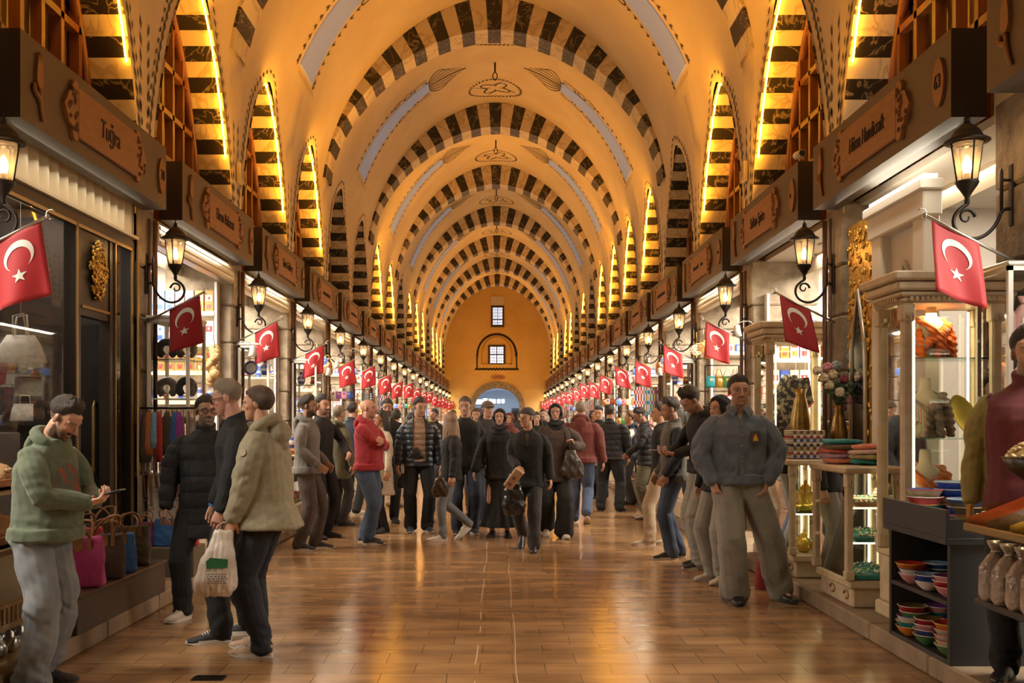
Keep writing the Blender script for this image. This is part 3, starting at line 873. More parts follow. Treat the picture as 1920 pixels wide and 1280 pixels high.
def submesh(me,mask,name,inset=0.0):
    "split the faces where mask is set into a mesh of their own; returns (rest, part)"
    nf=len(me.polygons); out=[]
    lt=np.empty(nf,np.int32); me.polygons.foreach_get('loop_total',lt); lv=np.empty(len(me.loops),np.int32); me.loops.foreach_get('vertex_index',lv)
    st=np.concatenate([[0],np.cumsum(lt)[:-1]]); co=coords(me); no=normals(me)
    for sel,ins in ((~mask,0),(mask,inset)):
        ids=np.nonzero(sel)[0]; faces=[lv[st[i]:st[i]+lt[i]] for i in ids]
        if len(faces)==0: out.append(None); continue
        used=np.unique(np.concatenate(faces)); mp=-np.ones(len(co),np.int64); mp[used]=np.arange(len(used))
        m2=bpy.data.meshes.new(name); m2.from_pydata((co[used]-no[used]*ins).tolist(),[],[mp[f].tolist() for f in faces]); m2.polygons.foreach_set('use_smooth',[True]*len(faces)); m2.update(); out.append(m2)
    bpy.data.meshes.remove(me); return out
def facecenters(me):
    a=np.empty(len(me.polygons)*3,np.float32); me.polygons.foreach_get('center',a); return a.reshape(-1,3)
def smooth01(x,a,b):
    t=np.clip((x-a)/(b-a),0,1); return t*t*(3-2*t)

def person(label,X,Y,rz,h=1.75,w=1.0,belly=0.0,lean=0.0,bend=0.0,hy=0,hp=0,hr=0,La=None,Ra=None,Lf=(.10,.0,12,0),Rf=(-.10,.0,-12,0),
           top=None,bottom=None,shoe=None,hair=None,skin=(.50,.27,.17),beard=0,bcol=(.03,.02,.015),brow=(.03,.02,.015),fem=False,vox=.008,glasses=False,grp=None,kerbz=0,Lh=.35,Rh=.35,extra=None,lip=None):
    s=h/1.75; T=thing('person',label,'person',(X,Y,kerbz),math.radians(rz),grp)
    sh_w=.185*w*(.90 if fem else 1)
    ln=math.tan(math.radians(lean)); hip_z=.915
    def sp(z): # spine centre at height z
        q=max(0,z-.93); return V(0,-ln*q-math.tan(math.radians(bend))*max(0,z-1.22)*1.0,z-.10*abs(ln)*q*abs(ln))
    # feet and legs
    legs=[]
    for sg,ft in ((1,Lf),(-1,Rf)):
        fx,fy,yaw,lift=ft[:4]; hp_=V(sg*.088*(1.03 if fem else 1),0,hip_z)
        yr=math.radians(yaw); 
        # heel lift rolls the foot about the toe
        ank=V(fx,fy+.0,.088)
        if lift: ank=ank+V(-math.sin(yr)*-.0,0,lift)
        fwd=V(math.sin(yr),-math.cos(yr),0)
        kn,an=ik(hp_,ank,.432,.425,fwd+V(sg*.08,0,0))
        legs.append((sg,hp_,kn,an,fwd,lift))
    # arms
    arms=[]
    for sg,ar in ((1,La),(-1,Ra)):
        S=sp(1.415)+V(sg*sh_w,0.012,0)
        if ar is None: ar=(V(sg*(.245*w+.03+belly*.3),-.035,.865),V(sg*.35,1,0))
        Wt,pole=Vector(ar[0]),Vector(ar[1])
        el,wr=ik(S,Wt,.285,.25,pole)
        hd=Vector(ar[2]).normalized() if len(ar)>2 and ar[2] is not None else (wr-el).normalized()
        pn=Vector(ar[3]) if len(ar)>3 else V(-sg,.15,0)
        arms.append((sg,S,el,wr,hd,pn))
    # head frame
    nb=sp(1.485); Hm=Euler((math.radians(hp),0,0)).to_matrix(); Hr=Matrix.Rotation(math.radians(hy),3,'Z')@Matrix.Rotation(math.radians(hp),3,'X')@Matrix.Rotation(math.radians(hr),3,'Y')
    HC=nb+V(0,-.012,.05)+Hr@V(0,-.012,.098)
    hs=1.0 if not fem else .96
    def hd_(p): return HC+Hr@(Vector(p)*hs)
    # ---- body: one surface
    b=MB()
    bw=w*.86
    b.loft([ering(sp(z)+V(0,-belly*bl,0),rx*bw,ry*bw+belly*bl) for z,rx,ry,bl in ((.86,.11,.08,0),(.93,.15,.095,.3),(1.05,.14,.095,1),(1.18,.145,.10,.8),(1.30,.16,.105,.2),(1.39,.155,.09,0),(1.435,.10,.07,0))])
    limb(b,[sp(1.42),nb+V(0,0,.02),HC+Hr@V(0,.012,-.055)],[.066*w**.5,.058*w**.4*(.9 if fem else 1),.055*w**.4*(.88 if fem else 1)],4,12)
    for sg,hp_,kn,an,fwd,lift in legs:
        limb(b,[hp_,kn,an,an+V(0,0,-.05)],[.066,.050,.036,.034],5,10)
        if lift<.05: limb(b,[an+V(0,0,-.045),an+V(0,0,-.055)+fwd*.11],[.034,.026],4,8)
    for sg,S,el,wr,hdv,pn in arms:
        limb(b,[S+V(-sg*.02,0,-.02),el,wr,wr+hdv*.02],[.040,.034,.027,.026],5,10)
        # hand
        u=hdv; n_=(pn-u*pn.dot(u)).normalized(); sd=u.cross(n_)*sg       # sd points to the thumb side
        curl=Lh if sg>0 else Rh
        rings=[]
        for t,wd,th in ((-.012,.026,.022),(.02,.036,.018),(.05,.040,.0155),(.08,.041,.0135),(.092,.038,.011)):
            c=wr+u*t; rings.append([c+sd*(wd*math.cos(a))*1.0+n_*(th*math.sin(a)) for a in [2*PI*i/14 for i in range(14)]])
        b.loft(rings)
        for i,(off,L) in enumerate(((.031,.070),(.0105,.079),(-.0105,.074),(-.031,.058))):
            p=wr+u*.084+sd*off; d=(u+sd*off*1.6).normalized(); pts=[p-d*.015]; 
            for j,f in enumerate((.45,.30,.25)):
                an_=curl*(.9+.5*j)*(1+.12*i); d=(d*math.cos(an_)+n_*math.sin(an_)).normalized(); pts.append(pts[-1]+d*(L*f+(.015 if j==0 else 0)))
            limb(b,pts,[.0098,.0092,.0085,.0072],2,8)
        p=wr+u*.022+sd*.028; d=(u*.75+sd*.62+n_*(.25+.4*curl)).normalized(); p2=p+d*.042; d2=(u*.95+sd*.15+n_*(.25+.6*curl)).normalized()
        limb(b,[p-d*.01,p2,p2+d2*.032],[.014,.0115,.008],3,8)
    # head
    e=lambda c,r: b.ell(hd_(c),tuple(q*hs for q in r),14,9,M=Hr)
    jw=.90 if fem else 1.0
    e((0,.018,.024),(.0745,.096,.081))
    rg=[]
    for z,rx,fy,by in ((.055,.064,-.076,.02),(.02,.066,-.083,.03),(-.015,.0655,-.082,.03),(-.045,.060*jw,-.083,.02),(-.072,.052*jw,-.083,.0),(-.095,.040*jw,-.079,-.02),(-.110,.024*jw,-.070,-.035)):
        cy,ry=(fy+by)/2,(by-fy)/2
        rg.append([hd_((rx*math.copysign(abs(math.cos(a))**.86,math.cos(a)),cy+ry*math.copysign(abs(math.sin(a))**.95,math.sin(a)),z)) for a in [2*PI*i/18 for i in range(18)]])
    b.loft(rg)
    ns=.92 if fem else 1.05
    limb(b,[hd_((0,-.080,.012)),hd_((0,-.094,-.012)),hd_((0,-.1015*(ns if ns>1 else 1),-.036))],[.0075,.0085,.0115*ns],3,8)
    for sx in (-1,1):
        e((sx*.0115*ns,-.092,-.038),(.0085,.011,.008))
        limb(b,[hd_((sx*.012,-.083,.0185)),hd_((sx*.034,-.079,.0225)),hd_((sx*.056,-.060,.016))],[.0085,.009,.008],3,7)
        e((sx*.042,-.058,-.024),(.019,.016,.017))
        e((sx*.030,-.0705,.0),(.0135,.0105,.0095))
        b.ell(hd_((sx*.0765,.012,-.008)),(.009*hs,.019*hs,.031*hs),10,7,M=Hr@Matrix.Rotation(sx*.35,3,'Z'))
    e((0,-.0825,-.0645),(.021,.0075,.005)); e((0,-.0815,-.0750),(.0175,.0080,.0055)); e((0,-.076,-.100),(.019*jw,.012,.012))
    bm_=remesh(b,vox*.80,1)
    P=coords(bm_); Hi=np.array(Hr.inverted()); q=(P-np.array(HC))@Hi.T/hs
    col=np.tile(np.array(skin),(len(P),1)); x,y,z=np.abs(q[:,0]),q[:,1],q[:,2]
    isH=(z>-.125)&(np.linalg.norm(q,axis=1)<.16)
    def mixc(mk,c): 
        mk=np.clip(mk,0,1)[:,None]; return col*(1-mk)+np.array(c)*mk
    red=np.exp(-(((x-.045)/.025)**2+((z+.03)/.025)**2))*(y<-.03)+np.exp(-((x/.014)**2+((z+.036)/.015)**2))*(y<-.08)
    col=mixc(red*isH*.16,(skin[0]*1.05,skin[1]*.72,skin[2]*.68))
    nz=npn(P,3,25,25,25,2)
    if beard:
        bm=smooth01(-z,.028+.0,.055)*smooth01(-(y-.035),.0,.03)*(1-np.exp(-((x/.021)**4+((z+.069)/.0075)**4)))*isH
        bm=bm*(1-np.exp(-(((x-.047)/.024)**2+((z+.022)/.026)**2))*.8)+((x<.030)&(np.abs(z+.0525)<.0075)&(y<-.07))*.9*isH
        side=smooth01(-np.abs(y-.0)+.02,-.02,.012)*smooth01(-z,-.03,.0)*(x>.055)*isH
        col=mixc((np.maximum(bm,side*.8)*(beard+.15*nz)),bcol)
    hst=(hair or {}).get('style','short')
    if hst in ('short','curly','balding','beanie','cap'):
        dq=q-np.array((0,.018,.024)); rr_=np.linalg.norm(dq,axis=1)+1e-6; ele=np.arcsin(np.clip(dq[:,2]/rr_,-1,1)); fr_=-dq[:,1]/(np.hypot(dq[:,0],dq[:,1])+1e-6)
        ln_=np.interp(fr_,[-1,-.35,.10,.30,.55,.82,1],[-.80,-.72,-.44,-.17,.20,.58,.53]) if hst!='balding' else np.interp(fr_,[-1,-.35,.15,.45,.8,1],[-.75,-.6,-.2,.55,.95,1.1])
        ear=np.exp(-(((q[:,1]-.012)/.022)**2+((z+.010)/.034)**2))*(x>.071)
        mk=smooth01(ele-ln_+.05*nz,-.05,.07)*isH*(1-np.clip(ear*2,0,1)); hc=(hair or {}).get('col',brow); col=mixc(mk*.94,hc)
    lc=lip or (skin[0]*.80,skin[1]*.52,skin[2]*.50)
    col=mixc(isH*(y<-.06)*np.exp(-((x/.022)**2+((z+.0695)/.008)**2))*.75,lc)
    bt=.0055 if not fem else .0035
    bz=.0245-.10*np.maximum(0,x-.036)
    col=mixc(isH*(y<-.04)*(x>.010)*(x<.056)*np.exp(-((z-bz)/bt)**2)*.92,brow)
    ex=(x-.0305)/.0135; ez=(z-.0005)/.0058; er=ex**2+ez**2
    col=mixc(isH*(y<-.055)*(np.exp(-((er-1.15)/.45)**2))*.75,(skin[0]*.32,skin[1]*.26,skin[2]*.24))
    col=mixc(isH*(y<-.055)*(er<.95),(.55,.50,.46)); col=mixc(isH*(y<-.055)*(((x-.0305)/.0062)**2+(ez*.8)**2<.9),(.035,.02,.012))
    attrcol(bm_,col); bm_.materials.append(M['skin'])
    bo=bpy.data.objects.new('body',bm_); COL.objects.link(bo); bo.parent=T; bo.scale=(s,s,s)
    def part(name,me,mt,parent=T):
        for m_ in (mt if isinstance(mt,(list,tuple)) else [mt]): me.materials.append(m_)
        o=bpy.data.objects.new(name,me); COL.objects.link(o); o.parent=parent
        if parent is T: o.scale=(s,s,s)
        return o
    seed=int(abs(X*100)+Y*37)%1000
    # ---- trousers
    bt_=dict(kind='trousers',mat=None,r=(.100,.078,.072),waist=1.02); bt_.update(bottom or {})
    g=MB()
    if bt_['kind']=='trousers':
        hw_=.152*(.55+.45*w)*(1.02 if fem else 1)
        g.loft([ering(V(0,-belly*bl,z),rx,ry+belly*bl*.6,e=2.5) for z,rx,ry,bl in ((.80,.10,.085,0),(.86,hw_*.98,.100,.0),(.93,hw_*1.02,.108,.2),(.99,hw_*.95,.100,.5),(bt_['waist'],hw_*.90,.090,.6))])
        r0,r1,r2=bt_['r']; r0*=.6+.4*w
        for sg,hp_,kn,an,fwd,lift in legs:
            f=(an-kn).normalized()
            hemp=an+V(0,0,-.022)*(1 if not lift else .2)+V(0,.016,0)
            top_=hp_+V(0,.005,.02)
            limb(g,[top_,top_.lerp(kn,.45),kn,kn.lerp(hemp,.5),hemp],[r0,r0*.93,r1,(r1+r2)/2*.98,r2],5,14)
        me=remesh(g,vox*1.0,2); P=coords(me); N=normals(me)
        z=P[:,2]; A=.003+.010*smooth01(-z,-.36,-.04)+.006*np.exp(-((z-.48)/.06)**2)+.004*np.exp(-((z-.86)/.06)**2)
        f=bt_.get('fold',1.0)
        d=A*f*(npn(P,seed,4.5,4.5,5.5,3)); d=np.where(z>.90,d*.25,d)
        setco(me,P+N*d[:,None]); po=part(bt_.get('name','trousers'),me,bt_['mat'])
    else: # long skirt or robe
        hz=bt_.get('hem',.10); hr_=bt_.get('hr',.30)
        yb=(legs[0][3].y+legs[1][3].y)/2
        rings=[]
        for i in range(12):
            t=i/11; z=hz+(bt_['waist']-hz)*t; rx=hr_*(1-t)**.9+.165*t if t<1 else .165
            rx=hr_+(.16-hr_)*t**.8; ry=rx*(.85-.1*t)
            rings.append([p+V(0,0,0) for p in ering(V(0,yb*(1-t),z),rx,ry,24,e=2.0)])
        g.loft(rings); me=remesh(g,vox,1); P=coords(me); N=normals(me); z=P[:,2]; ang=np.arctan2(P[:,1],P[:,0])
        d=.006+.020*smooth01(-z,-.75,-.1)*np.sin(ang*9+2*np.sin(z*5+ang*2)+seed)+.006*npn(P,seed,4,4,3,2)
        N[:,2]=0; setco(me,P+N*d[:,None]); part('skirt',me,bt_['mat'])
    # ---- top garment
    tp=dict(kind='jacket',mat=None,hem=.90,loose=1.0,collar=.05,hood=False,sleeve=(.066,.056,.047),open=None,quilt=0,fold=1.0); tp.update(top or {})
    L=tp['loose']; g=MB(); hz=tp['hem']; k=.62+.38*w
    fm=.93 if fem else 1.0
    prof=[(1.0,.172,.118),(1.10,.170,.120),(1.20,.176,.122),(1.30,.186,.126),(1.365,.188,.116),(1.405,.178,.102),(1.435,.150,.090),(1.458,.112,.080),(1.480,.084,.074)]
    rings=[]
    hx,hy_=(.184,.132) if hz>.8 else (.19,.14)
    hx=tp.get('hemx',hx); hy_=tp.get('hemy',hy_)
    lo=[(hz,hx,hy_)]
    if hz<.93: lo.append(((hz+1.0)/2,(hx+.172)/2,(hy_+.118)/2))
    for z,rx,ry in lo+[q_ for q_ in prof if q_[0]>hz+.03]:
        bl=belly*math.exp(-((z-1.06)/.17)**2)
        LL=1+(L-1)*min(1,max(0,(1.44-z)/.12))
        rings.append(ering(sp(z)+V(0,-bl,0),rx*k*fm*LL,ry*(.8+.2*w)*LL+bl,e=2.4))
    g.loft(rings)
    sl=tp['sleeve']
    ends=[]
    for sg,S,el,wr,hdv,pn in arms:
        fa=(wr-el).normalized(); end=wr-fa*.010 if tp.get('short') is None else wr
        S0=S+V(-sg*.030,0,-.030)
        q=.7+.3*w
        if tp['kind']!='vest':
            limb(g,[S0,S.lerp(el,.45),el,el.lerp(end,.55),end],[sl[0]*q*.86,sl[0]*q,sl[1]*q,(sl[1]+sl[2])/2,sl[2]],5,12)
            if tp.get('cuff',True): 
                c0=end-fa*.03; limb(g,[c0-fa*.02,c0+fa*.02],[sl[2]*1.06,sl[2]*1.0],2,10)
        else: g.ell(S0+V(-sg*.012,0,0),(.06,.07,.065),10,6)
    if tp['collar']:
        cz=tp['collar']; fl=tp.get('flare',.0)
        g.loft([[p_+V(0,0,.38*(p_.y-nb.y)) for p_ in ering(nb+V(0,.004-ln*dz,dz-.024),rx,ry,18,e=2)] for dz,rx,ry in ((-.03,.10,.092),(.0,.079,.078),(cz*.6,.072+fl,.075+fl),(cz,.069+fl*1.6,.072+fl*1.6))])
    if tp['hood']:
        pts=[]
        for i in range(15):
            a=PI*(-.18)+PI*1.36*i/14
            pts.append(nb+V(.108*math.cos(a),.035+.085*math.sin(a)-.03,-.012+.060*math.sin(a)))
        limb(g,pts,[.022]+[.036]*13+[.022],2,10)
        hb_=tp['hood'] if not isinstance(tp['hood'],bool) else 1
        g.ell(nb+V(0,.115,-.055),(.10,.045*hb_,.09),14,8); g.ell(nb+V(0,.12,-.12),(.06,.035*hb_,.07),12,8)
    if tp.get('hem_band'):
        z=hz+.03; g.loft([ering(sp(z+dz)+V(0,-belly*.75,0),hx*k*fm*L*1.015,hy_*(.8+.2*w)*L*1.015+belly*.75,e=2.4) for dz in (-.035,.03)])
    me=remesh(g,vox,2); P=coords(me); N=normals(me); z=P[:,2]
    # which vertices belong to a sleeve, and how far along
    tl=np.zeros(len(P)); isl=np.zeros(len(P),bool)
    for sg,S,el,wr,hdv,pn in arms:
        for (a_,c_,o_) in ((S,el,0),(el,wr,.285)):
            A_=np.array(a_);D=np.array(c_-a_); ll=np.linalg.norm(D); t=np.clip(((P-A_)@D)/ll**2,0,1); dd=np.linalg.norm(P-(A_+t[:,None]*D),axis=1)
            mk=(dd<.085)&((o_>0)|(t>.25))&(np.abs(P[:,0])>sh_w*.75); tl=np.where(mk,o_+t*ll,tl); isl|=mk
    fo=tp['fold']
    if tp['quilt']:
        pq=tp['quilt']; u=np.where(isl,tl,z); rid=np.abs(np.sin(PI*u/pq))**.55; d=tp.get('puff',.013)*(rid-.65)+.0035*npn(P,seed,9,9,9,2); d*=smooth01(1.50-z,.0,.06)
    else:
        elb=np.exp(-((tl-.285)/.10)**2)*isl
        d=fo*((.0035+.007*elb+.004*np.exp(-((z-hz-.08)/.07)**2))*npn(P,seed+1,5,5,5.5,3))+.010*np.exp(-((z-hz)/.08)**2)*(~isl)
    setco(me,P+N*d[:,None])
    if tp['open'] is not None or tp.get('split') or tp.get('print'):
        fc=facecenters(me); n0=np.zeros(len(me.polygons)*3,np.float32); me.polygons.foreach_get('normal',n0); n0=n0.reshape(-1,3)
        yc=np.array([sp(q_).y for q_ in (1.0,1.4)]); ycz=yc[0]+(fc[:,2]-1.0)*(yc[1]-yc[0])/.4
        if tp['open'] is not None:
            wtop,wbot,z0=tp['open'][:3]; t=np.clip((fc[:,2]-z0)/(1.50-z0),0,1)
            mk=(np.abs(fc[:,0])<wbot+(wtop-wbot)*t)&(fc[:,1]<ycz-.03)&(fc[:,2]>z0)&(fc[:,2]<1.53)
            armf=np.zeros(len(fc),bool)
            for sg,S,el,wr,hdv,pn in arms:
                for a_,c_ in ((S,el),(el,wr)):
                    A_=np.array(a_);D=np.array(c_-a_); t_=np.clip(((fc-A_)@D)/(D@D),0,1); armf|=np.linalg.norm(fc-(A_+t_[:,None]*D),axis=1)<.062
            mk&=~armf
            a_,b_=submesh(me,mk,'sweater',.012)
            part(tp.get('name',tp['kind']),a_,tp['mat'])
            if b_: part(tp['open'][4] if len(tp['open'])>4 else 'sweater',b_,tp['open'][3])
        elif tp.get('print'):
            pm,xw,z0,z1=tp['print']; mk=(fc[:,1]<ycz-.05)&(((fc[:,0])/xw)**2+((fc[:,2]-(z0+z1)/2)/((z1-z0)/2))**2<1)
            for sg,S,el,wr,hdv,pn in arms:
                for a_,c_ in ((S,el),(el,wr)):
                    A_=np.array(a_);D=np.array(c_-a_); t_=np.clip(((fc-A_)@D)/(D@D),0,1); mk&=np.linalg.norm(fc-(A_+t_[:,None]*D),axis=1)>.085
            a_,b_=submesh(me,mk,'chest_print',0); part(tp.get('name',tp['kind']),a_,tp['mat'])
            if b_: part('chest_print',b_,pm)
        else: # vest over sleeves of another colour
            ft=tp['split']; t2=np.zeros(len(fc),bool)
            for sg,S,el,wr,hdv,pn in arms:
                for a_,c_ in ((S,el),(el,wr)):
                    A_=np.array(a_);D=np.array(c_-a_); t_=np.clip(((fc-A_)@D)/(D@D),0,1); 
                    t2|=(np.linalg.norm(fc-(A_+t_[:,None]*D),axis=1)<.09)&(np.abs(fc[:,0])>sh_w*.93)
            a_,b_=submesh(me,t2,'sleeves',.006); part(tp.get('name','vest'),a_,tp['mat']); 
            if b_: part('sleeves',b_,ft)
        to=None
    else: to=part(tp.get('name',tp['kind']),me,tp['mat'])
    # ---- shoes
    so=dict(mat=None,sole=None,size=1.0,laces=None); so.update(shoe or {})
    for sg,hp_,kn,an,fwd,lift in legs:
        z=so['size']; L_=.285*z; right=V(fwd.y,-fwd.x,0)
        pit=math.asin(min(.8,lift/.20)) if lift else 0
        base=V(an.x,an.y,0)-fwd*.075
        pr=Matrix.Rotation(0,3,'Z')
        toe=base+fwd*L_*.80
        def tr(u,v,zz):
            p=base+fwd*(u*L_)+right*v
            q_=p+V(0,0,zz)
            if lift:
                r_=q_-toe; al=r_.dot(fwd); q_=toe+fwd*(al*math.cos(pit)+r_.z*math.sin(pit))+right*(r_.dot(right))+V(0,0,-al*math.sin(pit)+r_.z*math.cos(pit))
            return q_
        sec=[(0,.024,.055,.078),(.06,.034,.06,.088),(.2,.038,.06,.105),(.34,.040,.055,.105),(.48,.043,.05,.082),(.62,.047,.04,.064),(.78,.047,.03,.052),(.9,.038,.028,.044),(.98,.020,.024,.034)]
        ub=MB(); rg=[]
        for u,wd,mz,tz in sec:
            rg.append([tr(u,wd*math.cos(a),(.022+(tz-.022)*max(0,math.sin(a))**.75) if math.sin(a)>=0 else .022-.010*abs(math.sin(a))) for a in [2*PI*i/14 for i in range(14)]])
        ub.loft(rg)
        o=ub.build('shoe',so['mat'],T); o.scale=(s,s,s)
        sb_=MB(); out=[]
        for i in range(22):
            a=2*PI*i/22; u=.49+.525*math.cos(a); u_=min(max(u,0),.99)
            wd=np.interp(u_,[q_[0] for q_ in sec],[q_[1] for q_ in sec])+.004; 
            out.append((u,math.copysign(wd*abs(math.sin(a))**.55,math.sin(a))))
        sb_.loft([[tr(u,v_,zz+(.012*max(0,(u-.8)/.2) if zz<.01 else 0)) for u,v_ in out] for zz in (.0,.028)],smooth=False)
        sb_.build('sole',so['sole'],o)
        if so['laces']:
            lb_=MB()
            for i in range(5):
                u=.40+.055*i; tz=np.interp(u,[q_[0] for q_ in sec],[q_[3] for q_ in sec])+.001
                lb_.tube([tr(u,-.024,tz-.012),tr(u+.02,0,tz+.004),tr(u+.005,.024,tz-.012)],.0042,5)
            lb_.build('laces',so['laces'],o)
    # ---- hair
    hr_=dict(style='short',mat=None,t=.014); hr_.update(hair or {})
    st=hr_['style']
    hb=MB(); n,kk=40,24; vs=[];fs=[]
    rr=random.Random(seed)
    base_r=lambda d: 1/math.sqrt((d.x/.0755)**2+(d.y/.097)**2+(d.z/.082)**2)
    def shell(fr):
        vs=[]
        for i in range(kk+1):
            el_=-PI/2+PI*i/kk
            for j in range(n):
                az=2*PI*j/n; d=V(math.cos(el_)*math.cos(az),math.cos(el_)*math.sin(az),math.sin(el_)); vs.append(hd_(V(0,.018,.024)+d*fr(d,az,el_)))
        fs=[]
        for i in range(kk):
            for j in range(n):
                l=(j+1)%n; fs.append((i*n+j,i*n+l,(i+1)*n+l,(i+1)*n+j))
        return vs,fs
    if st in ('short','bob','long','curly','balding'):
        t0=hr_['t']; vol=hr_.get('vol',1.0)
        def fr(d,az,el_):
            front=-d.y/max(1e-6,math.hypot(d.x,d.y)); r0=base_r(d)
            # hairline elevation: forehead, temples, above the ears, nape
            line=np.interp(front,[-1,-.35,.10,.35,.62,.84,1],[-.34,-.28,-.02,.18,.44,.60,.52]) if st!='balding' else np.interp(front,[-1,-.35,.15,.45,.8,1],[-.75,-.6,.0,.55,.95,1.1])
            if st in('bob','long'): line=np.interp(front,[-1,-.2,.12,.40,.8,1],[-1.1,-1.1,-.80,.02,.44,.50])
            m=1/(1+math.exp(-(el_-line-.03*math.sin(az*23+seed))*26))
            topf=.20+.80*max(0,d.z+.15)
            nzv=.5*math.sin(az*9+el_*5+seed)+.5*math.sin(az*17-el_*11+seed*2); qf=min(1,max(0,(el_-line)/.5)); qf=.10+.90*qf*qf*(3-2*qf)
            if st=='curly': nzv=1.6*math.sin(az*12+seed)*math.sin(el_*14+az*3)
            th=t0*topf*vol*(1+.16*nzv)*qf*(1+.45*max(0,front)*max(0,d.z))+.002
            if st in('bob','long'): th=t0*(1+.25*max(0,-d.z)+.08*nzv)
            return (r0+th)*m+(r0*.90)*(1-m)
        vs,fs=shell(fr); hb.add(vs,fs,0,True)
        if st=='long':
            for i in range(13):
                a=PI*(.02+.96*i/12)-.0; x0=.085*math.cos(a); y0=.02+.085*math.sin(a)
                wv=rr.uniform(-.02,.02); Ln=hr_.get('len',.30)
                limb(hb,[hd_((x0*.95,y0,.02)),hd_((x0*1.12,y0*1.08+.01,-.10)),hd_((x0*1.15+wv,y0*1.1+.015,-.10-Ln*.5)),hd_((x0*1.0+wv*1.5,y0*1.05+.01,-.10-Ln))],[.024,.027,.024,.008],4,8)
    elif st in('hijab','hood'):
        def fr(d,az,el_):
            front=-d.y/max(1e-6,math.hypot(d.x,d.y)); r0=base_r(d)+(.0 if d.z>-.2 else .01)
            opn=(abs(d.x)<.70)and d.y<0 and (-1.15<el_<.60)
            fx=d.x/.66; fz=(el_+.26)/.90
            m=1/(1+math.exp(-((fx*fx+fz*fz)-1)*9)) if d.y<0 else 1
            th=hr_['t']+.010*(1 if d.z<0 else .3)+.004*math.sin(az*5+el_*8)
            return (r0+th)*m+r0*.78*(1-m)
        vs,fs=shell(fr); hb.add(vs,fs,0,True)
        hb.loft([ering(HC+Hr@V(0,.012,zz)*1.0,rx,ry,20,e=2) for zz,rx,ry in ((-.07,.066,.070),(-.11,.075,.078),(-.16,.095,.088),(-.215,.14,.10),(-.24,.155,.105))])
        limb(hb,[HC+V(-.09,-.03,-.14),HC+V(0,-.085,-.17),HC+V(.10,-.03,-.13)],[.022,.030,.022],4,8)
    elif st in('beanie','cap'):
        def fr(d,az,el_):
            front=-d.y/max(1e-6,math.hypot(d.x,d.y)); r0=base_r(d)
            line=np.interp(front,[-1,0,1],[-.25,.05,.30]); m=1/(1+math.exp(-(el_-line)*30))
            return (r0+.014+(.012*max(0,d.z) if st=='beanie' else .004))*m+r0*.88*(1-m)
        vs,fs=shell(fr); hb.add(vs,fs,0,True)
        if st=='cap':
            pts=[]
            for i in range(9):
                a=PI*(1.12+.76*i/8); pts.append((.078*math.cos(a),.012+.10*math.sin(a)))
            bq=MB(); rg=[]
            top_=[hd_((x_,y_,.052)) for x_,y_ in pts]; out=[hd_((x_*1.05,y_*1.0-.06*math.sin(PI*i/8)**.6,.040-.012*abs(i-4)/4)) for i,(x_,y_) in enumerate(pts)]
            m_=len(pts); vs_=top_+out+[p-Hr@V(0,0,.006) for p in top_]+[p-Hr@V(0,0,.006) for p in out]
            f_=[]
            for i in range(m_-1): f_+= [(i,i+1,m_+i+1,m_+i),(2*m_+i+1,2*m_+i,3*m_+i,3*m_+i+1),(m_+i,m_+i+1,3*m_+i+1,3*m_+i)]
            hb.add(vs_,f_,0,True)
    if st!='bald' and hb.v:
        if st in('long',): hm=remesh(hb,vox*.9,1)
        else: hm=hb.mesh('hair')
        P=coords(hm); 
        if st in('short','bob','long','curly','balding'):
            pass
        part({'hijab':'headscarf','hood':'hood','beanie':'knit_hat','cap':'cap'}.get(st,'hair'),hm,hr_['mat'])
        if st in('beanie','cap') and hr_.get('under'):
            b3=MB()
            def fr2(d,az,el_):
                front=-d.y/max(1e-6,math.hypot(d.x,d.y)); r0=base_r(d); line=np.interp(front,[-1,-.35,.15,.40,.75,1],[-.7,-.55,-.10,.4,.9,1.2]); m=1/(1+math.exp(-(el_-line)*26)); return (r0+.006)*m+r0*.88*(1-m)
            vs,fs=shell(fr2); b3.add(vs,fs,0,True); part('hair',b3.mesh('hair'),hr_['under'])
    if glasses:
        gb=MB()
        for sx in (-1,1):
            gb.tube([hd_((sx*.032+.023*math.cos(t),-.098+.004*abs(math.cos(t)),-.002+.017*math.sin(t))) for t in [2*PI*i/14 for i in range(14)]],.0024,5,closed=True)
            gb.tube([hd_((sx*.055,-.093,.004)),hd_((sx*.072,-.06,.006)),hd_((sx*.080,.01,.004))],.0022,5)
        gb.tube([hd_((-.010,-.100,.002)),hd_((.010,-.100,.002))],.0022,5)
        o=gb.build('glasses',M['iron'],T); o.scale=(s,s,s)
    info=dict(T=T,s=s,sp=sp,HC=HC,Hr=Hr,hd=hd_,arms={a[0]:a for a in arms},legs=legs,nb=nb,part=part,W=lambda p: Matrix.Translation((X,Y,kerbz))@Matrix.Rotation(math.radians(rz),4,'Z')@(Vector(p)*s))
    if extra: extra(info)
    return info
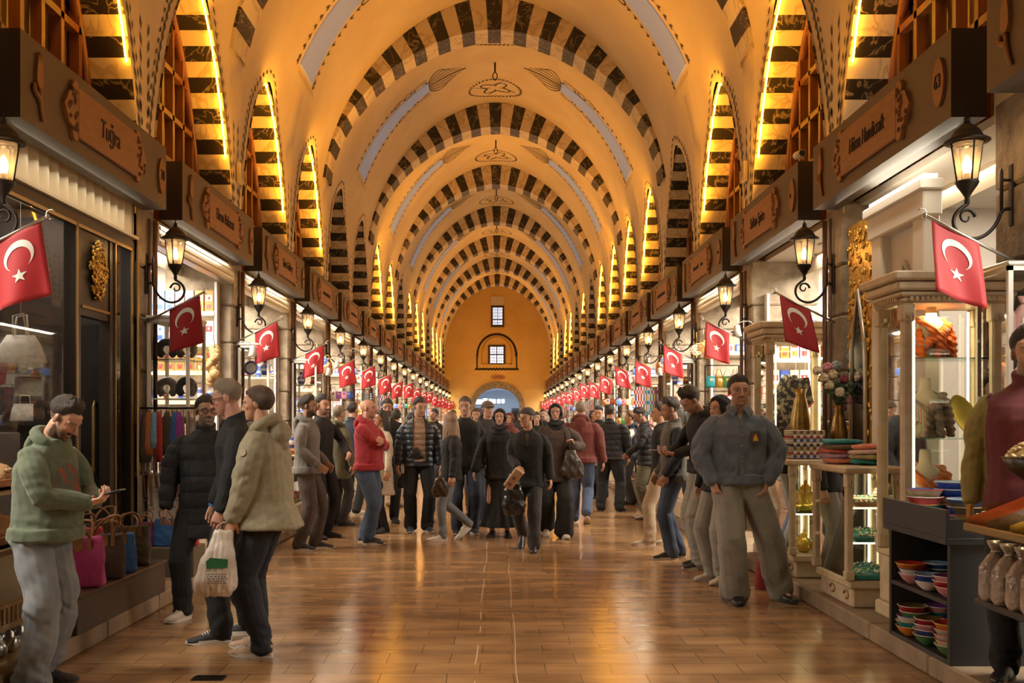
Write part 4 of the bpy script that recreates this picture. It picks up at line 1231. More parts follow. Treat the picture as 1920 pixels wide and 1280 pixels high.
# ---------------------------------------------------------------- merchandise
GM={}
def good_mesh(kind,cols):
    key=(kind,tuple(id(c) for c in cols))
    if key in GM: return GM[key]
    b=MB(); n=14
    if kind=='plate':      # standing on its rim, leaning back, facing -y
        Mx=Matrix.Translation((0,0,.13))@Matrix.Rotation(PI/2-.22,4,'X')
        b.lathe([(0,.0),(.045,.001),(.048,.002),(.085,.006),(.088,.008),(.128,.022),(.13,.019),(.07,-.008),(0,-.008)],n=22,M=Mx,mats=[0,1,0,2,1,0,0,0])
        for i in range(8):
            a=2*PI*i/8; b.ell(Mx@V(.106*math.cos(a),.106*math.sin(a),.017),(.012,.006,.004),6,4,2,M=Mx.to_3x3())
    elif kind=='bowl':
        b.lathe([(.03,0),(.034,.004),(.062,.03),(.078,.062),(.082,.066),(.078,.067),(.060,.034),(.03,.012),(0,.010)],n=18,mats=[0,0,0,1,1,2,2,2])
    elif kind=='vase':
        b.lathe([(.045,0),(.05,.01),(.075,.07),(.082,.11),(.070,.16),(.040,.20),(.036,.225),(.055,.25),(.05,.25),(.03,.22)],n=16,mats=[0,0,1,0,1,0,0,0,0])
    elif kind=='jug':
        b.lathe([(.04,0),(.07,.05),(.075,.09),(.05,.14),(.035,.17),(.045,.20),(.04,.2)],n=14,mats=[0,1,0,0,1,0])
        b.tube([(.05,0,.15),(.10,0,.15),(.105,0,.09),(.07,0,.06)],.009,6)
    elif kind=='jar':
        b.lathe([(.045,0),(.05,.005),(.05,.12),(.042,.13)],n=14); b.lathe([(.044,.13),(.046,.133),(.046,.158),(.0,.163)],n=14,m=1); b.lathe([(.0508,.03),(.0508,.09)],n=14,m=2)
    elif kind=='box':
        b.bbox((-.08,-.05,0),(.08,.05,.27),.004); b.box((-.06,-.0515,.14),(.06,-.05,.21),1); b.box((-.045,-.0515,.04),(.045,-.05,.10),2); b.ell((0,-.052,.175),(.026,.003,.022),10,5,2)
    elif kind=='tin':
        b.bbox((-.07,-.045,0),(.07,.045,.125),.006); b.box((-.05,-.0465,.03),(.05,-.045,.10),1); b.ell((0,-.047,.065),(.024,.003,.028),10,5,2)
    elif kind=='mug':
        b.lathe([(.036,0),(.04,.004),(.042,.088),(.038,.09),(.034,.02),(0,.015)],n=16,mats=[0,0,1,1,1]); b.tube([(.040,0,.07),(.070,0,.068),(.070,0,.03),(.040,0,.022)],.006,6)
        for i in range(7):
            a=2*PI*i/7; b.ell((.0415*math.cos(a),.0415*math.sin(a),.045),(.009,.009,.010),6,5,2)
    elif kind=='pot':
        b.lathe([(.03,0),(.06,.02),(.07,.06),(.05,.11),(.03,.125),(.034,.15),(.012,.165),(.012,.185),(0,.195)],n=14,mats=[0,1,0,1,0,0,1,1]); b.tube([(-.06,0,.05),(-.10,0,.09),(-.115,0,.14)],[.012,.009,.007],6,0); b.tube([(.06,0,.10),(.10,0,.10),(.10,0,.05),(.068,0,.04)],.006,6,1)
    elif kind=='lamp':     # hanging mosaic globe, hook at the origin
        b.tube([(0,0,0),(0,0,-.16)],.004,5,1); b.lathe([(.0,-.16),(.03,-.165),(.034,-.19)],n=12,m=1)
        b.ell((0,0,-.26),(.085,.085,.08),16,10,0)
        for i in range(8):
            for j in (-1,0,1):
                a=2*PI*(i+.5*(j%2))/8; r_=.084*math.cos(j*.5); b.ell((r_*math.cos(a),r_*math.sin(a),-.26+.08*math.sin(j*.5)),(.018,.018,.016),6,4,2)
        b.lathe([(.012,-.345),(.02,-.34),(.0,-.39)],n=8,m=1)
    elif kind=='beads':    # hanging string with glass eye discs
        b.tube([(0,0,0),(0,0,-.46)],.003,4,1)
        for i in range(7):
            z=-.06-.06*i; b.lathe([(0,-.008),(.024,-.006),(.028,0),(.0,.006)],n=12,M=Matrix.Translation((0,0,z))@Matrix.Rotation(PI/2,4,'X')); b.ell((0,-.008,z),(.014,.004,.014),10,5,2); b.ell((0,-.011,z),(.006,.003,.006),8,4,1)
    elif kind=='pouch':    # hanging little bag
        b.tube([(-.05,0,-.10),(-.02,0,0),(.02,0,0),(.05,0,-.10)],.005,5,1); b.loft([ering((0,0,z),rx,ry,14) for z,rx,ry in ((-.10,.06,.012),(-.16,.075,.03),(-.24,.085,.038),(-.27,.07,.02))]); b.box((-.02,-.038,-.17),(.02,-.03,-.13),2)
    elif kind=='cloth':    # hanging folded fabric
        vs=[];fs=[]; nx,nz=16,8
        for j in range(nz+1):
            for i in range(nx+1): u=i/nx; vs.append(((u-.5)*(.26-.05*j/nz),.018*math.sin(u*22)*(.4+.6*j/nz),-.62*j/nz))
        for j in range(nz):
            for i in range(nx): q=j*(nx+1)+i; fs.append((q,q+1,q+nx+2,q+nx+1))
        for f in fs: pass
        b.add(vs,fs,0,True); 
        for i,f in enumerate(fs): b.m[i]=(0,1,0,2)[((i%nx)//2)%4] if (i//nx)%3!=1 else (0 if ((i%nx)//2)%2 else 2)
    elif kind=='folded':   # folded scarf lying flat
        for i in range(3): b.bbox((-.13+.004*i,-.10+.006*i,.012*i),(.13-.003*i,.10-.004*i,.012*i+.0115),.005,(0,1,0)[i])
        b.bbox((-.11,-.098,.036),(.10,.07,.046),.005,2)
    elif kind=='cone':     # spice heap in a round tray
        b.lathe([(.10,0),(.115,.03),(.118,.03),(.10,.004)],n=18,m=1); b.lathe([(.108,.022),(.085,.05),(.05,.085),(.015,.115),(0,.118)],n=18,m=0)
    elif kind=='pack':     # cellophane packet with tied neck
        b.loft([ering((0,0,z),rx,ry,14) for z,rx,ry in ((0,.05,.03),(.02,.06,.04),(.12,.058,.038),(.16,.03,.02),(.175,.012,.010),(.20,.028,.016),(.215,.034,.010))]); b.box((-.028,-.041,.05),(.028,-.036,.10),1); b.tube([(.014*math.cos(t),.012*math.sin(t),.175) for t in [2*PI*i/8 for i in range(8)]],.004,4,2,closed=True)
    elif kind=='bottle':
        b.lathe([(.03,0),(.034,.006),(.034,.10),(.03,.125),(.013,.15),(.012,.17)],n=12); b.lathe([(.014,.165),(.016,.168),(.016,.20),(0,.203)],n=12,m=1); b.lathe([(.0346,.03),(.0346,.085)],n=12,m=2)
    elif kind=='cushion':
        b.ell((0,0,.09),(.13,.06,.10),16,10,0); b.ell((0,-.05,.09),(.05,.016,.04),10,6,1)
    elif kind=='neckpillow':
        b.tube([(.085*math.sin(a),0,.125-.085*math.cos(a)) for a in [PI*(.16+1.68*i/18) for i in range(19)]][::-1],[.036]+[.046]*17+[.036],12,0); b.tube([(.03*math.cos(a),-.05,.045+.02*math.sin(a)) for a in [2*PI*i/8 for i in range(8)]],.006,5,1,closed=True)
    elif kind=='tile':     # framed tile, leaning
        Mx=Matrix.Rotation(-.15,4,'X'); b.box((-.11,0,0),(.11,.012,.22),0,M=Mx); b.box((-.095,-.003,.015),(.095,0,.205),1,M=Mx)
        for i in range(8):
            a=2*PI*i/8; b.ell(Mx@V(.055*math.cos(a),-.004,.11+.055*math.sin(a)),(.024,.003,.016),8,4,2,M=Matrix.Rotation(-a,3,'Y'))
        b.ell(Mx@V(0,-.004,.11),(.022,.003,.022),8,4,2)
    me=b.mesh('goods_'+kind); 
    bm=bmesh.new(); bm.from_mesh(me); bmesh.ops.recalc_face_normals(bm,faces=bm.faces); bm.to_mesh(me); bm.free()
    for c in cols: me.materials.append(c)
    GM[key]=me; return me
NAME={'plate':('painted_plate','plate'),'bowl':('ceramic_bowl','bowl'),'vase':('vase','vase'),'jug':('jug','jug'),'jar':('glass_jar','jar'),'box':('gift_box','box'),'tin':('tea_tin','tin'),'mug':('mug','mug'),'pot':('metal_teapot','teapot'),'lamp':('hanging_mosaic_lamp','lamp'),'beads':('hanging_bead_string','ornament'),'pouch':('hanging_pouch','bag'),'cloth':('hanging_fabric','fabric'),'folded':('folded_scarf','scarf'),'cone':('spice_tray','spice'),'pack':('cellophane_packet','packet'),'bottle':('bottle','bottle'),'cushion':('cushion','cushion'),'neckpillow':('neck_pillow','pillow'),'tile':('painted_tile','tile')}
USED={}
def ordn(n): return ORD[n] if n<len(ORD) else 'number %d'%(n+1)
def put(kind,cols,loc,label,rz=0.0,sc=1.0,group=None,name=None,cat=None):
    nm,ct=NAME[kind]; me=good_mesh(kind,cols); o=bpy.data.objects.new(name or nm,me); COL.objects.link(o)
    o.location=loc; o.rotation_euler=(0,0,rz); o.scale=(sc,)*3 if isinstance(sc,(int,float)) else sc
    n=USED.get(label,0); USED[label]=n+1
    return tag(o,label,cat or ct,group)
COLN={'red':(.42,.03,.03),'blue':(.03,.07,.32),'pale blue':(.25,.42,.58),'white':(.72,.68,.62),'orange':(.60,.20,.03),'yellow':(.65,.45,.06),'turquoise':(.03,.32,.36),'green':(.06,.22,.07),'pink':(.62,.26,.30),'gold':(.55,.36,.08),'brown':(.16,.07,.03),'cream':(.66,.56,.40),'purple':(.22,.05,.26),'black':(.02,.02,.022),'copper':(.55,.22,.10),'silver':(.5,.48,.45)}
def cm(n,r=.35): return C(COLN[n],.28 if n in('gold','copper','silver') else r,.85 if n in('gold','copper','silver') else 0.0)
SHOPN={(-1,0):'Tu\u011fra shop',(1,0):'H\u00fcma shop',(-1,1):'Ebem Baharat shop',(1,1):'Sultan Spice shop'}
def shop(s,k): return SHOPN.get((s,k)) or '%s %s-side shop'%(ordn(k+1),SIDE[s])
# ---- furniture
def frame_box(b,lo,hi,t,m=0):
    x0,y0,z0=lo;x1,y1,z1=hi
    for x in (x0,x1-t):
        for y in (y0,y1-t): b.box((x,y,z0),(x+t,y+t,z1),m)
    for z in (z0,z1-t):
        for x in (x0,x1-t): b.box((x,y0,z),(x+t,y1,z+t),m)
        for y in (y0,y1-t): b.box((x0,y,z),(x1,y+t,z+t),m)
def glass_panes(b,lo,hi,e=.004):
    x0,y0,z0=lo;x1,y1,z1=hi
    b.quad((x0+e,y0,z0),(x0+e,y1,z0),(x0+e,y1,z1),(x0+e,y0,z1)); b.quad((x1-e,y0,z0),(x1-e,y1,z0),(x1-e,y1,z1),(x1-e,y0,z1))
    b.quad((x0,y0+e,z0),(x1,y0+e,z0),(x1,y0+e,z1),(x0,y0+e,z1)); b.quad((x0,y1-e,z0),(x1,y1-e,z0),(x1,y1-e,z1),(x0,y1-e,z1))
def case(name,label,x0,x1,y0,y1,zb,z0,z1,fm,bm_,shelves=(),led=None,cat='display case',top=None,group=None):
    "glass show case: base zb..z0, glazed z0..z1"
    cx,cy=(x0+x1)/2,(y0+y1)/2; t=thing(name,label,cat,(cx,cy,zb),0,group); w,d=(x1-x0)/2,(y1-y0)/2
    b=MB(); b.bbox((-w,-d,0),(w,d,z0-zb),.008); b.build('base_cabinet',bm_,t)
    b=MB(); frame_box(b,(-w,-d,z0-zb+.001),(w,d,z1-zb),.028); b.build('frame',fm,t)
    b=MB(); glass_panes(b,(-w+.008,-d+.008,z0-zb+.03),(w-.008,d-.008,z1-zb-.03)); b.build('glass',M['glass'],t)
    for z in shelves:
        b=MB(); b.box((-w+.03,-d+.03,z-zb-.008),(w-.03,d-.03,z-zb)); b.build('glass_shelf',M['shelfglass'],t)
        if led:
            b=MB(); b.box((-w+.016,-d+.028,z-zb-.012),(-w+.024,d-.028,z-zb)); b.box((w-.024,-d+.028,z-zb-.012),(w-.016,d-.028,z-zb)); b.box((-w+.03,-d+.016,z-zb-.012),(w-.03,-d+.024,z-zb)); b.build('led_strip',led,t)
    b=MB(); b.bbox((-w-.012,-d-.012,z1-zb),(w+.012,d+.012,z1-zb+.03),.008); b.build('top_board',top or fm,t)
    return t
M['shelfglass']=glass('green_edge_glass',(.80,.95,.90),.8,.06)
M['lampdisc']=mat('spot_lamp_face',(1,.95,.9),.4,emit=14,ecol=(1,.90,.74))
def spot(loc,label,rz=0,group='clip-on spot lamps'):
    t=thing('spot_lamp',label,'lamp',loc,rz,group)
    b=MB(); b.lathe([(.03,.13),(.036,.12),(.040,.07),(.058,.0)],n=14); b.build('lamp_shade',M['white'],t)
    b=MB(); b.lathe([(0,.012),(.052,.010)],n=14); b.build('bulb',M['lampdisc'],t,fix=False)
    b=MB(); b.tube([(0,0,.125),(0,.05,.17),(0,.14,.18),(0,.20,.14)],.006,6); b.build('arm',M['steel'],t); return t
def shelf_unit(s,k,label,xs,zs,Y,mt,trim=None,depth=.28):
    x0,x1=sorted((s*xs[0],s*xs[1])); t=thing('wall_shelf',label,'shelf',((x0+x1)/2,Y,zs[0]),0)
    w=(x1-x0)/2
    for z in zs:
        b=MB(); b.box((-w,-depth,z-zs[0]-.02),(w,0,z-zs[0])); b.box((-w,-depth-.012,z-zs[0]-.045),(w,-depth,z-zs[0]+.008),1); b.build('board',[mt,trim or mt],t)
    b=MB(); b.box((-w-.03,-depth,zs[0]*0-.6),(-w,0,zs[-1]-zs[0]+.36)); b.box((w,-depth,-.6),(w+.03,0,zs[-1]-zs[0]+.36)); b.box((-w,-.012,-.6),(w,.0,zs[-1]-zs[0]+.36)); b.build('back_frame',mt,t)
    b=MB(); 
    for z in zs[1:]: b.box((-w+.02,-depth+.01,z-zs[0]-.032),(w-.02,-depth+.03,z-zs[0]-.021))
    b.build('led_strip',M['led_w'],t); return t
# ---------------------------------------------------------------- the shops
rs=random.Random(21)
def tri(a,b_,c): return (cm(a),cm(b_),cm(c))
PALE=mat('pale_stall_wood',(.42,.29,.15),.55,col2=(.34,.23,.11),scale=4,stretch=(1,6,6))
# ================= left, nearest: the nut stall at the frame's edge
t=thing('nut_stall','pale wooden stall of nuts and bottles behind the man in the green hoodie','stall',(-2.96,5.35,.12))
q=MB(); q.bbox((-.33,.74,0),(.36,.79,.62),.006); q.build('end_panel',M['cream'],t)
q=MB(); q.box((-.3,-.8,.60),(.36,.74,.63)); q.build('board',PALE,t)
q=MB(); q.box((-.22,-.8,.90),(.15,.74,.93)); q.box((-.215,-.78,.63),(-.19,-.75,.90)); q.box((-.215,.70,.63),(-.19,.73,.90)); q.build('upper_board',PALE,t)
q=MB()
q.box((.32,-.8,.20),(.35,.78,.22)); q.box((.32,-.8,.31),(.35,.78,.33))
y=-.78
while y<.76: q.box((.325,y,.22),(.345,y+.022,.31)); y+=.05
q.build('slatted_rail',PALE,t)
q=MB(); q.box((-.3,-.8,.18),(.33,.74,.20)); q.build('middle_board',PALE,t)
q=MB(); q.box((-.3,-.8,.0),(.33,.74,.02)); q.build('lower_board',PALE,t)
for j,(n_,c1,c2,y_,z_) in enumerate((('walnuts',(.30,.17,.08),(.16,.08,.04),5.85,.84),('pale pistachios',(.50,.36,.18),(.33,.21,.09),5.35,.84),('dried figs',(.36,.21,.10),(.22,.12,.05),5.9,1.12),('peeled almonds',(.62,.45,.24),(.48,.33,.16),5.40,1.12))):
    tr=thing('nut_tray','wooden tray heaped with %s on the nut stall'%n_,'nuts',(-2.94 if z_<1 else -2.98,y_,.752 if z_<1 else 1.052))
    q=MB(); q.box((-.19,-.22,0),(.30 if z_<1 else .2,.22,.02)); q.box((-.19,-.22,.0),(-.17,.22,.08)); q.box((.28 if z_<1 else .18,-.22,0),(.30 if z_<1 else .2,.22,.06)); q.box((-.2,-.22,0),(.28 if z_<1 else .18,-.2,.07)); q.box((-.2,.2,0),(.28 if z_<1 else .18,.22,.07))
    q.build('tray',M['plaque'],tr); q=MB(); rn_=random.Random(j)
    W_=.27 if z_<1 else .17
    q.loft([[Vector((max(-.165,min(W_,x)),y,.03+z)) for x,y in [(.04+ .25*f*math.cos(a),.2*f*math.sin(a)) for a in [2*PI*i/16 for i in range(16)]]] for f,z in ((1,0),(.75,.06),(.4,.11),(.1,.13))])
    for i in range(230):
        a=rn_.uniform(0,2*PI); f=rn_.random()**.5*.97; x,y=.04+.24*f*math.cos(a),.19*f*math.sin(a); zz=.035+.13*(1-f**1.3)
        q.ell((max(-.155,min(W_-.01,x)),y,zz),(.016,.013,.011),6,4,i%2)
    o=q.build('nuts',[C(c1,.7),C(c2,.7)],tr); o['kind']='stuff'
for i in range(12):
    put('bottle',(C((.52,.48,.40),.2),C((.60,.55,.03),.4),C((.55,.5,.45))),(-2.70-.075*(i%2),5.0+.085*(i//2)+.04*(i%2),.3205),'small clear bottle with a yellow cap, %s of the row on the nut stall'%ordn(i),group='yellow-capped bottles on the nut stall')
for i in range(10):
    put('pot',(cm('silver'),cm('silver')),(-2.70-.12*(i%2),5.40+.13*(i//2),.1405),'small silver pot in the slatted crate, %s from the near end'%ordn(i),rz=rs.uniform(0,6),sc=.75,group='silver pots in the slatted crate')
# ================= left, Tugra: dark glazed shopfront
t=thing('shopfront','dark glazed shopfront with bronze trim and pleated cream fascia, under the Tu\u011fra sign','shopfront',(-3.20,7.5,.12))
q=MB()
for y0,y1 in ((-1.36,-1.26),(.12,.22),(.80,.90),(1.26,1.37)): q.box((-.05,y0,0),(.04,y1,2.93))
q.box((-.05,-1.3,2.86),(.045,1.3,2.96)); q.box((-.05,-1.3,0),(.04,.15,.34)); q.box((-.04,.2,2.16),(.03,.85,2.9)); q.build('dark_frame',M['darkwood'],t)
q=MB()
for y in (.12,.885,-1.27,1.26): q.box((.042,y,0),(.055,y+.022,2.86))
for z,y0,y1 in ((2.83,-1.26,1.28),(.34,-1.26,.12)): q.box((.042,y0,z),(.055,y1,z+.025))
for a_ in ((.25,.80,2.22,2.24),(.25,.80,2.84,2.86)): q.box((.032,a_[0],a_[2]),(.04,a_[1],a_[3]))
q.build('bronze_trim',M['bronze'],t)
q=MB(); q.quad((0,-1.26,.36),(0,.12,.36),(0,.12,2.84),(0,-1.26,2.84)); q.quad((0,.92,.05),(0,1.26,.05),(0,1.26,2.84),(0,.92,2.84)); q.build('window_glass',M['glass'],t,fix=False)
q=MB(); n_=34; pts=[]
for i in range(n_*4+1):
    y=-1.36+2.73*i/(n_*4); pts.append((.03+.022*math.sin(2*PI*i/4/1.0*.25*2),y))
q.add([(x,y,2.97) for x,y in pts]+[(x,y,3.30) for x,y in pts],[(i,i+1,len(pts)+i+1,len(pts)+i) for i in range(len(pts)-1)],0,True); q.build('pleated_fascia',M['cream'],t,fix=False)
q=MB(); q.box((.0,-1.36,2.945),(.075,1.37,2.97)); q.build('fascia_trim',M['cream'],t)
q=MB(); rn_=random.Random(5)
for i in range(300):
    a=rn_.uniform(0,2*PI); f=rn_.random()**.6; y=.52+.16*f*math.cos(a)*(1-.25*abs(math.sin(a))); z=2.54+.24*f*math.sin(a)
    q.ell((.045+rn_.uniform(0,.03),y,z),(.012,.014,.022),6,4,0,M=Matrix.Rotation(a,3,'X'))
q.build('gilded_wreath',M['gold'],t)
q=MB(); q.box((-.62,.84,0),(-.02,.88,2.14)); q.build('door',C((.012,.009,.008),.3),t)
q=MB(); q.tube([(-.10,.83,.9),(-.10,.80,.95),(-.10,.80,1.45),(-.10,.83,1.5)],.012,7); q.build('handle',M['bronze'],t)
q=MB(); q.bbox((-.02,1.37,0),(.07,1.42,3.25),.01); q.build('corner_post',M['bronze'],t)
# window display
t=thing('window_plinth','pale stepped display plinth behind the Tu\u011fra shop window','plinth',(-3.62,6.9,.12)); q=MB(); q.bbox((-.25,-.55,0),(.25,.6,.95),.01); q.bbox((-.25,-.1,.95),(.1,.6,1.25),.01); q.build('plinth_body',mat('grey_display',(.16,.14,.13),.5),t)
t=thing('shade_panel_shelving','dark wooden display wall inside the Tu\u011fra shop','shelf',(-3.98,8.80,.12)); q=MB(); q.box((-.75,0,0),(.62,.03,3.2)); q.build('shade_board',M['darkwood'],t)  # dark panel added so the too pale shop interior reads as gloom
for z in (1.3,1.75):
    q=MB(); q.box((-.7,-.28,z),(.6,0,z+.025)); q.build('shelf_board',M['darkwood'],t)
WBG=fab('cream_leather',(.62,.56,.48),.5)
for i,(y,z,mt_,nm,sc_) in enumerate(((6.35,1.445,fab('violet_velvet',(.10,.04,.22)),'violet',.7),(6.75,1.445,WBG,'cream',.8),(7.2,1.445,fab('silver_cloth',(.35,.33,.32),.4),'silver',.7),(6.4,1.895,fab('bronze_cloth',(.20,.12,.05),.4),'bronze',.7),(6.9,1.895,WBG,'ivory',.7),(7.3,1.895,fab('night_blue',(.02,.04,.16)),'blue',.7))):
    tg=thing('handbag','small %s handbag on the %s shelf inside the Tu\u011fra window'%(nm,('lower','upper')[z>1.6]),'bag',(-4.42+(y-6.35)*.95,8.66,z),0,'handbags inside the Tu\u011fra window'); tg.scale=(sc_,)*3
    q=MB(); q.loft([ering((0,0,zz),rx,ry,20,e=3) for zz,rx,ry in ((0,.14,.06),(.02,.16,.07),(.14,.14,.05),(.2,.12,.02))]); q.build('bag_body',mt_,tg); q=MB(); q.tube([(-.06,0,.19),(-.05,0,.29),(.05,0,.29),(.06,0,.19)],.008,6); q.build('handle',mt_,tg)
tg=thing('handbag','white slouchy handbag hanging high behind the Tu\u011fra glass','bag',(-3.52,7.5,2.10),.2); q=MB(); q.loft([ering((0,0,zz),rx,ry,20,e=2.6) for zz,rx,ry in ((-.24,.16,.06),(-.20,.19,.08),(-.08,.15,.06),(0,.10,.03))]); q.build('bag_body',WBG,tg); q=MB()
for sg in (-1,1): q.tube([(-.05,.02*sg,-.02),(-.04,.05*sg,.14),(.03,.05*sg,.16),(.05,.02*sg,-.02)],.008,6)
q.tube([(0,0,.14),(0,0,1.25)],.003,4); q.build('handle',WBG,tg)
put('lamp',(mat('lit_shade',(.9,.85,.75),.5,emit=1.6,ecol=(1,.85,.6)),cm('silver'),cm('white')),(-3.45,6.55,2.75),'white hanging lamp just inside the Tu\u011fra shop window',sc=1.5)
def tote(loc,rz,sc,col,lab,grp,hm_=None,tw=.0):
    t=thing('tote_bag',lab,'bag',loc,rz,grp); t.scale=(sc,)*3
    b=MB(); b.loft([ering((0,0,z),rx,ry,28,e=4) for z,rx,ry in ((0,.135,.062),(.012,.150,.072),(.12,.150,.068),(.24,.143,.045),(.30,.135,.022),(.305,.130,.014))]); me=remesh(b,.010,2); P=coords(me); N=normals(me); setco(me,P+N*(.006*npn(P,int(loc[1]*91)%97,8,8,7,3))[:,None]); me.materials.append(col); inst('bag_body',me,t)
    lm=M['handle']
    for sg in (-1,1):
        b=MB(); lean_=sg*.05+tw; ex=rs.uniform(-.06,.06); lean_=sg*rs.uniform(.02,.10)+tw; zt_=rs.uniform(.38,.46); b.tube(chaikin([(-.065,sg*.022,.22),(-.066,sg*.030,.305),(-.062+ex*.5,sg*.05+lean_*.6,.32+(zt_-.32)*.6),(-.03+ex,sg*.06+lean_,zt_),(.03+ex,sg*.06+lean_,zt_),(.062+ex*.5,sg*.05+lean_*.6,.32+(zt_-.32)*.6),(.066,sg*.030,.305),(.065,sg*.022,.22)],2),.0085,7); b.build('handle',lm,t)
    b=MB()
    b.box((-.075,-.050,.225),(-.05,-.043,.30)); b.box((.05,-.050,.225),(.075,-.043,.30)); b.prism([(-.03,.235),(0,.215),(.03,.235),(.03,.30),(-.03,.30)],.006,M=Matrix.Translation((0,-.050,0))); b.build('leather_tab',lm,t)
    return t
M['handle']=mat('tan_leather',(.30,.15,.055),.45,col2=(.22,.10,.035),scale=12)
t=thing('display_step','dark brown display step in front of the Tu\u011fra shop with bags on it','step',(-2.86,6.985,.12)); q=MB(); q.bbox((-.255,-.815,0),(.33,.815,.23),.006); q.build('step_body',mat('step_brown',(.060,.038,.024),.45),t); q=MB(); q.bbox((-.258,-.82,.23),(.345,.82,.25),.005); q.build('step_top',mat('step_top',(.085,.05,.032),.35),t)
t=thing('display_step','low brown step near the pier beyond the Tu\u011fra door','step',(-2.86,8.71,.12)); q=MB(); q.bbox((-.30,-.19,0),(.33,.15,.25),.006); q.build('step_body',mat('step_taupe',(.13,.10,.065),.5),t)
fb_=lambda n,c: fab('canvas_'+n,c,.75,bump=.15,bscale=300)
PINK=fb_('pink',(.36,.035,.16)); OLV=fb_('olive',(.06,.042,.022)); BLU=fb_('blue',(.02,.10,.30)); PUR=fb_('purple',(.20,.03,.24)); REDC=fb_('red',(.40,.03,.03)); LBL=fb_('pale_blue',(.18,.33,.48)); DKB=fb_('dark_brown',(.045,.025,.014)); ORG=fb_('orange',(.40,.13,.03)); GRY=fb_('slate',(.05,.05,.045))
G1='canvas tote bags on the display steps'
for c,x,y,sc,rz,lab in ((PINK,-2.66,6.50,1.08,.25,'large pink canvas tote bag at the near end of the dark display step'),(DKB,-2.64,6.83,1.0,.5,'dark brown tote bag between the pink and the blue one'),(BLU,-2.66,7.13,.92,.4,'bright blue tote bag on the dark display step'),(OLV,-2.68,7.46,.98,.5,'olive brown tote bag at the far end of the dark display step'),(PUR,-2.95,6.45,1.0,.3,'purple tote bag behind the large pink one'),(OLV,-2.95,6.85,1.0,.3,'olive tote bag in the back row of the dark step'),(REDC,-2.95,7.25,1.0,.4,'red tote bag in the back row of the dark step'),(DKB,-2.95,7.62,1.0,.4,'brown tote bag in the back row near the door')):
    tote((x,y,.371),rz,sc,c,lab,G1,tw=rs.uniform(-.07,.07))
for c,x,lab in ((PUR,-2.985,'small purple tote bag on the low step by the pier'),(BLU,-2.80,'small blue tote bag on the low step by the pier'),(REDC,-2.63,'small red tote bag at the end of the low step')):
    tote((x,8.66,.371),.15,.68 if c is not BLU else .78,c,lab,G1)
# rod with hanging folded bags and belts
t=thing('hanging_rod','dark rod with hooks between the pier and the white cabinet, hung with small bags','rod',(-2.80,8.93,1.57)); q=MB(); q.tube([(-.36,0,0),(.40,0,0)],.010,7); 
for x in (-.34,.38): q.tube([(x,0,0),(x,0,-1.45)],.010,6)
q.build('rod_bar',M['iron'],t)
for i,(c,px) in enumerate(((PUR,258),(GRY,270),(ORG,277),(LBL,287),(REDC,297),(OLV,311),(BLU,325),(PUR,333))):
    x=at(px,765,8.88).x
    t=thing('folding_bag','folded %s bag hanging from the rod by the pier'%('purple','slate grey','orange brown','pale blue','red','olive','royal blue','magenta')[i],'bag',(x,8.93,1.567),rs.uniform(-.3,.3),'folded bags on the rod')
    q=MB(); w_=.035+.02*((i*3)%4)/3; L_=.36+.06*((i*5)%3)
    q.loft([ering((rs.uniform(-.006,.006),-.02,z),w_*f,.022*f,12) for z,f in ((-.03,.35),(-.09,.8),(-.2,1.0),(-L_*.8,1.15),(-L_,.9))]); q.build('bag_body',c,t)
    q=MB(); q.tube([(-.012,-.02,-.05),(-.01,0,.005),(.01,0,.005),(.012,-.02,-.05)],.004,5); q.build('hook_loop',M['handle'],t)
for i in range(13):
    x=at(258+i*10.5,800,8.93).x; t=thing('leather_belt','brown leather strap hanging below the rod, %s from the pier'%ordn(i),'belt',(x,8.95,1.40),0,'leather straps below the rod')
    q=MB(); q.tube([(0,0,.15),(.01,0,-.1),(-.012,0,-.35),(.015,0,-.55-.08*(i%3))],.018,6,flat=.35); q.build('strap',mat('strap_brown_%d'%i,(.17,.06,.02),.4) if i%2 else M['handle'],t)
    q=MB(); q.tube([(-.014,-.004,-.58-.08*(i%3)),(.04,-.004,-.58-.08*(i%3)),(.04,-.004,-.54-.08*(i%3)),(-.014,-.004,-.54-.08*(i%3))],.004,5,closed=True); q.build('buckle',M['bronze'],t)
# ================= upright white cabinets by the left piers
def cabinet(s,k,y0,lab,items=True):
    y1=y0+.52; x0,x1=(-3.10,-2.72) if s<0 else (2.72,3.10)
    case('upright_cabinet',lab,x0,x1,y0,y1,.12,.95,2.38,M['white'],M['white'],(1.30,1.66,2.02),None,'cabinet')
    for j,z in enumerate((.95,1.30,1.66,2.02)):
        for i in range(2):
            kd,cs,nm=((('neckpillow',(fab('grey_plush',(.24,.22,.20)),cm('red'),cm('white')),'grey neck pillow'),('neckpillow',(fab('dark_plush',(.07,.075,.085)),cm('red'),cm('white')),'dark grey neck pillow')) if (k==1 and j>=1) else (('plate',tri('white','blue','red'),'white painted plate'),('vase',tri('blue','white','blue'),'blue striped vase'),('jar',tri('gold','brown','red'),'amber jar'),('tin',tri('copper','gold','red'),'copper coloured tin')))[ (i+j)%2 if k==1 and j>=1 else (i+2*j+k)%4]
            put(kd,cs,((x0+x1)/2+(-.09+.18*i),y0+.24,z+.001),'%s, %s on %s shelf, cabinet at %s'%(nm,('left','right')[i],('lowest','second','third','top')[j],shop(s,k)),sc=.72 if kd in('plate',) else .8)
cabinet(-1,1,8.98 +.02,'white upright cabinet with neck pillows in front of the first stone pier')
cabinet(-1,2,12.14,'white upright glass cabinet in front of the second stone pier on the left')
cabinet(-1,3,15.30,'white upright glass cabinet in front of the third stone pier on the left')
cabinet(1,3,15.30,'white upright glass cabinet before the third stone pier on the right')
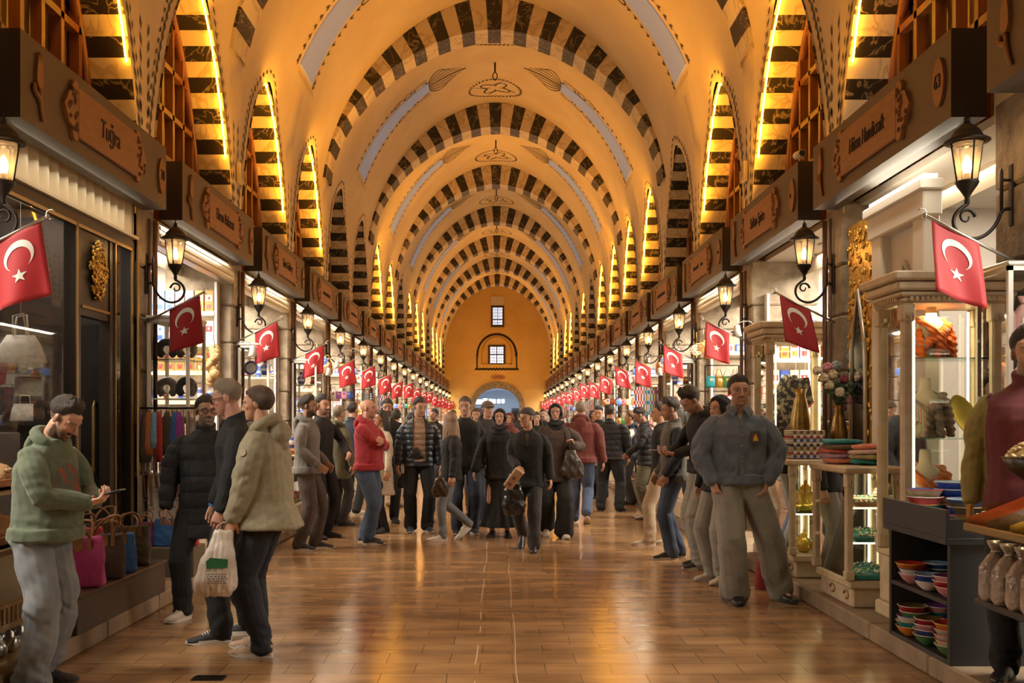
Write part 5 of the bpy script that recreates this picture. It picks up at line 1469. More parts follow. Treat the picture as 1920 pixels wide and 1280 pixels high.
for (px,py,Y,l) in ((474,668,12.0,'white clip lamp over the second left cabinet'),(492,676,12.3,'white clip lamp beside the other over the second left cabinet'),(632,690,17.8,'bright clip lamp above the fourth stall on the left'),(1382,630,11.8,'white globe clip lamp above the young man in denim'),(1270,668,17.0,'white clip lamp above the bald shopkeeper'),(12,548,6.1,'white cone lamp at the left edge of the picture')):
    c=at(px,py,Y); spot(c,l,PI/2 if px<900 else -PI/2)
# ================= back shelves facing the camera
BOXC=[tri('white','red','pink'),tri('pale blue','white','blue'),tri('white','blue','pink'),tri('orange','white','brown'),tri('pink','white','red'),tri('blue','pale blue','white'),tri('cream','red','gold')]
BOXN=['white and red','pale blue','white and blue','orange','pink','dark blue','cream']
def wallshelf(s,k,ncol,kinds,zs,lab,mt,dx=.175):
    Y=bay(k)+BL+.185; xs=(3.32,3.32+dx*ncol+.06)
    shelf_unit(s,k,lab,xs,zs,Y,mt,M['cream'])
    for j,z in enumerate(zs):
        kd=kinds[j%len(kinds)]
        for i in range(ncol):
            x=s*(3.32+.09+dx*i); ci=rs.randrange(len(BOXC)); cols=BOXC[ci]; nm=BOXN[ci]
            if kd=='tins':
                for q_ in range(2):
                    put('tin',tri('gold','brown','red'),(x,Y-.13,z+.001+.128*q_),'%s gold and brown tin, %s from the pier, back shelf of %s'%(('lower','upper')[q_],ordn(i),shop(s,k)),sc=(.72 if dx<.15 else 1.0,1,1),group='gold tins at the '+shop(s,k))
            else:
                kk=kd if kd!='mix' else rs.choice(['jar','vase','tin','plate','bottle','jug'])
                if kk!='box': nm=BOXN[ci]
                put(kk,cols,(x,Y-.14,z+.001),'%s %s, %s from the pier, %s shelf of %s'%(nm,NAME[kk][1],ordn(i),('lowest','second','third','top','fifth')[j],shop(s,k)),sc=((.66 if dx<.15 else 1.0),1,1.0) if kk in('box','tin','jar') else (.62 if dx<.15 else .9),group='goods on the back shelf of the '+shop(s,k))
wallshelf(-1,1,9,['mix','tins','box','box'],(1.70,2.05,2.39,2.76),'cream back shelf stacked with coloured boxes in the Ebem Baharat shop',M['white'],.118)
wallshelf(1,1,9,['bottle','box','box','mix'],(1.42,1.80,2.20,2.62),'back shelf with tea packets in the Sultan Spice shop',M['white'],.118)
wallshelf(-1,2,4,['plate','vase','cloth2','box'][:2]+['jug','plate'],(1.30,1.72,2.14,2.56),'white back shelf of pottery in the third shop on the left',M['white'])
wallshelf(1,2,4,['box','jar','bottle','tin'],(1.30,1.70,2.10,2.50),'white back shelf of jars in the third shop on the right',M['white'])
for s in (-1,1):
    for k in range(3,8): wallshelf(s,k,3,['mix','box','mix','tin'],(1.20,1.62,2.04,2.46),'lit back shelf in the %s'%shop(s,k),M['white'] if (k+s)%2 else M['cream'])
# screens above some shelves
for (s,k,col,nm) in ((-1,3,(.75,.22,.05),'orange'),(1,2,(.05,.45,.10),'green'),(1,5,(.10,.35,.70),'blue')):
    Y=bay(k)+BL+.15; t=thing('fretwork_panel','%s backlit fretwork panel high in the %s'%(nm,shop(s,k)),'panel',(s*3.62,Y-.02,2.98)); q=MB(); q.box((-.30,0,-.20),(.30,.015,.20)); q.build('lit_panel',mat('lit_%s_panel'%nm,col,.5,emit=1.3,ecol=col),t)
    q=MB()
    for i in range(6):
        a=PI*i/6; q.tube([(.25*math.cos(a),-.008,.17*math.sin(a)),(-.25*math.cos(a),-.008,-.17*math.sin(a))],.007,4)
    for r_ in (.08,.16): q.tube([(r_*math.cos(a),-.008,r_*math.sin(a)) for a in [2*PI*i/8 for i in range(8)]],.008,4,closed=True)
    q.build('fretwork',M['white'],t)
# loofah bunch
t=thing('sponge_bunch','bunch of tan natural sponges hanging by the Ebem Baharat shop entrance','sponge',at(402,650,11.4)); SP=mat('sponge_tan',(.50,.33,.15),.9,col2=(.34,.20,.08),scale=30,bump=1.0,bscale=60)
q=MB(); q.tube([(0,0,.06),(.02,0,-.45)],.005,5); q.build('string',M['iron'],t)
for i in range(9):
    q=MB(); q.ell((0,0,0),(.075*rs.uniform(.7,1.1),.07,.055*rs.uniform(.8,1.2)),12,8); o=q.build('sponge',SP,t); o.location=(rs.uniform(-.075,.085),rs.uniform(-.06,.06),-.03-.048*i); o.rotation_euler=(rs.random(),rs.random(),rs.random())
# ceiling spots in the two nearest spice shops
for s,k in ((-1,1),(1,1)):
    for i in range(3):
        for j in range(2):
            t=thing('ceiling_spot','round white ceiling light, %s of row %s in the %s'%(ordn(i),('one','two')[j],shop(s,k)),'ceiling light',(s*(3.65+.5*j),bay(k)+.75+.75*i,3.372),0,'ceiling lights in the '+shop(s,k)); q=MB(); q.lathe([(.0,-.012),(.085,-.012)],n=18); q.build('diffuser',M['lampdisc'],t,fix=False); q=MB(); q.lathe([(.085,-.014),(.10,-.012),(.105,0)],n=18); q.build('rim',M['white'],t)
# ================= counters and racks along both kerbs
TOPK=['jar','bowl','vase','tin','cone','pot','mug','plate','folded','jug','tile','cushion']
TRI=[tri('red','white','gold'),tri('blue','white','pale blue'),tri('turquoise','gold','white'),tri('orange','yellow','red'),tri('white','blue','red'),tri('gold','brown','cream'),tri('copper','gold','cream'),tri('purple','white','gold'),tri('green','white','yellow'),tri('cream','red','blue'),tri('pink','white','purple'),tri('silver','white','blue')]
TRIN=['red and white','blue and white','turquoise','orange','white and blue','golden','copper','purple','green','cream','pink','silver']
EYE=[(cm('blue',.15),cm('black'),cm('white')),(cm('pale blue',.15),cm('blue'),cm('white')),(cm('red',.3),cm('gold'),cm('white')),(cm('turquoise',.15),cm('black'),cm('white'))]
EYEN=['dark blue','pale blue','red','turquoise']
LAMPM=[(mat('lit_mosaic_%d'%i,c,.3,emit=.9,ecol=c),cm('gold'),cm('white',.2)) for i,c in enumerate(((.9,.35,.06),(.1,.3,.9),(.8,.1,.08),(.9,.8,.5)))]
LAMPN=['amber','blue','red','ivory']
def counter(s,k,y0,y1,lab):
    x0,x1=sorted((s*2.58,s*3.05))
    case('display_counter',lab,x0,x1,y0,y1,.12,.34,.98,M['cream'] if (k+s)%3 else M['white'],M['cream'] if (k*2+s)%3 else M['stone'],(.66,),M['led_y'] if k%2 else None,'display counter')
    n_=int((y1-y0)/.24)
    for i in range(n_):
        y=y0+.14+.24*i
        for zz,pl in ((.341,'low in'),(.661,'midway in'),(1.011,'atop')):
            kd=rs.choice(TOPK if zz>1 else ['bowl','tin','jar','pot','folded','cone','mug']); ci=rs.randrange(len(TRI))
            x=s*(2.70+.22*rs.random())
            put(kd,TRI[ci],(x,y,zz),'%s %s %s counter, %s, %s along'%(TRIN[ci],NAME[kd][0].replace('_',' '),pl,shop(s,k),ordn(i)),rz=rs.uniform(-.5,.5)+(0 if kd in('plate','tile') else 0),sc=.85 if zz<1 else 1.15,group='goods at the counter of the '+shop(s,k))
def rack(s,k,yb,zt=2.25,mode=0):
    x0,x1=sorted((s*2.66,s*3.08)); t=thing('hanging_rack','black wire rack hung with trinkets beside the pier at %s'%shop(s,k),'rack',((x0+x1)/2,yb,.12)); w=(x1-x0)/2
    q=MB()
    for x in (-w,w): q.tube([(x,0,0),(x,0,zt-.12)],.011,6)
    for z in (.5,1.05,1.55,zt-.12): q.tube([(-w,0,z),(w,0,z)],.007,6)
    q.box((-w-.02,-.14,0),(w+.02,.14,.03)); q.build('rack_frame',M['iron'],t)
    for r_,z in enumerate((1.15,1.65,zt-.02)):
        for i in range(4):
            x=x0+.06+(x1-x0-.12)*i/3; m_=(mode+r_)%4
            kd,cs,nm=[('beads',EYE[(i+r_)%4],EYEN[(i+r_)%4]+' bead string'),('pouch',TRI[(i*3+k)%12],TRIN[(i*3+k)%12]+' pouch'),('lamp',LAMPM[(i+k)%4],LAMPN[(i+k)%4]+' mosaic lamp'),('cloth',TRI[(i*5+k)%12],TRIN[(i*5+k)%12]+' fabric')][m_]
            if kd=='cloth' and r_<2: kd,cs,nm='beads',EYE[i%4],EYEN[i%4]+' bead string'
            put(kd,cs,(x,yb-.045-.04*(kd=='lamp'),z-.03),'%s, %s from left in %s row, rack at %s'%(nm,ordn(i),('bottom','middle','top')[r_],shop(s,k)),sc=.85,group='trinkets on the rack at the '+shop(s,k))
for s in (-1,1):
    for k in range(1 if s<0 else 2,17):
        y0=bay(k); st_=.45 if k in (1,2,3) and s<0 or (s>0 and k==3) else .20
        counter(s,k,y0+st_,y0+2.45,'glazed counter crowded with souvenirs at the %s'%shop(s,k))
        if not ((s<0 and k<=3) or (s>0 and k==3)): rack(s,k,y0-.02,2.15+.1*((k*3)%3),mode=(k*3+s)%4)
        # lamps hanging from the lintel
        if k>2 or s>0:
            for i in range(4):
                if (i+k)%3==0: put('pouch',TRI[(i+k)%12],(s*2.95,y0+.5+.5*i,2.62),'%s pouch hanging from lintel of %s, %s along'%(TRIN[(i+k)%12],shop(s,k),ordn(i)),sc=1.2)
                else: put('lamp',LAMPM[(i*3+k)%4],(s*2.95,y0+.5+.5*i,2.75),'%s mosaic lamp hanging from lintel of %s, %s along'%(LAMPN[(i*3+k)%4],shop(s,k),ordn(i)),sc=1.0,group='mosaic lamps at the '+shop(s,k))
        for i in range(2 if k>2 else 0):
            spot((s*2.90,y0+.75+1.1*i,2.18+.08*i),'white spot lamp over the counter, %s, %s along'%(shop(s,k),ordn(i)),PI/2 if s<0 else -PI/2)
        t=thing('shop_lintel','pale shutter box above the opening of the %s'%shop(s,k),'shutter box',(s*3.16,y0+1.35,2.98),0,'shutter boxes') if k>=1 else None
        q=MB(); q.bbox((-.06,-1.33,.12),(.06,1.33,.34),.01)
        for i in range(3): q.box((-.066 if s>0 else .06,-1.3,.135+.07*i),(-.06 if s>0 else .066,1.3,.165+.07*i),1)
        q.build('box_body',[M['cream'] if (k+s)%2 else M['steel'],M['bronze']],t)
# ================= right, Huma Handicraft facade
t=thing('shopfront','cream carved shopfront with pointed arch and gold mosaic, under the H\u00fcma sign','shopfront',(3.22,7.5,.12))
q=MB()
for y0,y1 in ((.42,.62),(-.38,-.18)): q.bbox((-.10,y0,0),(.02,y1,2.98),.012); q.bbox((-.13,y0-.03,2.30),(.02,y1+.03,2.38),.01); q.bbox((-.13,y0-.03,0),(.02,y1+.03,.14),.01)
q.bbox((-.12,-.42,2.80),(.02,.66,3.02),.012); q.bbox((-.15,-.45,2.98),(.02,.69,3.06),.01)
arch=[(.35*math.copysign(1,-1)+0,0)]
pts=[]
for i in range(13): t_=i/12; pts.append((-.22+.22*t_**1.6*1.0,2.0+.55*t_**.75))
pts=[(-.22,0)]+pts; pts2=[(-x,z) for x,z in pts[::-1][1:]]
P_=pts+pts2
for sg in (0,): 
    for a_,c_ in zip(P_,P_[1:]):
        q.tube([(-.03,.12+a_[0],a_[1]),(-.03,.12+c_[0],c_[1])],.022,6)
# wall round the arch
for i in range(len(pts)-1):
    for sg in (-1,1):
        a_,c_=pts[i],pts[i+1]; q.quad((-.02,.12+sg*a_[0],a_[1]),(-.02,.12+sg*c_[0],c_[1]),(-.02,.12+sg*.32,c_[1]),(-.02,.12+sg*.32,a_[1]))
q.quad((-.02,-.2,2.55),(-.02,.44,2.55),(-.02,.44,2.85),(-.02,-.2,2.85))
q.build('carved_panel',M['white'],t)
q=MB(); q.quad((.0,-.15,.1),(.0,.4,.1),(.0,.4,2.5),(.0,-.15,2.5)); q.build('arch_glass',M['glass'],t,fix=False)
q=MB()
rn_=random.Random(8)
for y0,y1,dx in ((.70,1.32,0),(-1.05,-.48,.46)):
    q.box((-.04+dx,y0,0),(.02+dx,y1,3.05))
    for i in range(160):
        q.ell((-.045+dx,rn_.uniform(y0,y1),rn_.uniform(1.2,3.0)),(.012,.028,.035),6,4,1,M=Matrix.Rotation(rn_.uniform(0,3),3,'X'))
q.build('gold_mosaic',[M['gold'],M['gold']],t)
for y0,y1,dx in ((.86,1.18,0),(-.95,-.58,.46)):
    q=MB(); pp=[(y0,0),(y0,1.95),((y0+y1)/2,2.45),(y1,1.95),(y1,0)]
    q.add([(-.062+dx,y,z) for y,z in pp],[tuple(range(5))]); q.build('dark_window',C((.012,.012,.013),.12),t,fix=False)
    q=MB(); q.tube([(-.06+dx,y,z) for y,z in pp],.022,6); q.build('window_surround',M['steel'],t)
q=MB(); q.box((-.11,-.40,3.075),(-.01,.64,3.10)); q.build('led_strip',M['led_w'],t)
CRW=mat('cream_gilt_wood',(.62,.50,.34),.45,col2=(.52,.40,.24),scale=14)
def vitrine(lab,x0,x1,y0,y1,shelves=(.70,1.22,1.75)):
    "tall cream cabinet with crown cornice"
    zb,zt=.12,2.42; cx,cy=(x0+x1)/2,(y0+y1)/2; t=thing('tall_vitrine',lab,'display cabinet',(cx,cy,zb)); w,d=(x1-x0)/2,(y1-y0)/2
    q=MB(); q.bbox((-w-.04,-d-.04,0),(w+.04,d+.04,.10),.012); q.bbox((-w-.015,-d-.015,.10),(w+.015,d+.015,.42),.01); q.bbox((-w-.035,-d-.035,.42),(w+.035,d+.035,.46),.01)
    q.box((-w+.06,-d-.021,.15),(w-.06,-d-.014,.37),1); q.box((-w+.10,-d-.024,.19),(w-.10,-d-.018,.33)); q.build('base_cabinet',[CRW,M['bronze']],t)
    for x in (-w,w):
        for y in (-d,d):
            q=MB(); q.bbox((x-.032,y-.032,.46),(x+.032,y+.032,2.10),.012)
            q.bbox((x-.042,y-.042,.46),(x+.042,y+.042,.56),.01); q.bbox((x-.044,y-.044,1.98),(x+.044,y+.044,2.10),.01)
            for i in range(4): q.ell((x+(-.03+.02*i),y-.046,2.0+.02*(i%2)),(.012,.008,.022),6,4)
            q.build('post',CRW,t)
    q=MB()
    for i,(z0,z1,e) in enumerate(((2.10,2.14,.045),(2.14,2.18,.06),(2.18,2.24,.09),(2.24,2.30,.12))): q.bbox((-w-e,-d-e,z0),(w+e,d+e,z1),.012)
    nx=int((2*w)/.035)
    for i in range(nx): q.box((-w+.035*i,-d-.072,2.115),(-w+.035*i+.018,-d-.06,2.138))
    ny=int((2*d)/.035)
    for i in range(ny):
        sx=-w-.072 if x0>0 else w+.06; q.box((sx,-d+.035*i,2.115),(sx+.012,-d+.035*i+.018,2.138))
    q.build('cornice',CRW,t)
    q=MB(); glass_panes(q,(-w,-d,.47),(w,d,2.09),.0); q.build('glass',M['glass'],t)
    for z in shelves:
        q=MB(); q.box((-w+.03,-d+.03,z-.008),(w-.03,d-.03,z)); q.build('glass_shelf',M['shelfglass'],t)
    for x in (-w+.075,w-.075):
        for y in (-d+.06,d-.06):
            q=MB(); q.box((x-.006,y-.006,.48),(x+.006,y+.006,2.08)); q.build('led_strip',M['led_y'],t)
    return t
vitrine('tall cream vitrine with an orange scarf bust, at the right near the red flag',2.74,3.38,6.50,6.90)
vitrine('tall cream vitrine with a dark patterned shawl on a stand, beyond the vases',2.72,3.30,9.70,10.15,())
def lowcase(lab,x0,x1,y0,y1,shelves):
    t=thing('low_vitrine',lab,'display counter',((x0+x1)/2,(y0+y1)/2,.12)); w,d=(x1-x0)/2,(y1-y0)/2
    q=MB(); q.bbox((-w+.05,-d+.03,0),(w,d-.03,.16),.012); q.bbox((-w+.02,-d,.14),(w,d,.20),.01)
    for i in range(int((2*d-.1)/.3)): q.tube([(-w+.046,-d+.15+.3*i+.05*math.cos(a),.08+.03*math.sin(a)) for a in [j*.7 for j in range(8)]],.007,4,1)
    q.build('base_cabinet',[CRW,M['bronze']],t)
    for x in (-w+.02,w-.02):
        for y in (-d+.02,d-.02):
            q=MB(); q.bbox((x-.026,y-.026,.20),(x+.026,y+.026,.96),.010); q.bbox((x-.032,y-.032,.20),(x+.032,y+.032,.27),.008); q.bbox((x-.032,y-.032,.86),(x+.032,y+.032,.96),.008)
            for i in range(3): q.ell((x-.018+.018*i,y-.034,.885+.012*(i%2)),(.010,.007,.02),6,4)
            q.build('post',CRW,t)
    q=MB(); q.bbox((-w-.03,-d-.03,.96),(w+.02,d+.02,1.01),.012); q.build('top_board',CRW,t)
    q=MB(); glass_panes(q,(-w+.02,-d+.02,.21),(w-.02,d-.02,.955),.0); q.build('glass',M['glass'],t)
    for z in shelves:
        q=MB(); q.box((-w+.04,-d+.04,z-.01),(w-.04,d-.04,z)); q.build('glass_shelf',M['shelfglass'],t)
        q=MB(); q.box((-w+.026,-d+.05,z-.012),(-w+.036,d-.05,z-.002)); q.box((-w+.05,-d+.026,z-.012),(w-.05,-d+.036,z-.002)); q.build('led_strip',M['led_y'],t)
    for y in (-d+.06,d-.06):
        q=MB(); q.box((w-.06,y-.006,.22),(w-.048,y+.006,.95)); q.build('led_strip',M['led_y'],t)
    return t
lowcase('low cream glass counter of jewellery trays, beside the tall vitrine',2.55,3.02,7.06,7.82,(.47,.72))
lowcase('low cream glass counter of golden teapots behind the man in denim',2.55,3.02,8.42,9.55,(.55,))
# jewellery on velvet trays
TEAL=fab('teal_velvet',(.02,.16,.15)); TANV=fab('tan_velvet',(.30,.19,.09)); REDV=fab('red_velvet',(.22,.02,.02))
for j,(z,vm,nm) in enumerate(((.325,TEAL,'bottom'),(.592,TEAL,'middle'),(.842,TANV,'top'))):
    for i in range(2):
        y=7.20+.38*i; t=thing('jewellery_tray','%s velvet tray of small jewels, %s on the %s level of the low counter'%(('teal','tan')[vm is TANV],('nearer','farther')[i],nm),'jewellery tray',(2.79,y,z)); q=MB(); q.bbox((-.18,-.14,0),(.18,.14,.035),.008); q.build('velvet_tray',vm,t)
        q=MB(); rn_=random.Random(i+j*3)
        for g in range(60): q.ell((rn_.uniform(-.16,.16),rn_.uniform(-.12,.12),.042),(.010,.010,.009),6,4,g%3)
        o=q.build('jewels',[cm('gold'),cm('turquoise',.1),cm('silver')],t); o['kind']='stuff'
t=thing('ring_stand','pale slanted ring stand with rows of rings on the top shelf of the low counter','ring stand',(2.95,7.55,.88)); q=MB(); q.box((-.03,-.05,0),(.03,.05,.20),M=Matrix.Rotation(.35,4,'Y')); q.build('stand_board',M['cream'],t); q=MB(); 
for i in range(6): q.ell((-.03+.012*i,-.055,.03+.028*i),(.022,.006,.010),8,5)
q.build('rings',cm('silver'),t)
for i,(x,y,z,kd,ci,sc) in enumerate(((2.72,8.62,.322,'pot',5,1.0),(2.85,8.80,.322,'bowl',5,1.2),(2.72,9.02,.322,'pot',6,.9),(2.85,9.25,.322,'bowl',5,1.0),(2.75,8.66,.672,'pot',5,1.4),(2.90,8.72,.672,'plate',4,.8),(2.72,8.98,.672,'mug',0,1.1),(2.90,9.16,.672,'vase',3,.8),(2.72,9.33,.672,'pot',2,1.0))):
    put(kd,TRI[ci] if ci!=5 else (mat('yellow_enamel',(.62,.42,.03),.25),cm('gold'),cm('brown')),(x,y,z),'%s %s in the counter behind the man in denim, %s one'%((TRIN[ci] if ci!=5 else 'yellow'),NAME[kd][0].replace('_',' '),ordn(i)),rz=rs.uniform(0,3),sc=sc,group='tea ware in the low counter')
# folded scarves on the counters
SCF=[((.55,.17,.10),'coral'),((.02,.20,.20),'teal'),((.36,.22,.30),'lilac'),((.30,.24,.10),'khaki'),((.52,.10,.05),'orange red'),((.55,.36,.30),'pale pink'),((.10,.06,.03),'dark brown')]
for i in range(9):
    c,nm=SCF[i%7]; sx=i%2
    t=thing('folded_scarf','%s folded scarf, %s from the bottom of the pile on the low jewellery counter'%(nm,ordn(i)),'scarf',(2.70+.12*sx,7.60+.03*((i*2)%3-1)-.18*sx,1.136+.036*(i//2)),.2*((i*7)%5-2)*.4,'scarf pile on the jewellery counter')
    q=MB(); q.loft([ering((0,0,z),rx,ry,20,e=3) for z,rx,ry in ((0,.12,.17),(.008,.14,.19),(.026,.14,.19),(.034,.125,.175))]); me=remesh(q,.010,1); P=coords(me); N=normals(me); setco(me,P+N*(.006*npn(P,i,8,8,14,2))[:,None]); me.materials.append(fab('scarf_'+nm.replace(' ','_'),c)); inst('cloth_body',me,t)
for i in range(7):
    nm,cs=(('white and navy patterned',tri('white','blue','white')),('red and white',tri('red','white','red')),('cream',tri('cream','brown','cream')),('black and white',tri('black','white','black')))[i%4]
    t=thing('folded_textile','%s folded textile, %s up the stack on teapot counter'%(nm,ordn(i)),'textile',(2.72,8.60,1.136+.0345*i),.05*((i*3)%3-1),'textile stack on the teapot counter')
    q=MB(); q.bbox((-.15,-.12,0),(.15,.12,.016),.007); q.bbox((-.15,-.12,.0165),(.148,.12,.033),.007,1)
    for j in range(5): q.box((-.12+.055*j,-.1215,.004),(-.12+.055*j+.025,-.1195,.028),2)
    q.build('cloth_body',[C(COLN[('white','red','cream','black')[i%4]],.9),C((.5,.44,.36),.9),C(COLN[('blue','white','brown','white')[i%4]],.9)],t)
for i in range(3):
    t=thing('folded_textile','%s folded cloth at the far end of the teapot counter, %s up'%(('dark teal','navy','crimson')[i],ordn(i)),'textile',(2.74,8.98,1.136+.0365*i),.1*i,'dark cloths on the teapot counter'); q=MB(); q.bbox((-.17,-.15,0),(.17,.15,.035),.015); q.build('cloth_body',fab('cloth_%d'%i,((.01,.06,.055),(.012,.02,.05),(.2,.02,.03))[i]),t)
t=thing('leather_bag','dark plum leather bag leaning at the near end of the jewellery counter','bag',(2.98,7.12,1.132)); q=MB(); q.loft([ering((0,0,z),rx,ry,20,e=3) for z,rx,ry in ((0,.14,.07),(.05,.16,.09),(.2,.15,.07),(.28,.12,.03))]); q.build('bag_body',mat('plum_leather',(.06,.02,.025),.4),t); q=MB(); q.tube([(-.08,0,.26),(-.09,.0,.36),(0,0,.42),(.09,0,.36),(.08,0,.26)],.010,6); q.build('strap',M['darkwood'],t)
# gilded vases and flowers
def vase_big(lab,loc,h,mt,seed):
    t=thing('floor_vase',lab,'vase',loc); q=MB(); q.lathe([(.07*h,0),(.08*h,.02),(.14*h,.25*h),(.16*h,.45*h),(.11*h,.75*h),(.07*h,.9*h),(.10*h,h),(.09*h,h),(.05*h,.88*h)],n=20); q.build('vase_body',mt,t); return t
vase_big('tall dark gilded vase with a round mouth on the teapot counter',(2.90,9.30,1.135),.62,mat('dark_gilt',(.16,.10,.03),.3,.6,col2=(.45,.28,.06),scale=9),1)
vase_big('golden brown vase of flowers at the near end of the teapot counter',(3.02,8.60,1.135),.46,mat('amber_gilt',(.34,.19,.04),.25,.7,col2=(.16,.08,.02),scale=12),2)
FLC=[((.62,.52,.40),'cream'),((.50,.20,.26),'pink'),((.33,.38,.42),'pale blue'),((.55,.45,.30),'ivory'),((.24,.04,.09),'burgundy'),((.60,.55,.50),'white')]
for i in range(17):
    p_=[(1533,695),(1552,688),(1568,685),(1562,702),(1582,712),(1600,700),(1612,706),(1622,690),(1597,670),(1545,708),(1630,715),(1588,722),(1575,735),(1590,750),(1605,725),(1555,722),(1578,765)][i]
    c=at(p_[0],p_[1],8.52+.10*(i%3)); col,nm=FLC[i%6]
    t=thing('artificial_flower','%s round flower head, %s of the bouquet in the golden brown vase'%(nm,ordn(i)),'flower',c,0,'flowers in the golden brown vase')
    q=MB(); rn_=random.Random(i); q.ell((0,0,0),(.038,.038,.034),10,7)
    for g in range(26):
        a,e_=rn_.uniform(0,2*PI),rn_.uniform(-.9,1.5); d_=V(math.cos(a)*math.cos(e_),math.sin(a)*math.cos(e_),math.sin(e_)); q.ell(d_*.036,(.016,.016,.008),6,4,0,M=d_.to_track_quat('Z','Y').to_matrix())
    q.build('flower_head',fab('petal_'+nm.replace(' ','_'),col),t)
    q=MB(); base=V(3.02,8.60,1.56)-c; q.tube([(0,0,-.03),base*.5+V(0,0,-.01),base],.004,5); 
    for g in range(3): 
        q.ell(base*(.3+.2*g)+V(rn_.uniform(-.03,.03),0,.02),(.03,.012,.02),6,4)
    q.build('stem',C((.05,.09,.05),.7),t)
# scarf busts and contents of the tall vitrines
def bust(lab,loc,sc,col,col2,rz=0,dots=True):
    t=thing('scarf_bust',lab,'mannequin bust',loc,rz); t.scale=(sc,)*3
    q=MB(); q.loft([ering((0,0,z),rx,ry,18,e=2.2) for z,rx,ry in ((0,.15,.10),(.10,.18,.11),(.30,.19,.11),(.40,.165,.09),(.45,.09,.07),(.49,.058,.056),(.60,.052,.05),(.615,.045,.045))]); q.build('bust_body',M['cream'],t)
    q=MB()
    for (pts,rr) in (([V(.17,.02,.43),V(.14,-.10,.36),V(.02,-.15,.27),V(-.14,-.13,.17),V(-.21,-.03,.08)],(.05,.06,.065,.06,.05)),([V(-.16,.03,.44),V(-.15,-.09,.38),V(-.06,-.15,.29),V(.10,-.14,.20),V(.20,-.05,.14)],(.04,.05,.055,.05,.045)),([V(.17,.03,.43),V(.0,.11,.46),V(-.16,.03,.44)],(.045,.05,.04)),([V(.19,-.03,.36),V(.22,-.06,.20),V(.23,-.05,.03)],(.06,.07,.06)),([V(-.02,-.16,.26),V(.0,-.17,.12),V(-.02,-.16,.02)],(.06,.075,.07)),([V(-.19,-.03,.30),V(-.20,-.07,.15),V(-.18,-.08,.03)],(.05,.06,.06)),([V(.10,-.15,.20),V(.13,-.14,.02)],(.06,.075))):
        limb(q,pts,list(rr),4,10,flat=.7)
    me=remesh(q,.011,2); P=coords(me); P[:,2]=np.maximum(P[:,2],.004); N=normals(me); r_=P[:,0]*1.0+P[:,2]*1.3; setco(me,P+N*(.008*np.sin(r_*70+4*np.sin(P[:,0]*12))+.006*npn(P,3,5,5,9,2))[:,None])
    mt=mat('scarf_'+lab[:8].replace(' ','_'),col,.8,col2=col,scale=6); nt=mt.node_tree; p=nt.nodes['Principled BSDF']
    if dots:
        vo=_n(nt,'ShaderNodeTexVoronoi',Scale=13.0); nt.links.new(nt.nodes['Texture Coordinate'].outputs['Object'],vo.inputs['Vector']); r=_n(nt,'ShaderNodeValToRGB'); r.color_ramp.interpolation='CONSTANT'; r.color_ramp.elements[0].color=(*col2,1); r.color_ramp.elements[1].position=.22; r.color_ramp.elements[1].color=(*col,1); nt.links.new(vo.outputs['Distance'],r.inputs[0]); nt.links.new(r.outputs[0],p.inputs['Base Color'])
    else:
        wv=_n(nt,'ShaderNodeTexWave',Scale=7.0,Distortion=1.5); nt.links.new(nt.nodes['Texture Coordinate'].outputs['Object'],wv.inputs['Vector']); r=_n(nt,'ShaderNodeValToRGB'); r.color_ramp.elements[0].color=(*col,1); r.color_ramp.elements[1].color=(*col2,1); e_=r.color_ramp.elements.new(.5); e_.color=(.10,.16,.13,1); nt.links.new(wv.outputs['Fac'],r.inputs[0]); nt.links.new(r.outputs[0],p.inputs['Base Color'])
    me.materials.append(mt); inst('scarf',me,t); return t
bust('bright orange dotted scarf on a cream bust, top shelf of the nearest vitrine',(3.00,6.72,1.871),.60,(.66,.13,.015),(.16,.22,.24),.25)
bust('striped multicoloured scarf on a bust, middle shelf of the nearest vitrine',(2.96,6.72,1.341),.66,(.34,.30,.22),(.55,.20,.14),-.3,False)
bust('dark orange scarf on a bust, lower shelf of the nearest vitrine',(2.96,6.72,.821),.72,(.48,.11,.02),(.36,.20,.08),.1)
t=thing('brass_tray','oval brass tray leaning on the middle shelf of the nearest vitrine','tray',(3.20,6.66,1.342)); q=MB(); q.lathe([(0,0),(.9,0),(1,.06),(.98,.07),(.88,.02),(0,.02)],n=24,M=Matrix.Translation((0,0,.145))@Matrix.Rotation(-.45,4,'Y')@Matrix.Rotation(PI/2-.15,4,'X')@Matrix.Diagonal((.075,.155,.12,1))); q.build('tray_body',mat('aged_brass',(.38,.27,.05),.3,.8,col2=(.30,.26,.05),scale=8),t)
for i,(x,z,kd,ci,nm) in enumerate(((2.84,.586,'folded',3,'orange scarf roll'),(2.84,.585,'jug',1,'blue jug'),(3.0,.585,'bowl',8,'green bowl'),(3.2,.585,'vase',2,'turquoise vase'),(3.25,1.045,'pouch2',0,''))):
    if kd!='pouch2': put(kd,TRI[ci],(x,6.66,z),'%s in the nearest tall vitrine, %s object'%(nm,ordn(i)),sc=.8)
t=thing('draped_shawl','black patterned shawl with red border draped on a stand in the second tall vitrine','shawl',(2.98,9.92,.585)); SHW=mat('patterned_shawl',(.012,.012,.018),.8,col2=(.30,.26,.18),scale=22,lo=.50,hi=.56); SHR=fab('shawl_border',(.42,.04,.02))
q=MB(); q.tube([(0,0,0),(0,0,1.30)],.02,8); q.lathe([(.12,0),(.12,.02),(.02,.03)],n=16); q.build('stand',M['iron'],t)
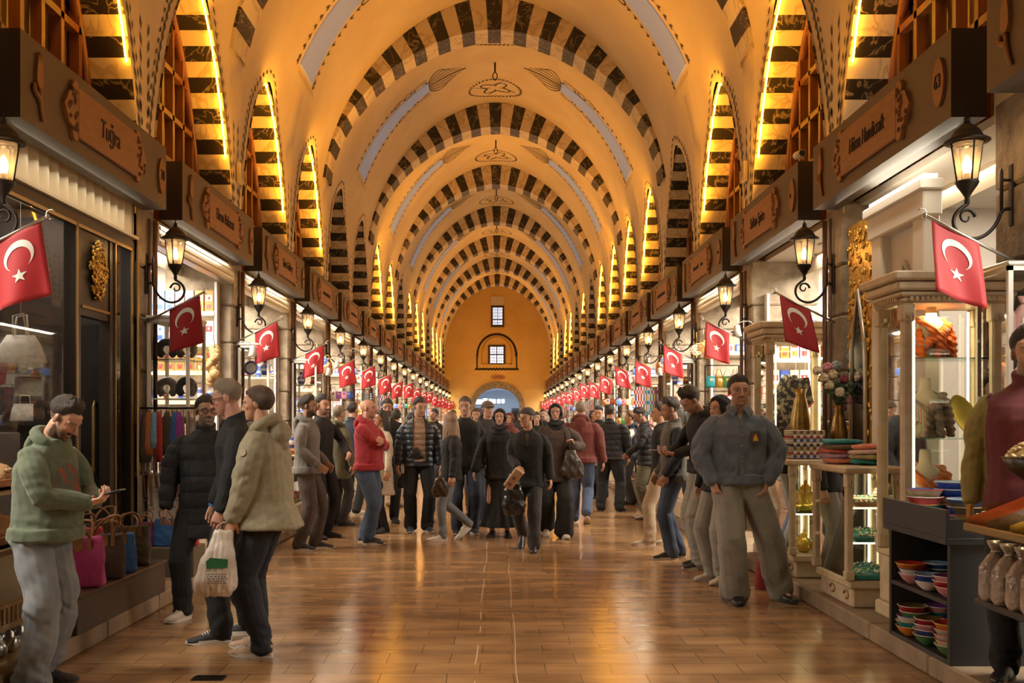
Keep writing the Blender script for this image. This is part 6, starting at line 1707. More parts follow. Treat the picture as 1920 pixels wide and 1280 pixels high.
q=MB(); q.loft([ering((0,0,z),rx,ry,28,e=2.2) for z,rx,ry in ((.08,.20,.12),(.4,.18,.12),(.8,.15,.11),(1.1,.16,.11),(1.24,.10,.08),(1.32,.05,.05))]); me=remesh(q,.014,1); P=coords(me); N=normals(me); a_=np.arctan2(P[:,1],P[:,0]); setco(me,P+N*(.014*np.sin(a_*8+P[:,2]*2))[:,None]); fc=facecenters(me); me.materials.append(SHW); me.materials.append(SHR); me.polygons.foreach_set('material_index',((np.abs(fc[:,0])>.115)&(fc[:,2]<1.05)).astype(np.int32)); me.update(); inst('shawl_cloth',me,t)
q=MB(); q.add([V(-.26,-.17,.62),V(-.20,-.19,.60),V(.18,-.17,1.06),V(.15,-.14,1.30),V(-.06,-.12,1.28),V(-.24,-.15,.92)],[(0,1,2,3,4,5)]); o=q.build('folded_front',SHW,t); o.modifiers.new('t','SOLIDIFY').thickness=.012
q=MB(); q.tube([V(-.26,-.175,.62),V(-.20,-.195,.60),V(.18,-.178,1.06)],.016,6,flat=.6); q.build('red_edge',SHR,t)
# red cloth bag under the counter by the man in denim
t=thing('red_bag','dark red bag standing on the floor behind the legs of the man in denim','bag',(2.42,8.62,0)); q=MB(); q.loft([ering((0,0,z),rx,ry,20,e=3) for z,rx,ry in ((0,.11,.07),(.02,.13,.08),(.25,.10,.05),(.33,.05,.02))]); q.build('bag_body',fab('dark_red_canvas',(.20,.012,.014)),t); q=MB(); q.tube([(-.04,0,.31),(-.03,0,.40),(.03,0,.40),(.04,0,.31)],.007,6); q.build('handle',M['iron'],t)
# ================= black pottery stand
PB=mat('black_painted_board',(.022,.021,.022),.5,col2=(.030,.029,.030),scale=2)
t=thing('pottery_stand','black wooden stand of stacked painted bowls at the right','stand',(2.80,5.83,.12))
q=MB(); q.bbox((-.27,-.42,0),(.17,-.39,.78),.004); q.build('side_panel',PB,t); q=MB(); q.bbox((-.27,.39,0),(.17,.42,.78),.004); q.build('side_panel',PB,t)
for z in (0.0,.32):
    q=MB(); q.bbox((-.27,-.388,z),(.148,.388,z+.025),.004); q.build('shelf_board',PB,t)
q=MB(); q.bbox((-.30,-.44,.66),(.19,.44,.70),.004); q.box((-.30,-.44,.70),(-.28,.44,.85)); q.box((-.28,-.44,.70),(.19,-.42,.80)); q.box((-.28,.42,.70),(.19,.44,.80)); q.build('tray_top',PB,t)
q=MB(); q.bbox((.15,-.39,.03),(.17,.39,.66),.004); q.build('back_board',PB,t)
rb=random.Random(3)
cols_=[0,2,3,8,1,4,10,9]
for lev,(z,rows) in enumerate(((.147,5),(.467,3))):
    for c in range(3):
        for col_ in range(2):
            for r_ in range(rows if c!=1 else rows-1):
                ci=cols_[rb.randrange(8)]
                put('bowl',TRI[ci],(2.60+.17*col_+rb.uniform(-.01,.01),5.56+.25*c+rb.uniform(-.02,.02),z+.030*r_+.0005),'%s bowl, %s up, %s %s pile, %s black shelf'%(TRIN[ci],ordn(r_),('nearest','middle','farthest')[c],('front','back')[col_],('lower','upper')[lev]),rz=rb.uniform(0,6),sc=(1.12,1.12,.95),group='painted bowls on the black stand')
for i,(px,py,Y,kd,ci,sc) in enumerate(((1712,940,6.05,'bowl',1,1.1),(1735,943,5.95,'bowl',2,1.0),(1752,948,5.75,'bowl',10,.8),(1772,952,5.65,'bowl',0,.8),(1790,957,5.55,'bowl',3,.9),(1812,960,5.50,'bowl',9,.8))):
    x=at(px,0,Y).x; put(kd,TRI[ci],(x,Y,.822),'%s small bowl on the black stand tray, %s from the aisle'%(TRIN[ci],ordn(i)),sc=sc,group='small bowls on the black stand')
for i,(x,y,n_,ci) in enumerate(((2.70,6.12,4,1),(2.86,5.92,3,4),(2.88,6.14,5,2))):
    for r_ in range(n_): put('bowl',TRI[(1,4,2,0,9,1)[(ci+r_)%6]],(x,y,.822+.045*r_),'%s wide bowl, %s up in the %s stack atop the black stand'%(TRIN[(1,4,2,0,9,1)[(ci+r_)%6]],ordn(r_),('nearest','middle','farthest')[i]),sc=(1.35,1.35,1.2),group='wide bowls on the black stand')
DOT=(C((.012,.02,.07),.2),C((.5,.48,.44),.3),C((.62,.6,.56),.3))
for i,(x,y) in enumerate(((2.80,5.56),(2.91,5.58),(2.90,5.70))):
    put('mug',DOT if i!=1 else TRI[9],(x,y,.822),'%s mug on top of the black stand, %s'%(('navy dotted','cream handled','navy dotted')[i],('nearest','beside the cups','behind')[i]),rz=2.4,sc=1.25)
# ================= spice trays
t=thing('spice_counter','slanted glass-lipped counter of loose spices at the right edge','spice counter',(2.80,4.45,.0))
q=MB(); q.bbox((-.10,-.42,.12),(.55,.20,.915),.01); q.build('counter_body',PB,t)
lip=MB(); lip.add([(-.46,-.45,.96),(-.46,.40,.96),(-.53,.42,1.06),(-.53,-.47,1.06)],[(0,1,2,3)]); lip.add([(-.46,.40,.96),(.5,.40,.96),(.5,.42,1.06),(-.53,.42,1.06)],[(0,1,2,3)]); o=lip.build('glass_lip',glass('amber_lip',(.85,.78,.45),.6,.10),t); 
q=MB(); q.bbox((-.46,-.45,.92),(.52,.40,.96),.006); q.build('tray_bed',M['bronze'],t)
SPN=[('paprika',(.72,.13,.02),(.60,.09,.012)),('black pepper',(.075,.04,.026),(.14,.08,.05)),('turmeric',(.85,.56,.012),(.75,.46,.012)),('cumin',(.50,.26,.07),(.38,.19,.05))]
for i,(n_,c1,c2) in enumerate(SPN):
    y=.30-.20*i; t2=thing('spice_heap','sloping heap of %s on the spice counter'%n_,'spice',(2.80,4.45+y,.962)); q=MB(); rg=[]
    for j in range(9):
        x=-.44+.86*j/8; hh=.03+.34*(j/8)**1.0; rg.append([V(x,-.095,0),V(x,.095,0),V(x,.09,hh*.8),V(x,.04,hh),V(x,-.04,hh),V(x,-.09,hh*.8)])
    q.loft(rg); o=q.build('spice',mat('spice_'+n_.replace(' ','_'),c1,.95,col2=c2,scale=80,bump=.25,bscale=240),t2); o['kind']='stuff'
t=thing('nut_bowl','dark bowl heaped with pale cashews above the spice heaps','nuts',at(1946,880,4.72)); q=MB(); q.lathe([(.05,-.06),(.13,.0),(.16,.06),(.15,.06),(.12,.01)],n=20); q.build('bowl_body',M['darkwood'],t); q=MB(); rn_=random.Random(2)
q.lathe([(.145,.05),(.1,.09),(.05,.12),(0,.13)],n=18)
for i in range(160):
    a,f=rn_.uniform(0,2*PI),rn_.random()**.5; q.ell((.14*f*math.cos(a),.14*f*math.sin(a),.055+.085*(1-f*f)),(.018,.012,.010),6,4,0,M=Matrix.Rotation(rn_.uniform(0,3),3,'Z'))
o=q.build('nuts',C((.52,.37,.17),.7),t); o['kind']='stuff'
q=MB(); q.tube([(0,0,-.06),(0,0,-.14)],.03,10); q.build('foot',M['darkwood'],t)
# packets on the small shelf at the edge
t=thing('packet_shelf','small dark shelf of cellophane packets below the spice counter','shelf',(2.40,4.25,.62)); q=MB(); q.bbox((-.16,-.35,0),(.14,.28,.03),.006); q.build('board',PB,t); q=MB(); q.box((.05,-.3,-.5),(.09,-.26,0)); q.box((.05,.2,-.5),(.09,.24,0)); q.build('bracket',PB,t)
CEL=mat('cellophane',(.36,.30,.26),.15,col2=(.22,.15,.11),scale=14,bump=.7,bscale=40)
for i in range(8):
    put('pack',(CEL,C((.5,.47,.44)) if i%2 else cm('black'),cm('silver')),(2.30+.13*(i%2),4.45-.12*(i//2),.651),'cellophane packet with tied neck on the dark shelf, %s from the far end'%ordn(i),rz=rs.uniform(-.4,.4),sc=1.25,group='cellophane packets on the dark shelf')
t=thing('candy_sack','clear sack of coloured wrapped sweets standing at the lower right corner','sack',(2.28,4.22,.0)); q=MB(); q.loft([ering((0,0,z),rx,ry,18,e=3) for z,rx,ry in ((.02,.14,.12),(.05,.16,.14),(.25,.14,.12),(.33,.08,.06))]); q.build('sack_body',CEL,t); q=MB(); rn_=random.Random(6)
for i in range(60):
    a,z=rn_.uniform(0,2*PI),rn_.uniform(.05,.28); q.ell((.155*math.cos(a),.135*math.sin(a),z),(.018,.018,.016),6,4,i%4)
o=q.build('sweets',[cm('red'),cm('green'),cm('orange'),cm('cream')],t); o['kind']='stuff'
# lit glass case behind the seller
case('lit_case','tall lit glass case of pink packets behind the seller',3.02,3.56,5.74,6.14,.12,.9,2.35,M['steel'],M['darkwood'],(1.25,1.60,1.95),M['led_w'],'display case')
for j,z in enumerate((.902,1.252,1.602,1.952)):
    for i in range(4): put('pack',(fab('pink_packet',(.52,.30,.27),.5),cm('white'),cm('red')),(3.10+.12*i,5.95,z),'pink packet on the %s shelf of the lit case, %s from the aisle'%(('lowest','second','third','top')[j],ordn(i)),sc=1.15,group='pink packets in the lit case')
# drain grate in the floor
t=thing('drain_grate','small dark floor grate near the woman\'s shoes','grate',(at(390,1268,5.6).x,5.62,.0)); q=MB(); q.box((-.09,-.05,.001),(.09,.05,.006)); 
for i in range(6): q.box((-.08,-.042+.016*i,.006),(.08,-.036+.016*i,.009))
q.build('grate_bars',M['iron'],t)
# security cameras on the signs
for i,(px,py,Y,lab) in enumerate(((1499,287,9.2,'white security camera on the first right-hand sign box'),(663,655,18.7,'white security camera above the left lanterns'),(456,325,12.3,'small cream alarm box on the left wall'),(1388,322,12.3,'small cream alarm box on the right wall'))):
    s=-1 if px<935 else 1; c=at(px,py,Y)
    if 'camera' in lab:
        t=thing('security_camera',lab,'camera',c); q=MB(); q.tube([(0,.10,0),(0,-.08,-.02)],.035,10); q.build('camera_body',M['white'],t); q=MB(); q.tube([(0,-.082,-.02),(0,-.09,-.021)],.028,10); q.build('lens',C((.01,.01,.012),.1),t); q=MB(); q.tube([(0,.05,0),(s*max(.06,2.90-abs(c.x)),.08,-.03)],.012,6); q.build('arm',M['white'],t)
    else:
        t=thing('alarm_box',lab,'box',(s*(webx(Y,c.z)-.035),Y,c.z)); q=MB(); q.bbox((-.03,-.09,-.13),(.03,.09,.13),.015); q.build('box_body',M['cream'],t); q=MB()
        for j in range(4): q.box((-.033,-.05,-.06+.035*j),(.033,.05,-.045+.035*j))
        q.build('grille',M['bronze'],t)
# pipes on the piers
for s in (-1,1):
    for k in range(0,9):
        t=thing('wall_pipe','brown metal conduit running down the pier after the %s'%shop(s,k),'pipe',(s*3.09,bay(k)+BL+.34,.1),0,'conduits on the piers'); q=MB(); q.tube([(0,0,0),(0,0,3.2)],.022,8); q.tube([(s*.02,-.10,0),(s*.02,-.10,3.2)],.012,6); q.build('conduit',mat('pipe_brown',(.09,.04,.025),.4) if 'pipe_brown' not in bpy.data.materials else bpy.data.materials['pipe_brown'],t)
# ---------------------------------------------------------------- who is where
BLK=fab('black_cloth',(.0055,.0055,.0065)); BLKP=fab('black_quilted',(.006,.006,.008),.75,bump=.1); NAVY=fab('navy_cloth',(.012,.017,.034)); NAVYP=fab('navy_quilted',(.014,.022,.038),.35,bump=.1,sheen=0)
CHAR=fab('charcoal_cloth',(.028,.027,.027)); KHAKI=fab('khaki_shell',(.215,.185,.115),.7,bump=.12); GREEN=fab('sage_jersey',(.078,.098,.062),.9)
DENJ=fab('washed_denim',(.085,.105,.135),.9,col2=(.13,.15,.18),scale=14); JEAN=fab('blue_denim',(.035,.065,.13),.9,col2=(.07,.11,.19),scale=5); JEAND=fab('dark_denim',(.016,.024,.05),.9,col2=(.06,.085,.13),scale=4)
JEANL=fab('pale_denim',(.125,.14,.158),.9,col2=(.19,.205,.22),scale=5); GREYJ=fab('grey_denim',(.21,.195,.165),.9,col2=(.28,.26,.22),scale=6); BEIGE=fab('beige_cotton',(.36,.28,.19)); OLIVE=fab('olive_cloth',(.085,.075,.04)); BROWN=fab('brown_cloth',(.050,.033,.026)); DBROWN=fab('plum_brown_cloth',(.040,.024,.022))
MAROON=fab('maroon_cloth',(.115,.022,.018)); RED=fab('red_jersey',(.27,.011,.018)); GREYH=fab('grey_jersey',(.115,.105,.095)); CREAMK=fab('cream_knit',(.48,.40,.29)); TAN=fab('tan_knit',(.30,.205,.135)); WHITEC=fab('white_cotton',(.58,.55,.50)); MUST=fab('olive_yellow_cotton',(.21,.165,.045)); GREYV=fab('grey_nylon',(.055,.052,.050),.6)
HD=mat('dark_brown_hair',(.016,.010,.007),.42,col2=(.03,.018,.011),scale=40,bump=.6,bscale=260,stretch=(1,1,.25)); HB=mat('brown_hair',(.045,.022,.012),.42,col2=(.075,.038,.02),scale=40,bump=.6,bscale=260,stretch=(1,1,.25)); HG=mat('grey_hair',(.20,.165,.13),.5,col2=(.30,.26,.21),scale=40,bump=.6,bscale=260); HBL=mat('blond_hair',(.30,.19,.11),.42,col2=(.16,.095,.055),scale=22,bump=.5,bscale=160,stretch=(1,1,.15)); HS=mat('grey_brown_hair',(.21,.165,.12),.5,col2=(.30,.24,.18),scale=40,bump=.6,bscale=260)
LEA=mat('black_shoe_leather',(.014,.012,.011),.35); SOLW=C((.55,.51,.44)); SOLB=C((.02,.018,.016)); SHB=fab('black_mesh_shoe',(.018,.018,.020),.7); SHN=fab('navy_mesh_shoe',(.025,.03,.05),.7); SHBE=fab('beige_mesh_shoe',(.42,.36,.28),.8); SHW=fab('white_leather_shoe',(.62,.58,.52),.5); SHBR=fab('tan_pink_suede',(.38,.22,.14),.8,col2=(.5,.36,.24),scale=20)
LACE=C((.55,.5,.42)); BAGB=mat('black_bag_leather',(.016,.013,.012),.4); BAGBR=mat('brown_bag_leather',(.14,.05,.028),.45,col2=(.10,.035,.02),scale=6)
def S_(m,sole,l=None): return dict(mat=m,sole=sole,laces=l)
def H_(style='short',m=None,t=.018,**k): return dict(style=style,mat=m or HD,t=t,**k)
def who(label,px,yf,yt,face,kz=0.0,h=None,**k):
    Y=F*(CZ-kz)/(yf-790); 
    hh=h or (yf-yt)*Y/F/1.012
    return person(label,CX+(px-935)*Y/F,Y,face,hh,kerbz=kz,**k)
def pt_of(i,p): return i['W'](p)
def phone(i,p,d,label,col=C((.02,.02,.025),.2),up=(0,0,1)):
    w=i['W']; c=w(p); a=(w(Vector(p)+Vector(d))-c).normalized(); u=(w(Vector(p)+Vector(up))-c); u=(u-a*u.dot(a)).normalized(); r=a.cross(u)
    Mx=Matrix((r,a,u)).transposed().to_4x4(); b=MB(); b.bbox((-.036,-.074,-.004),(.036,.074,.004),.003,M=Mx)
    o=thing('smartphone',label,'phone',c); b.build('casing',col,o); q=MB(); q.box((-.033,-.070,.0041),(.033,.070,.0046),M=Mx); q.build('screen',mat('phone_screen',(.02,.02,.03),.1,emit=.25,ecol=(.6,.7,.9)),o); return o
def softbag(name,label,cat,c,w,hgt,d,mt,rz=0,tilt=0,strap=None,strapm=None,sag=1.15,seed=1,lumps=.012,parts=None):
    "a soft bag hanging from its top at c; strap: list of world points"
    o=thing(name,label,cat,c,rz); b=MB(); rg=[]
    for t,a,e in ((0,.42,.35),(.06,.50,.55),(.25,.62,.85),(.5,.85*sag*.9,1.0),(.75,.98*sag*.95,1.0),(.92,.90*sag*.95,.85),(1,.70*sag,.5)):
        rg.append(ering((tilt*t,0,-hgt*t),w*.5*a,d*.5*e,22,e=2.6))
    b.loft(rg); me=remesh(b,max(.007,w*.03),1); P=coords(me); N=normals(me); setco(me,P+N*(lumps*npn(P,seed,9,9,6,3))[:,None]); me.materials.append(mt); inst('bag_body',me,o)
    if strap:
        q=MB(); q.tube([Vector(p)-Vector(c) for p in strap],.010,6,flat=.5); so_=q.build('strap',strapm or mt,o)
        if rz: so_.rotation_euler=(0,0,-rz)
    return o
# --- the man in the green hoodie looking at his phone
i=who('man in a sage green hoodie and pale jeans looking down at his phone',74,1290,742,80,h=1.60,w=1.10,belly=.06,bend=15,lean=2,hp=38,
  top=dict(name='hoodie',mat=GREEN,hem=.90,hood=True,collar=.04,loose=1.08,hem_band=True,print=(mat('chest_print',(.075,.09,.06),.9,col2=(.20,.055,.03),scale=16,lo=.48,hi=.55),.13,1.08,1.34),sleeve=(.078,.066,.050)),bottom=dict(name='jeans',mat=JEANL,r=(.112,.098,.098),fold=1.9),shoe=S_(SHB,SOLB,LEA),hair=H_(t=.026),beard=.8,
  La=(V(.05,-.33,1.115),V(.9,.25,-1),V(-.35,-.9,.25),V(-.35,-.1,1)),Ra=(V(-.05,-.35,1.11),V(-.9,.25,-1),V(.35,-.9,.25),V(.35,-.1,1)),Lh=.55,Rh=.55,Lf=(.12,.06,14,0),Rf=(-.12,-.05,-14,0),vox=.0055)
phone(i,(0.0,-.46,1.165),(0,-1,.30),'dark smartphone in the hands of the man in the green hoodie',up=(0,.5,1))
# --- man with grey beard, glasses and long puffer coat
who('man with glasses and grey beard in a long black padded coat',386,1157,738,22,w=1.10,belly=.03,hy=8,
  top=dict(name='padded_coat',mat=BLKP,hem=.64,loose=1.12,quilt=.125,puff=.008,collar=.075,flare=.006,sleeve=(.080,.072,.058),hemx=.20,hemy=.15),bottom=dict(mat=BLK,r=(.105,.085,.075)),shoe=S_(SHBE,SOLW,LACE),hair=H_(t=.020),beard=.85,bcol=(.12,.11,.10),glasses=True,
  Lf=(.11,.22,20,0),Rf=(-.17,-.02,-45,0),vox=.0055,skin=(.42,.24,.16))
# --- grey haired man in dark jacket
i=who('grey haired man with glasses in an open black jacket, leaning to listen',444,1196,706,-72,w=1.05,bend=5,hp=16,hy=-10,
  top=dict(mat=BLK,hem=.84,loose=1.12,collar=.05,sleeve=(.074,.066,.054),open=(.05,.02,1.1,WHITEC,'shirt')),bottom=dict(mat=BLK,r=(.105,.085,.078)),shoe=S_(SHB,SOLW,LACE),hair=H_(m=HS,t=.020,col=(.20,.155,.115)),beard=.10,bcol=(.3,.25,.2),brow=(.15,.1,.07),glasses=True,skin=(.52,.27,.19),
  La=(V(.25,-.12,.86),V(.5,1,0)),Ra=(V(-.23,-.14,.86),V(-.5,1,0)),Lf=(.10,-.12,5,0),Rf=(-.11,.10,-12,0),vox=.0055)
wl=MB(); a_=i['arms'][-1]; c_=a_[3]-(a_[3]-a_[2]).normalized()*.005; wl.tube([c_,c_+a_[4]*.028],.045,12); wl.build('blue_cuff',C((.03,.22,.55)),i['T']).scale=(i['s'],)*3
softbag('leather_bag','reddish brown leather bag hanging in front of the grey haired man',"bag",at(436,905,6.62),.26,.40,.09,BAGBR,rz=.5,tilt=.03,strap=[at(428,905,6.62),at(418,820,6.70),at(408,752,6.78)],seed=4)
# --- woman in khaki jacket with the plastic bag
i=who('woman with short brown hair in a khaki hooded jacket, seen from behind',503,1226,714,-98,w=1.04,fem=True,lean=4,hy=8,hp=8,
  top=dict(name='hooded_jacket',mat=KHAKI,hem=.83,hood=1.7,loose=1.24,collar=.06,sleeve=(.086,.076,.060),hemx=.205,hemy=.165,fold=1.3),bottom=dict(mat=fab('midnight_cloth',(.009,.011,.019)),r=(.100,.080,.072)),shoe=S_(SHBR,SOLW,LACE),hair=H_('bob',HB,.012),brow=(.06,.03,.02),
  La=(V(.22,-.17,.83),V(.4,1,0)),Ra=(V(-.22,-.16,.82),V(-.4,1,0)),Lf=(.08,-.02,0,0),Rf=(-.12,-.12,-8,0),vox=.0055)
b=MB(); a_=i['arms'][1]
# round emblem on the sleeve
hp_=i['W'](a_[1].lerp(a_[2],.45)+V(.075,-.045,0)); 
pb=MB(); cpos=a_[1].lerp(a_[2],.35)+V(.082,-.028,0); pb.prism([(.024*math.cos(t),.024*math.sin(t)) for t in [2*PI*j_/18 for j_ in range(18)]],.006,M=Matrix.Translation(cpos+V(.006,0,0))@Matrix.Rotation(PI/2,4,'Z')); pb.build('sleeve_emblem',C((.5,.44,.33)),i['T']).scale=(i['s'],)*3
WBAG=mat('white_plastic',(.66,.58,.50),.35,col2=(.58,.50,.42),scale=8,bump=.5,bscale=18)
hd=i['W'](a_[3]+a_[4]*.075)
wb=softbag('plastic_bag','white plastic carrier bag with a green printed panel, held by the woman in khaki','bag',(hd.x-.03,hd.y-.01,hd.z-.0),.24,.40,.15,WBAG,rz=.15,tilt=-.06,seed=9,lumps=.010)
pr=MB(); 
for (x0,x1,z0,z1) in ((-.085,.035,-.205,-.150),): 
    pr.prism([(x0,z0),(x1,z0+.005),(x1+.004,z1),(x0+.02,z1+.012),(x0-.004,z1-.01)],.003)
po=pr.build('green_panel',C((.012,.12,.045)),wb,(-.0,-.093,-.02)); po.rotation_euler=(.05,0,0)
pr=MB()
for r_ in range(5):
    x=-.08; rn=random.Random(r_)
    while x<.03: 
        w_=rn.uniform(.006,.02); pr.box((x,0,-.245-.013*r_-.002),(x+w_,.002,-.245-.013*r_+.004)); x+=w_+.006
pr.build('small_print',C((.12,.10,.09)),wb,(0,-.098,-.012))
pr=MB(); pr.tube([(.06*math.cos(t),0,.03+.05*math.sin(t)) for t in [PI*i_/10 for i_ in range(11)]],.010,6,flat=.4); pr.build('handles',WBAG,wb,(.02,0,-.035))
# --- man in grey hoodie facing right
who('bearded man in a grey hooded sweatshirt and brown trousers in profile',576,1030,739,84,w=1.0,
  top=dict(name='hoodie',mat=GREYH,hem=.88,hood=True,collar=.05,loose=1.10,sleeve=(.072,.062,.052),hem_band=True),bottom=dict(mat=BROWN,r=(.105,.084,.072)),shoe=S_(SHB,SOLW),hair=H_(t=.026),beard=.95,skin=(.34,.18,.11),
  La=(V(.22,-.16,.98),V(.5,1,0)),Ra=(V(-.20,-.18,.98),V(-.5,1,0)),Lf=(.09,-.08,8,0),Rf=(-.09,.06,-8,0),vox=.007)
who('dark haired man in black standing behind the man in the grey hoodie',602,1008,743,60,h=1.77,top=dict(mat=BLK,hem=.84),bottom=dict(mat=BLK),shoe=S_(SHB,SOLB),hair=H_('curly',HD,.026),beard=.7,vox=.009,La=(V(.15,-.3,1.05),V(1,.3,-.5)))
who('person with pale grey hair in an olive coat with cream collar, seen from behind',634,985,752,140,kz=.0,h=1.66,fem=True,top=dict(name='coat',mat=OLIVE,hem=.70,loose=1.15,hood=True,collar=.05),bottom=dict(mat=CHAR),shoe=S_(SHB,SOLB),hair=H_('short',HG,.026,col=(.22,.18,.15)),vox=.009)
who('man in a navy sweater and black trousers behind the man in red',660,964,757,150,h=1.74,top=dict(name='sweater',mat=NAVY,hem=.90),bottom=dict(mat=BLK),shoe=S_(SHW,SOLW),hair=H_(t=.02),vox=.009)
# --- bald man in red hoodie, arms crossed
i=who('bald man in a red hooded sweatshirt and jeans with folded arms',688,1018,744,76,w=1.12,belly=.03,hp=2,
  top=dict(name='hoodie',mat=RED,hem=.90,hood=True,collar=.05,loose=1.08,sleeve=(.080,.070,.056),hem_band=True),bottom=dict(name='jeans',mat=JEAN,r=(.112,.090,.080)),shoe=S_(SHB,SOLW),hair=dict(style='bald',mat=HD),beard=.25,skin=(.55,.29,.20),
  La=(V(-.12,-.24,1.22),V(.8,-.2,-1),V(-.8,-.2,.25),V(0,1,.3)),Ra=(V(.13,-.20,1.17),V(-.8,-.2,-1),V(.8,-.1,.15),V(0,1,.3)),Lf=(.10,.07,10,0),Rf=(-.10,-.07,-10,0),vox=.007)
a_=i['arms'][1]; pb=MB(); cpos=a_[1].lerp(a_[2],.42)+V(.074,-.01,.01); pb.prism([(.034*math.cos(t),.034*math.sin(t)) for t in [2*PI*j_/18 for j_ in range(18)]],.006,M=Matrix.Translation(cpos+V(.006,0,0))@Matrix.Rotation(PI/2,4,'Z')); pb.build('sleeve_emblem',C((.5,.2,.18)),i['T']).scale=(i['s'],)*3
who('bearded man in an open black jacket facing the camera behind the red hoodie',726,979,747,8,w=1.08,top=dict(mat=BLK,hem=.84,loose=1.1,open=(.05,.0,1.28,WHITEC,'shirt')),bottom=dict(mat=BLK),shoe=S_(SHB,SOLB),hair=H_(t=.024),beard=1.0,skin=(.38,.21,.14),vox=.008)
who('woman in a long cream cardigan and black leggings hidden behind the red hoodie',716,998,768,-60,h=1.60,fem=True,top=dict(name='cardigan',mat=CREAMK,hem=.55,loose=1.1,hemx=.2,hemy=.16),bottom=dict(mat=BLK,r=(.085,.065,.05)),shoe=S_(LEA,SOLB),hair=H_('long',HD,.022),vox=.009)
who('person in beige trousers walking away beyond the red hoodie',742,950,764,170,h=1.66,fem=True,top=dict(mat=CREAMK,hem=.8),bottom=dict(mat=BEIGE,r=(.10,.085,.085)),shoe=S_(SHB,SOLB),hair=H_('bob',HD,.024),vox=.010)
who('man with a pale face far down the left side',741,925,764,10,h=1.70,top=dict(mat=CHAR),bottom=dict(mat=BLK),shoe=S_(SHB,SOLB),hair=H_(t=.02),beard=.4,vox=.012,skin=(.6,.36,.26))
# --- young man in navy padded jacket
i=who('young man in an open navy padded jacket over a tan sweater',785,996,743,10,w=1.0,hy=24,hp=10,
  top=dict(name='padded_jacket',mat=NAVYP,hem=.86,loose=1.14,quilt=.075,sleeve=(.080,.072,.058),collar=.06,flare=.012,open=(.075,.085,.92,TAN,'sweater')),bottom=dict(mat=BLK,r=(.105,.088,.085)),shoe=S_(SHN,SOLW),hair=H_(t=.024),beard=.12,skin=(.50,.28,.19),
  Lf=(.11,-.03,14,0),Rf=(-.10,.0,-10,0),vox=.007)
softbag('crossbody_bag','small dark cross-body bag on the tan sweater of the young man','bag',at(779,837,13.02),.19,.17,.06,BAGB,strap=[at(786,838,13.04),at(795,806,13.05),at(802,785,13.10)],strapm=BLK)
softbag('shoulder_bag','black bag hanging from the hand of the young man in the navy jacket','bag',at(757,887,13.10),.20,.20,.10,BAGB,strap=[at(752,890,13.12),at(757,872,13.14),at(762,890,13.12)])
# --- woman with long blond hair
i=who('woman with long blond hair, black jacket and pale jeans, seen from behind',846,1012,770,-78,fem=True,w=.98,hy=-82,
  top=dict(mat=BLK,hem=.82,loose=1.16,sleeve=(.074,.064,.052),hood=False),bottom=dict(name='jeans',mat=JEANL,r=(.095,.070,.055)),shoe=S_(SHW,SOLW,BLK),hair=H_('long',HBL,.026,len=.30),Lf=(.08,-.14,0,0),Rf=(-.07,.26,0,.12),vox=.007)
softbag('shoulder_bag','shiny dark brown shoulder bag of the woman with long blond hair','bag',at(825,893,11.85),.20,.24,.10,mat('bronze_bag',(.07,.045,.03),.3,.4,col2=(.02,.015,.01),scale=30),strap=[at(818,895,11.85),at(832,840,11.9),at(840,808,11.95)],strapm=BLK)
who('man in a black jacket and dark jeans behind the woman with blond hair',872,1000,755,8,h=1.76,top=dict(mat=BLK,hem=.86,loose=1.1),bottom=dict(name='jeans',mat=JEAND,r=(.105,.085,.08)),shoe=S_(SHB,SOLW),hair=H_(t=.02,m=HB),hy=-15,vox=.009,skin=(.46,.26,.18))
who('man in a grey cap and dark hooded jacket in the middle of the crowd',914,984,761,12,h=1.74,w=1.08,hy=14,top=dict(mat=CHAR,hem=.84,loose=1.15,hood=True),bottom=dict(name='jeans',mat=JEAND),shoe=S_(SHB,SOLB),hair=H_('cap',fab('taupe_cap',(.10,.07,.055)),.014,under=HB),vox=.009,skin=(.48,.27,.18))
who('woman in a black headscarf and long black robe at the centre of the crowd',937,1006,763,-4,fem=True,w=1.0,top=dict(name='robe_top',mat=BLK,hem=.80,loose=1.16,sleeve=(.078,.072,.070),collar=.03),bottom=dict(kind='skirt',mat=BLK,hem=.14,hr=.25,waist=1.02),La=(V(.34,-.06,.90),V(.6,1,0)),Ra=(V(-.34,-.06,.90),V(-.6,1,0)),shoe=S_(LEA,SOLB),hair=H_('hijab',BLK,.016),vox=.007,skin=(.46,.26,.18),lip=(.33,.12,.10))
# --- old man with knitted hat
i=who('old man in a knitted hat and black coat walking with bags in his hand',990,1030,762,-8,w=1.04,hy=-38,hp=4,lean=3,
  top=dict(name='coat',mat=BLK,hem=.78,loose=1.14,sleeve=(.076,.066,.056),collar=.05,flare=.012,open=(.045,.0,1.20,fab('check_shirt',(.10,.085,.055),col2=(.02,.02,.018),scale=60),'shirt')),bottom=dict(mat=CHAR,r=(.105,.086,.080)),shoe=S_(LEA,SOLB),hair=H_('beanie',fab('grey_knit',(.055,.05,.046)),.014,under=HG),skin=(.50,.26,.16),beard=.12,bcol=(.3,.25,.2),brow=(.2,.16,.12),
  Ra=(V(-.10,-.26,1.02),V(-.35,.6,-1),V(.25,-.8,-.1),V(.6,.2,-.3)),Rh=1.0,Lf=(.09,-.20,4,0),Rf=(-.09,.22,-6,.10),vox=.007)
hd=i['W'](i['arms'][-1][3]+i['arms'][-1][4]*.06)
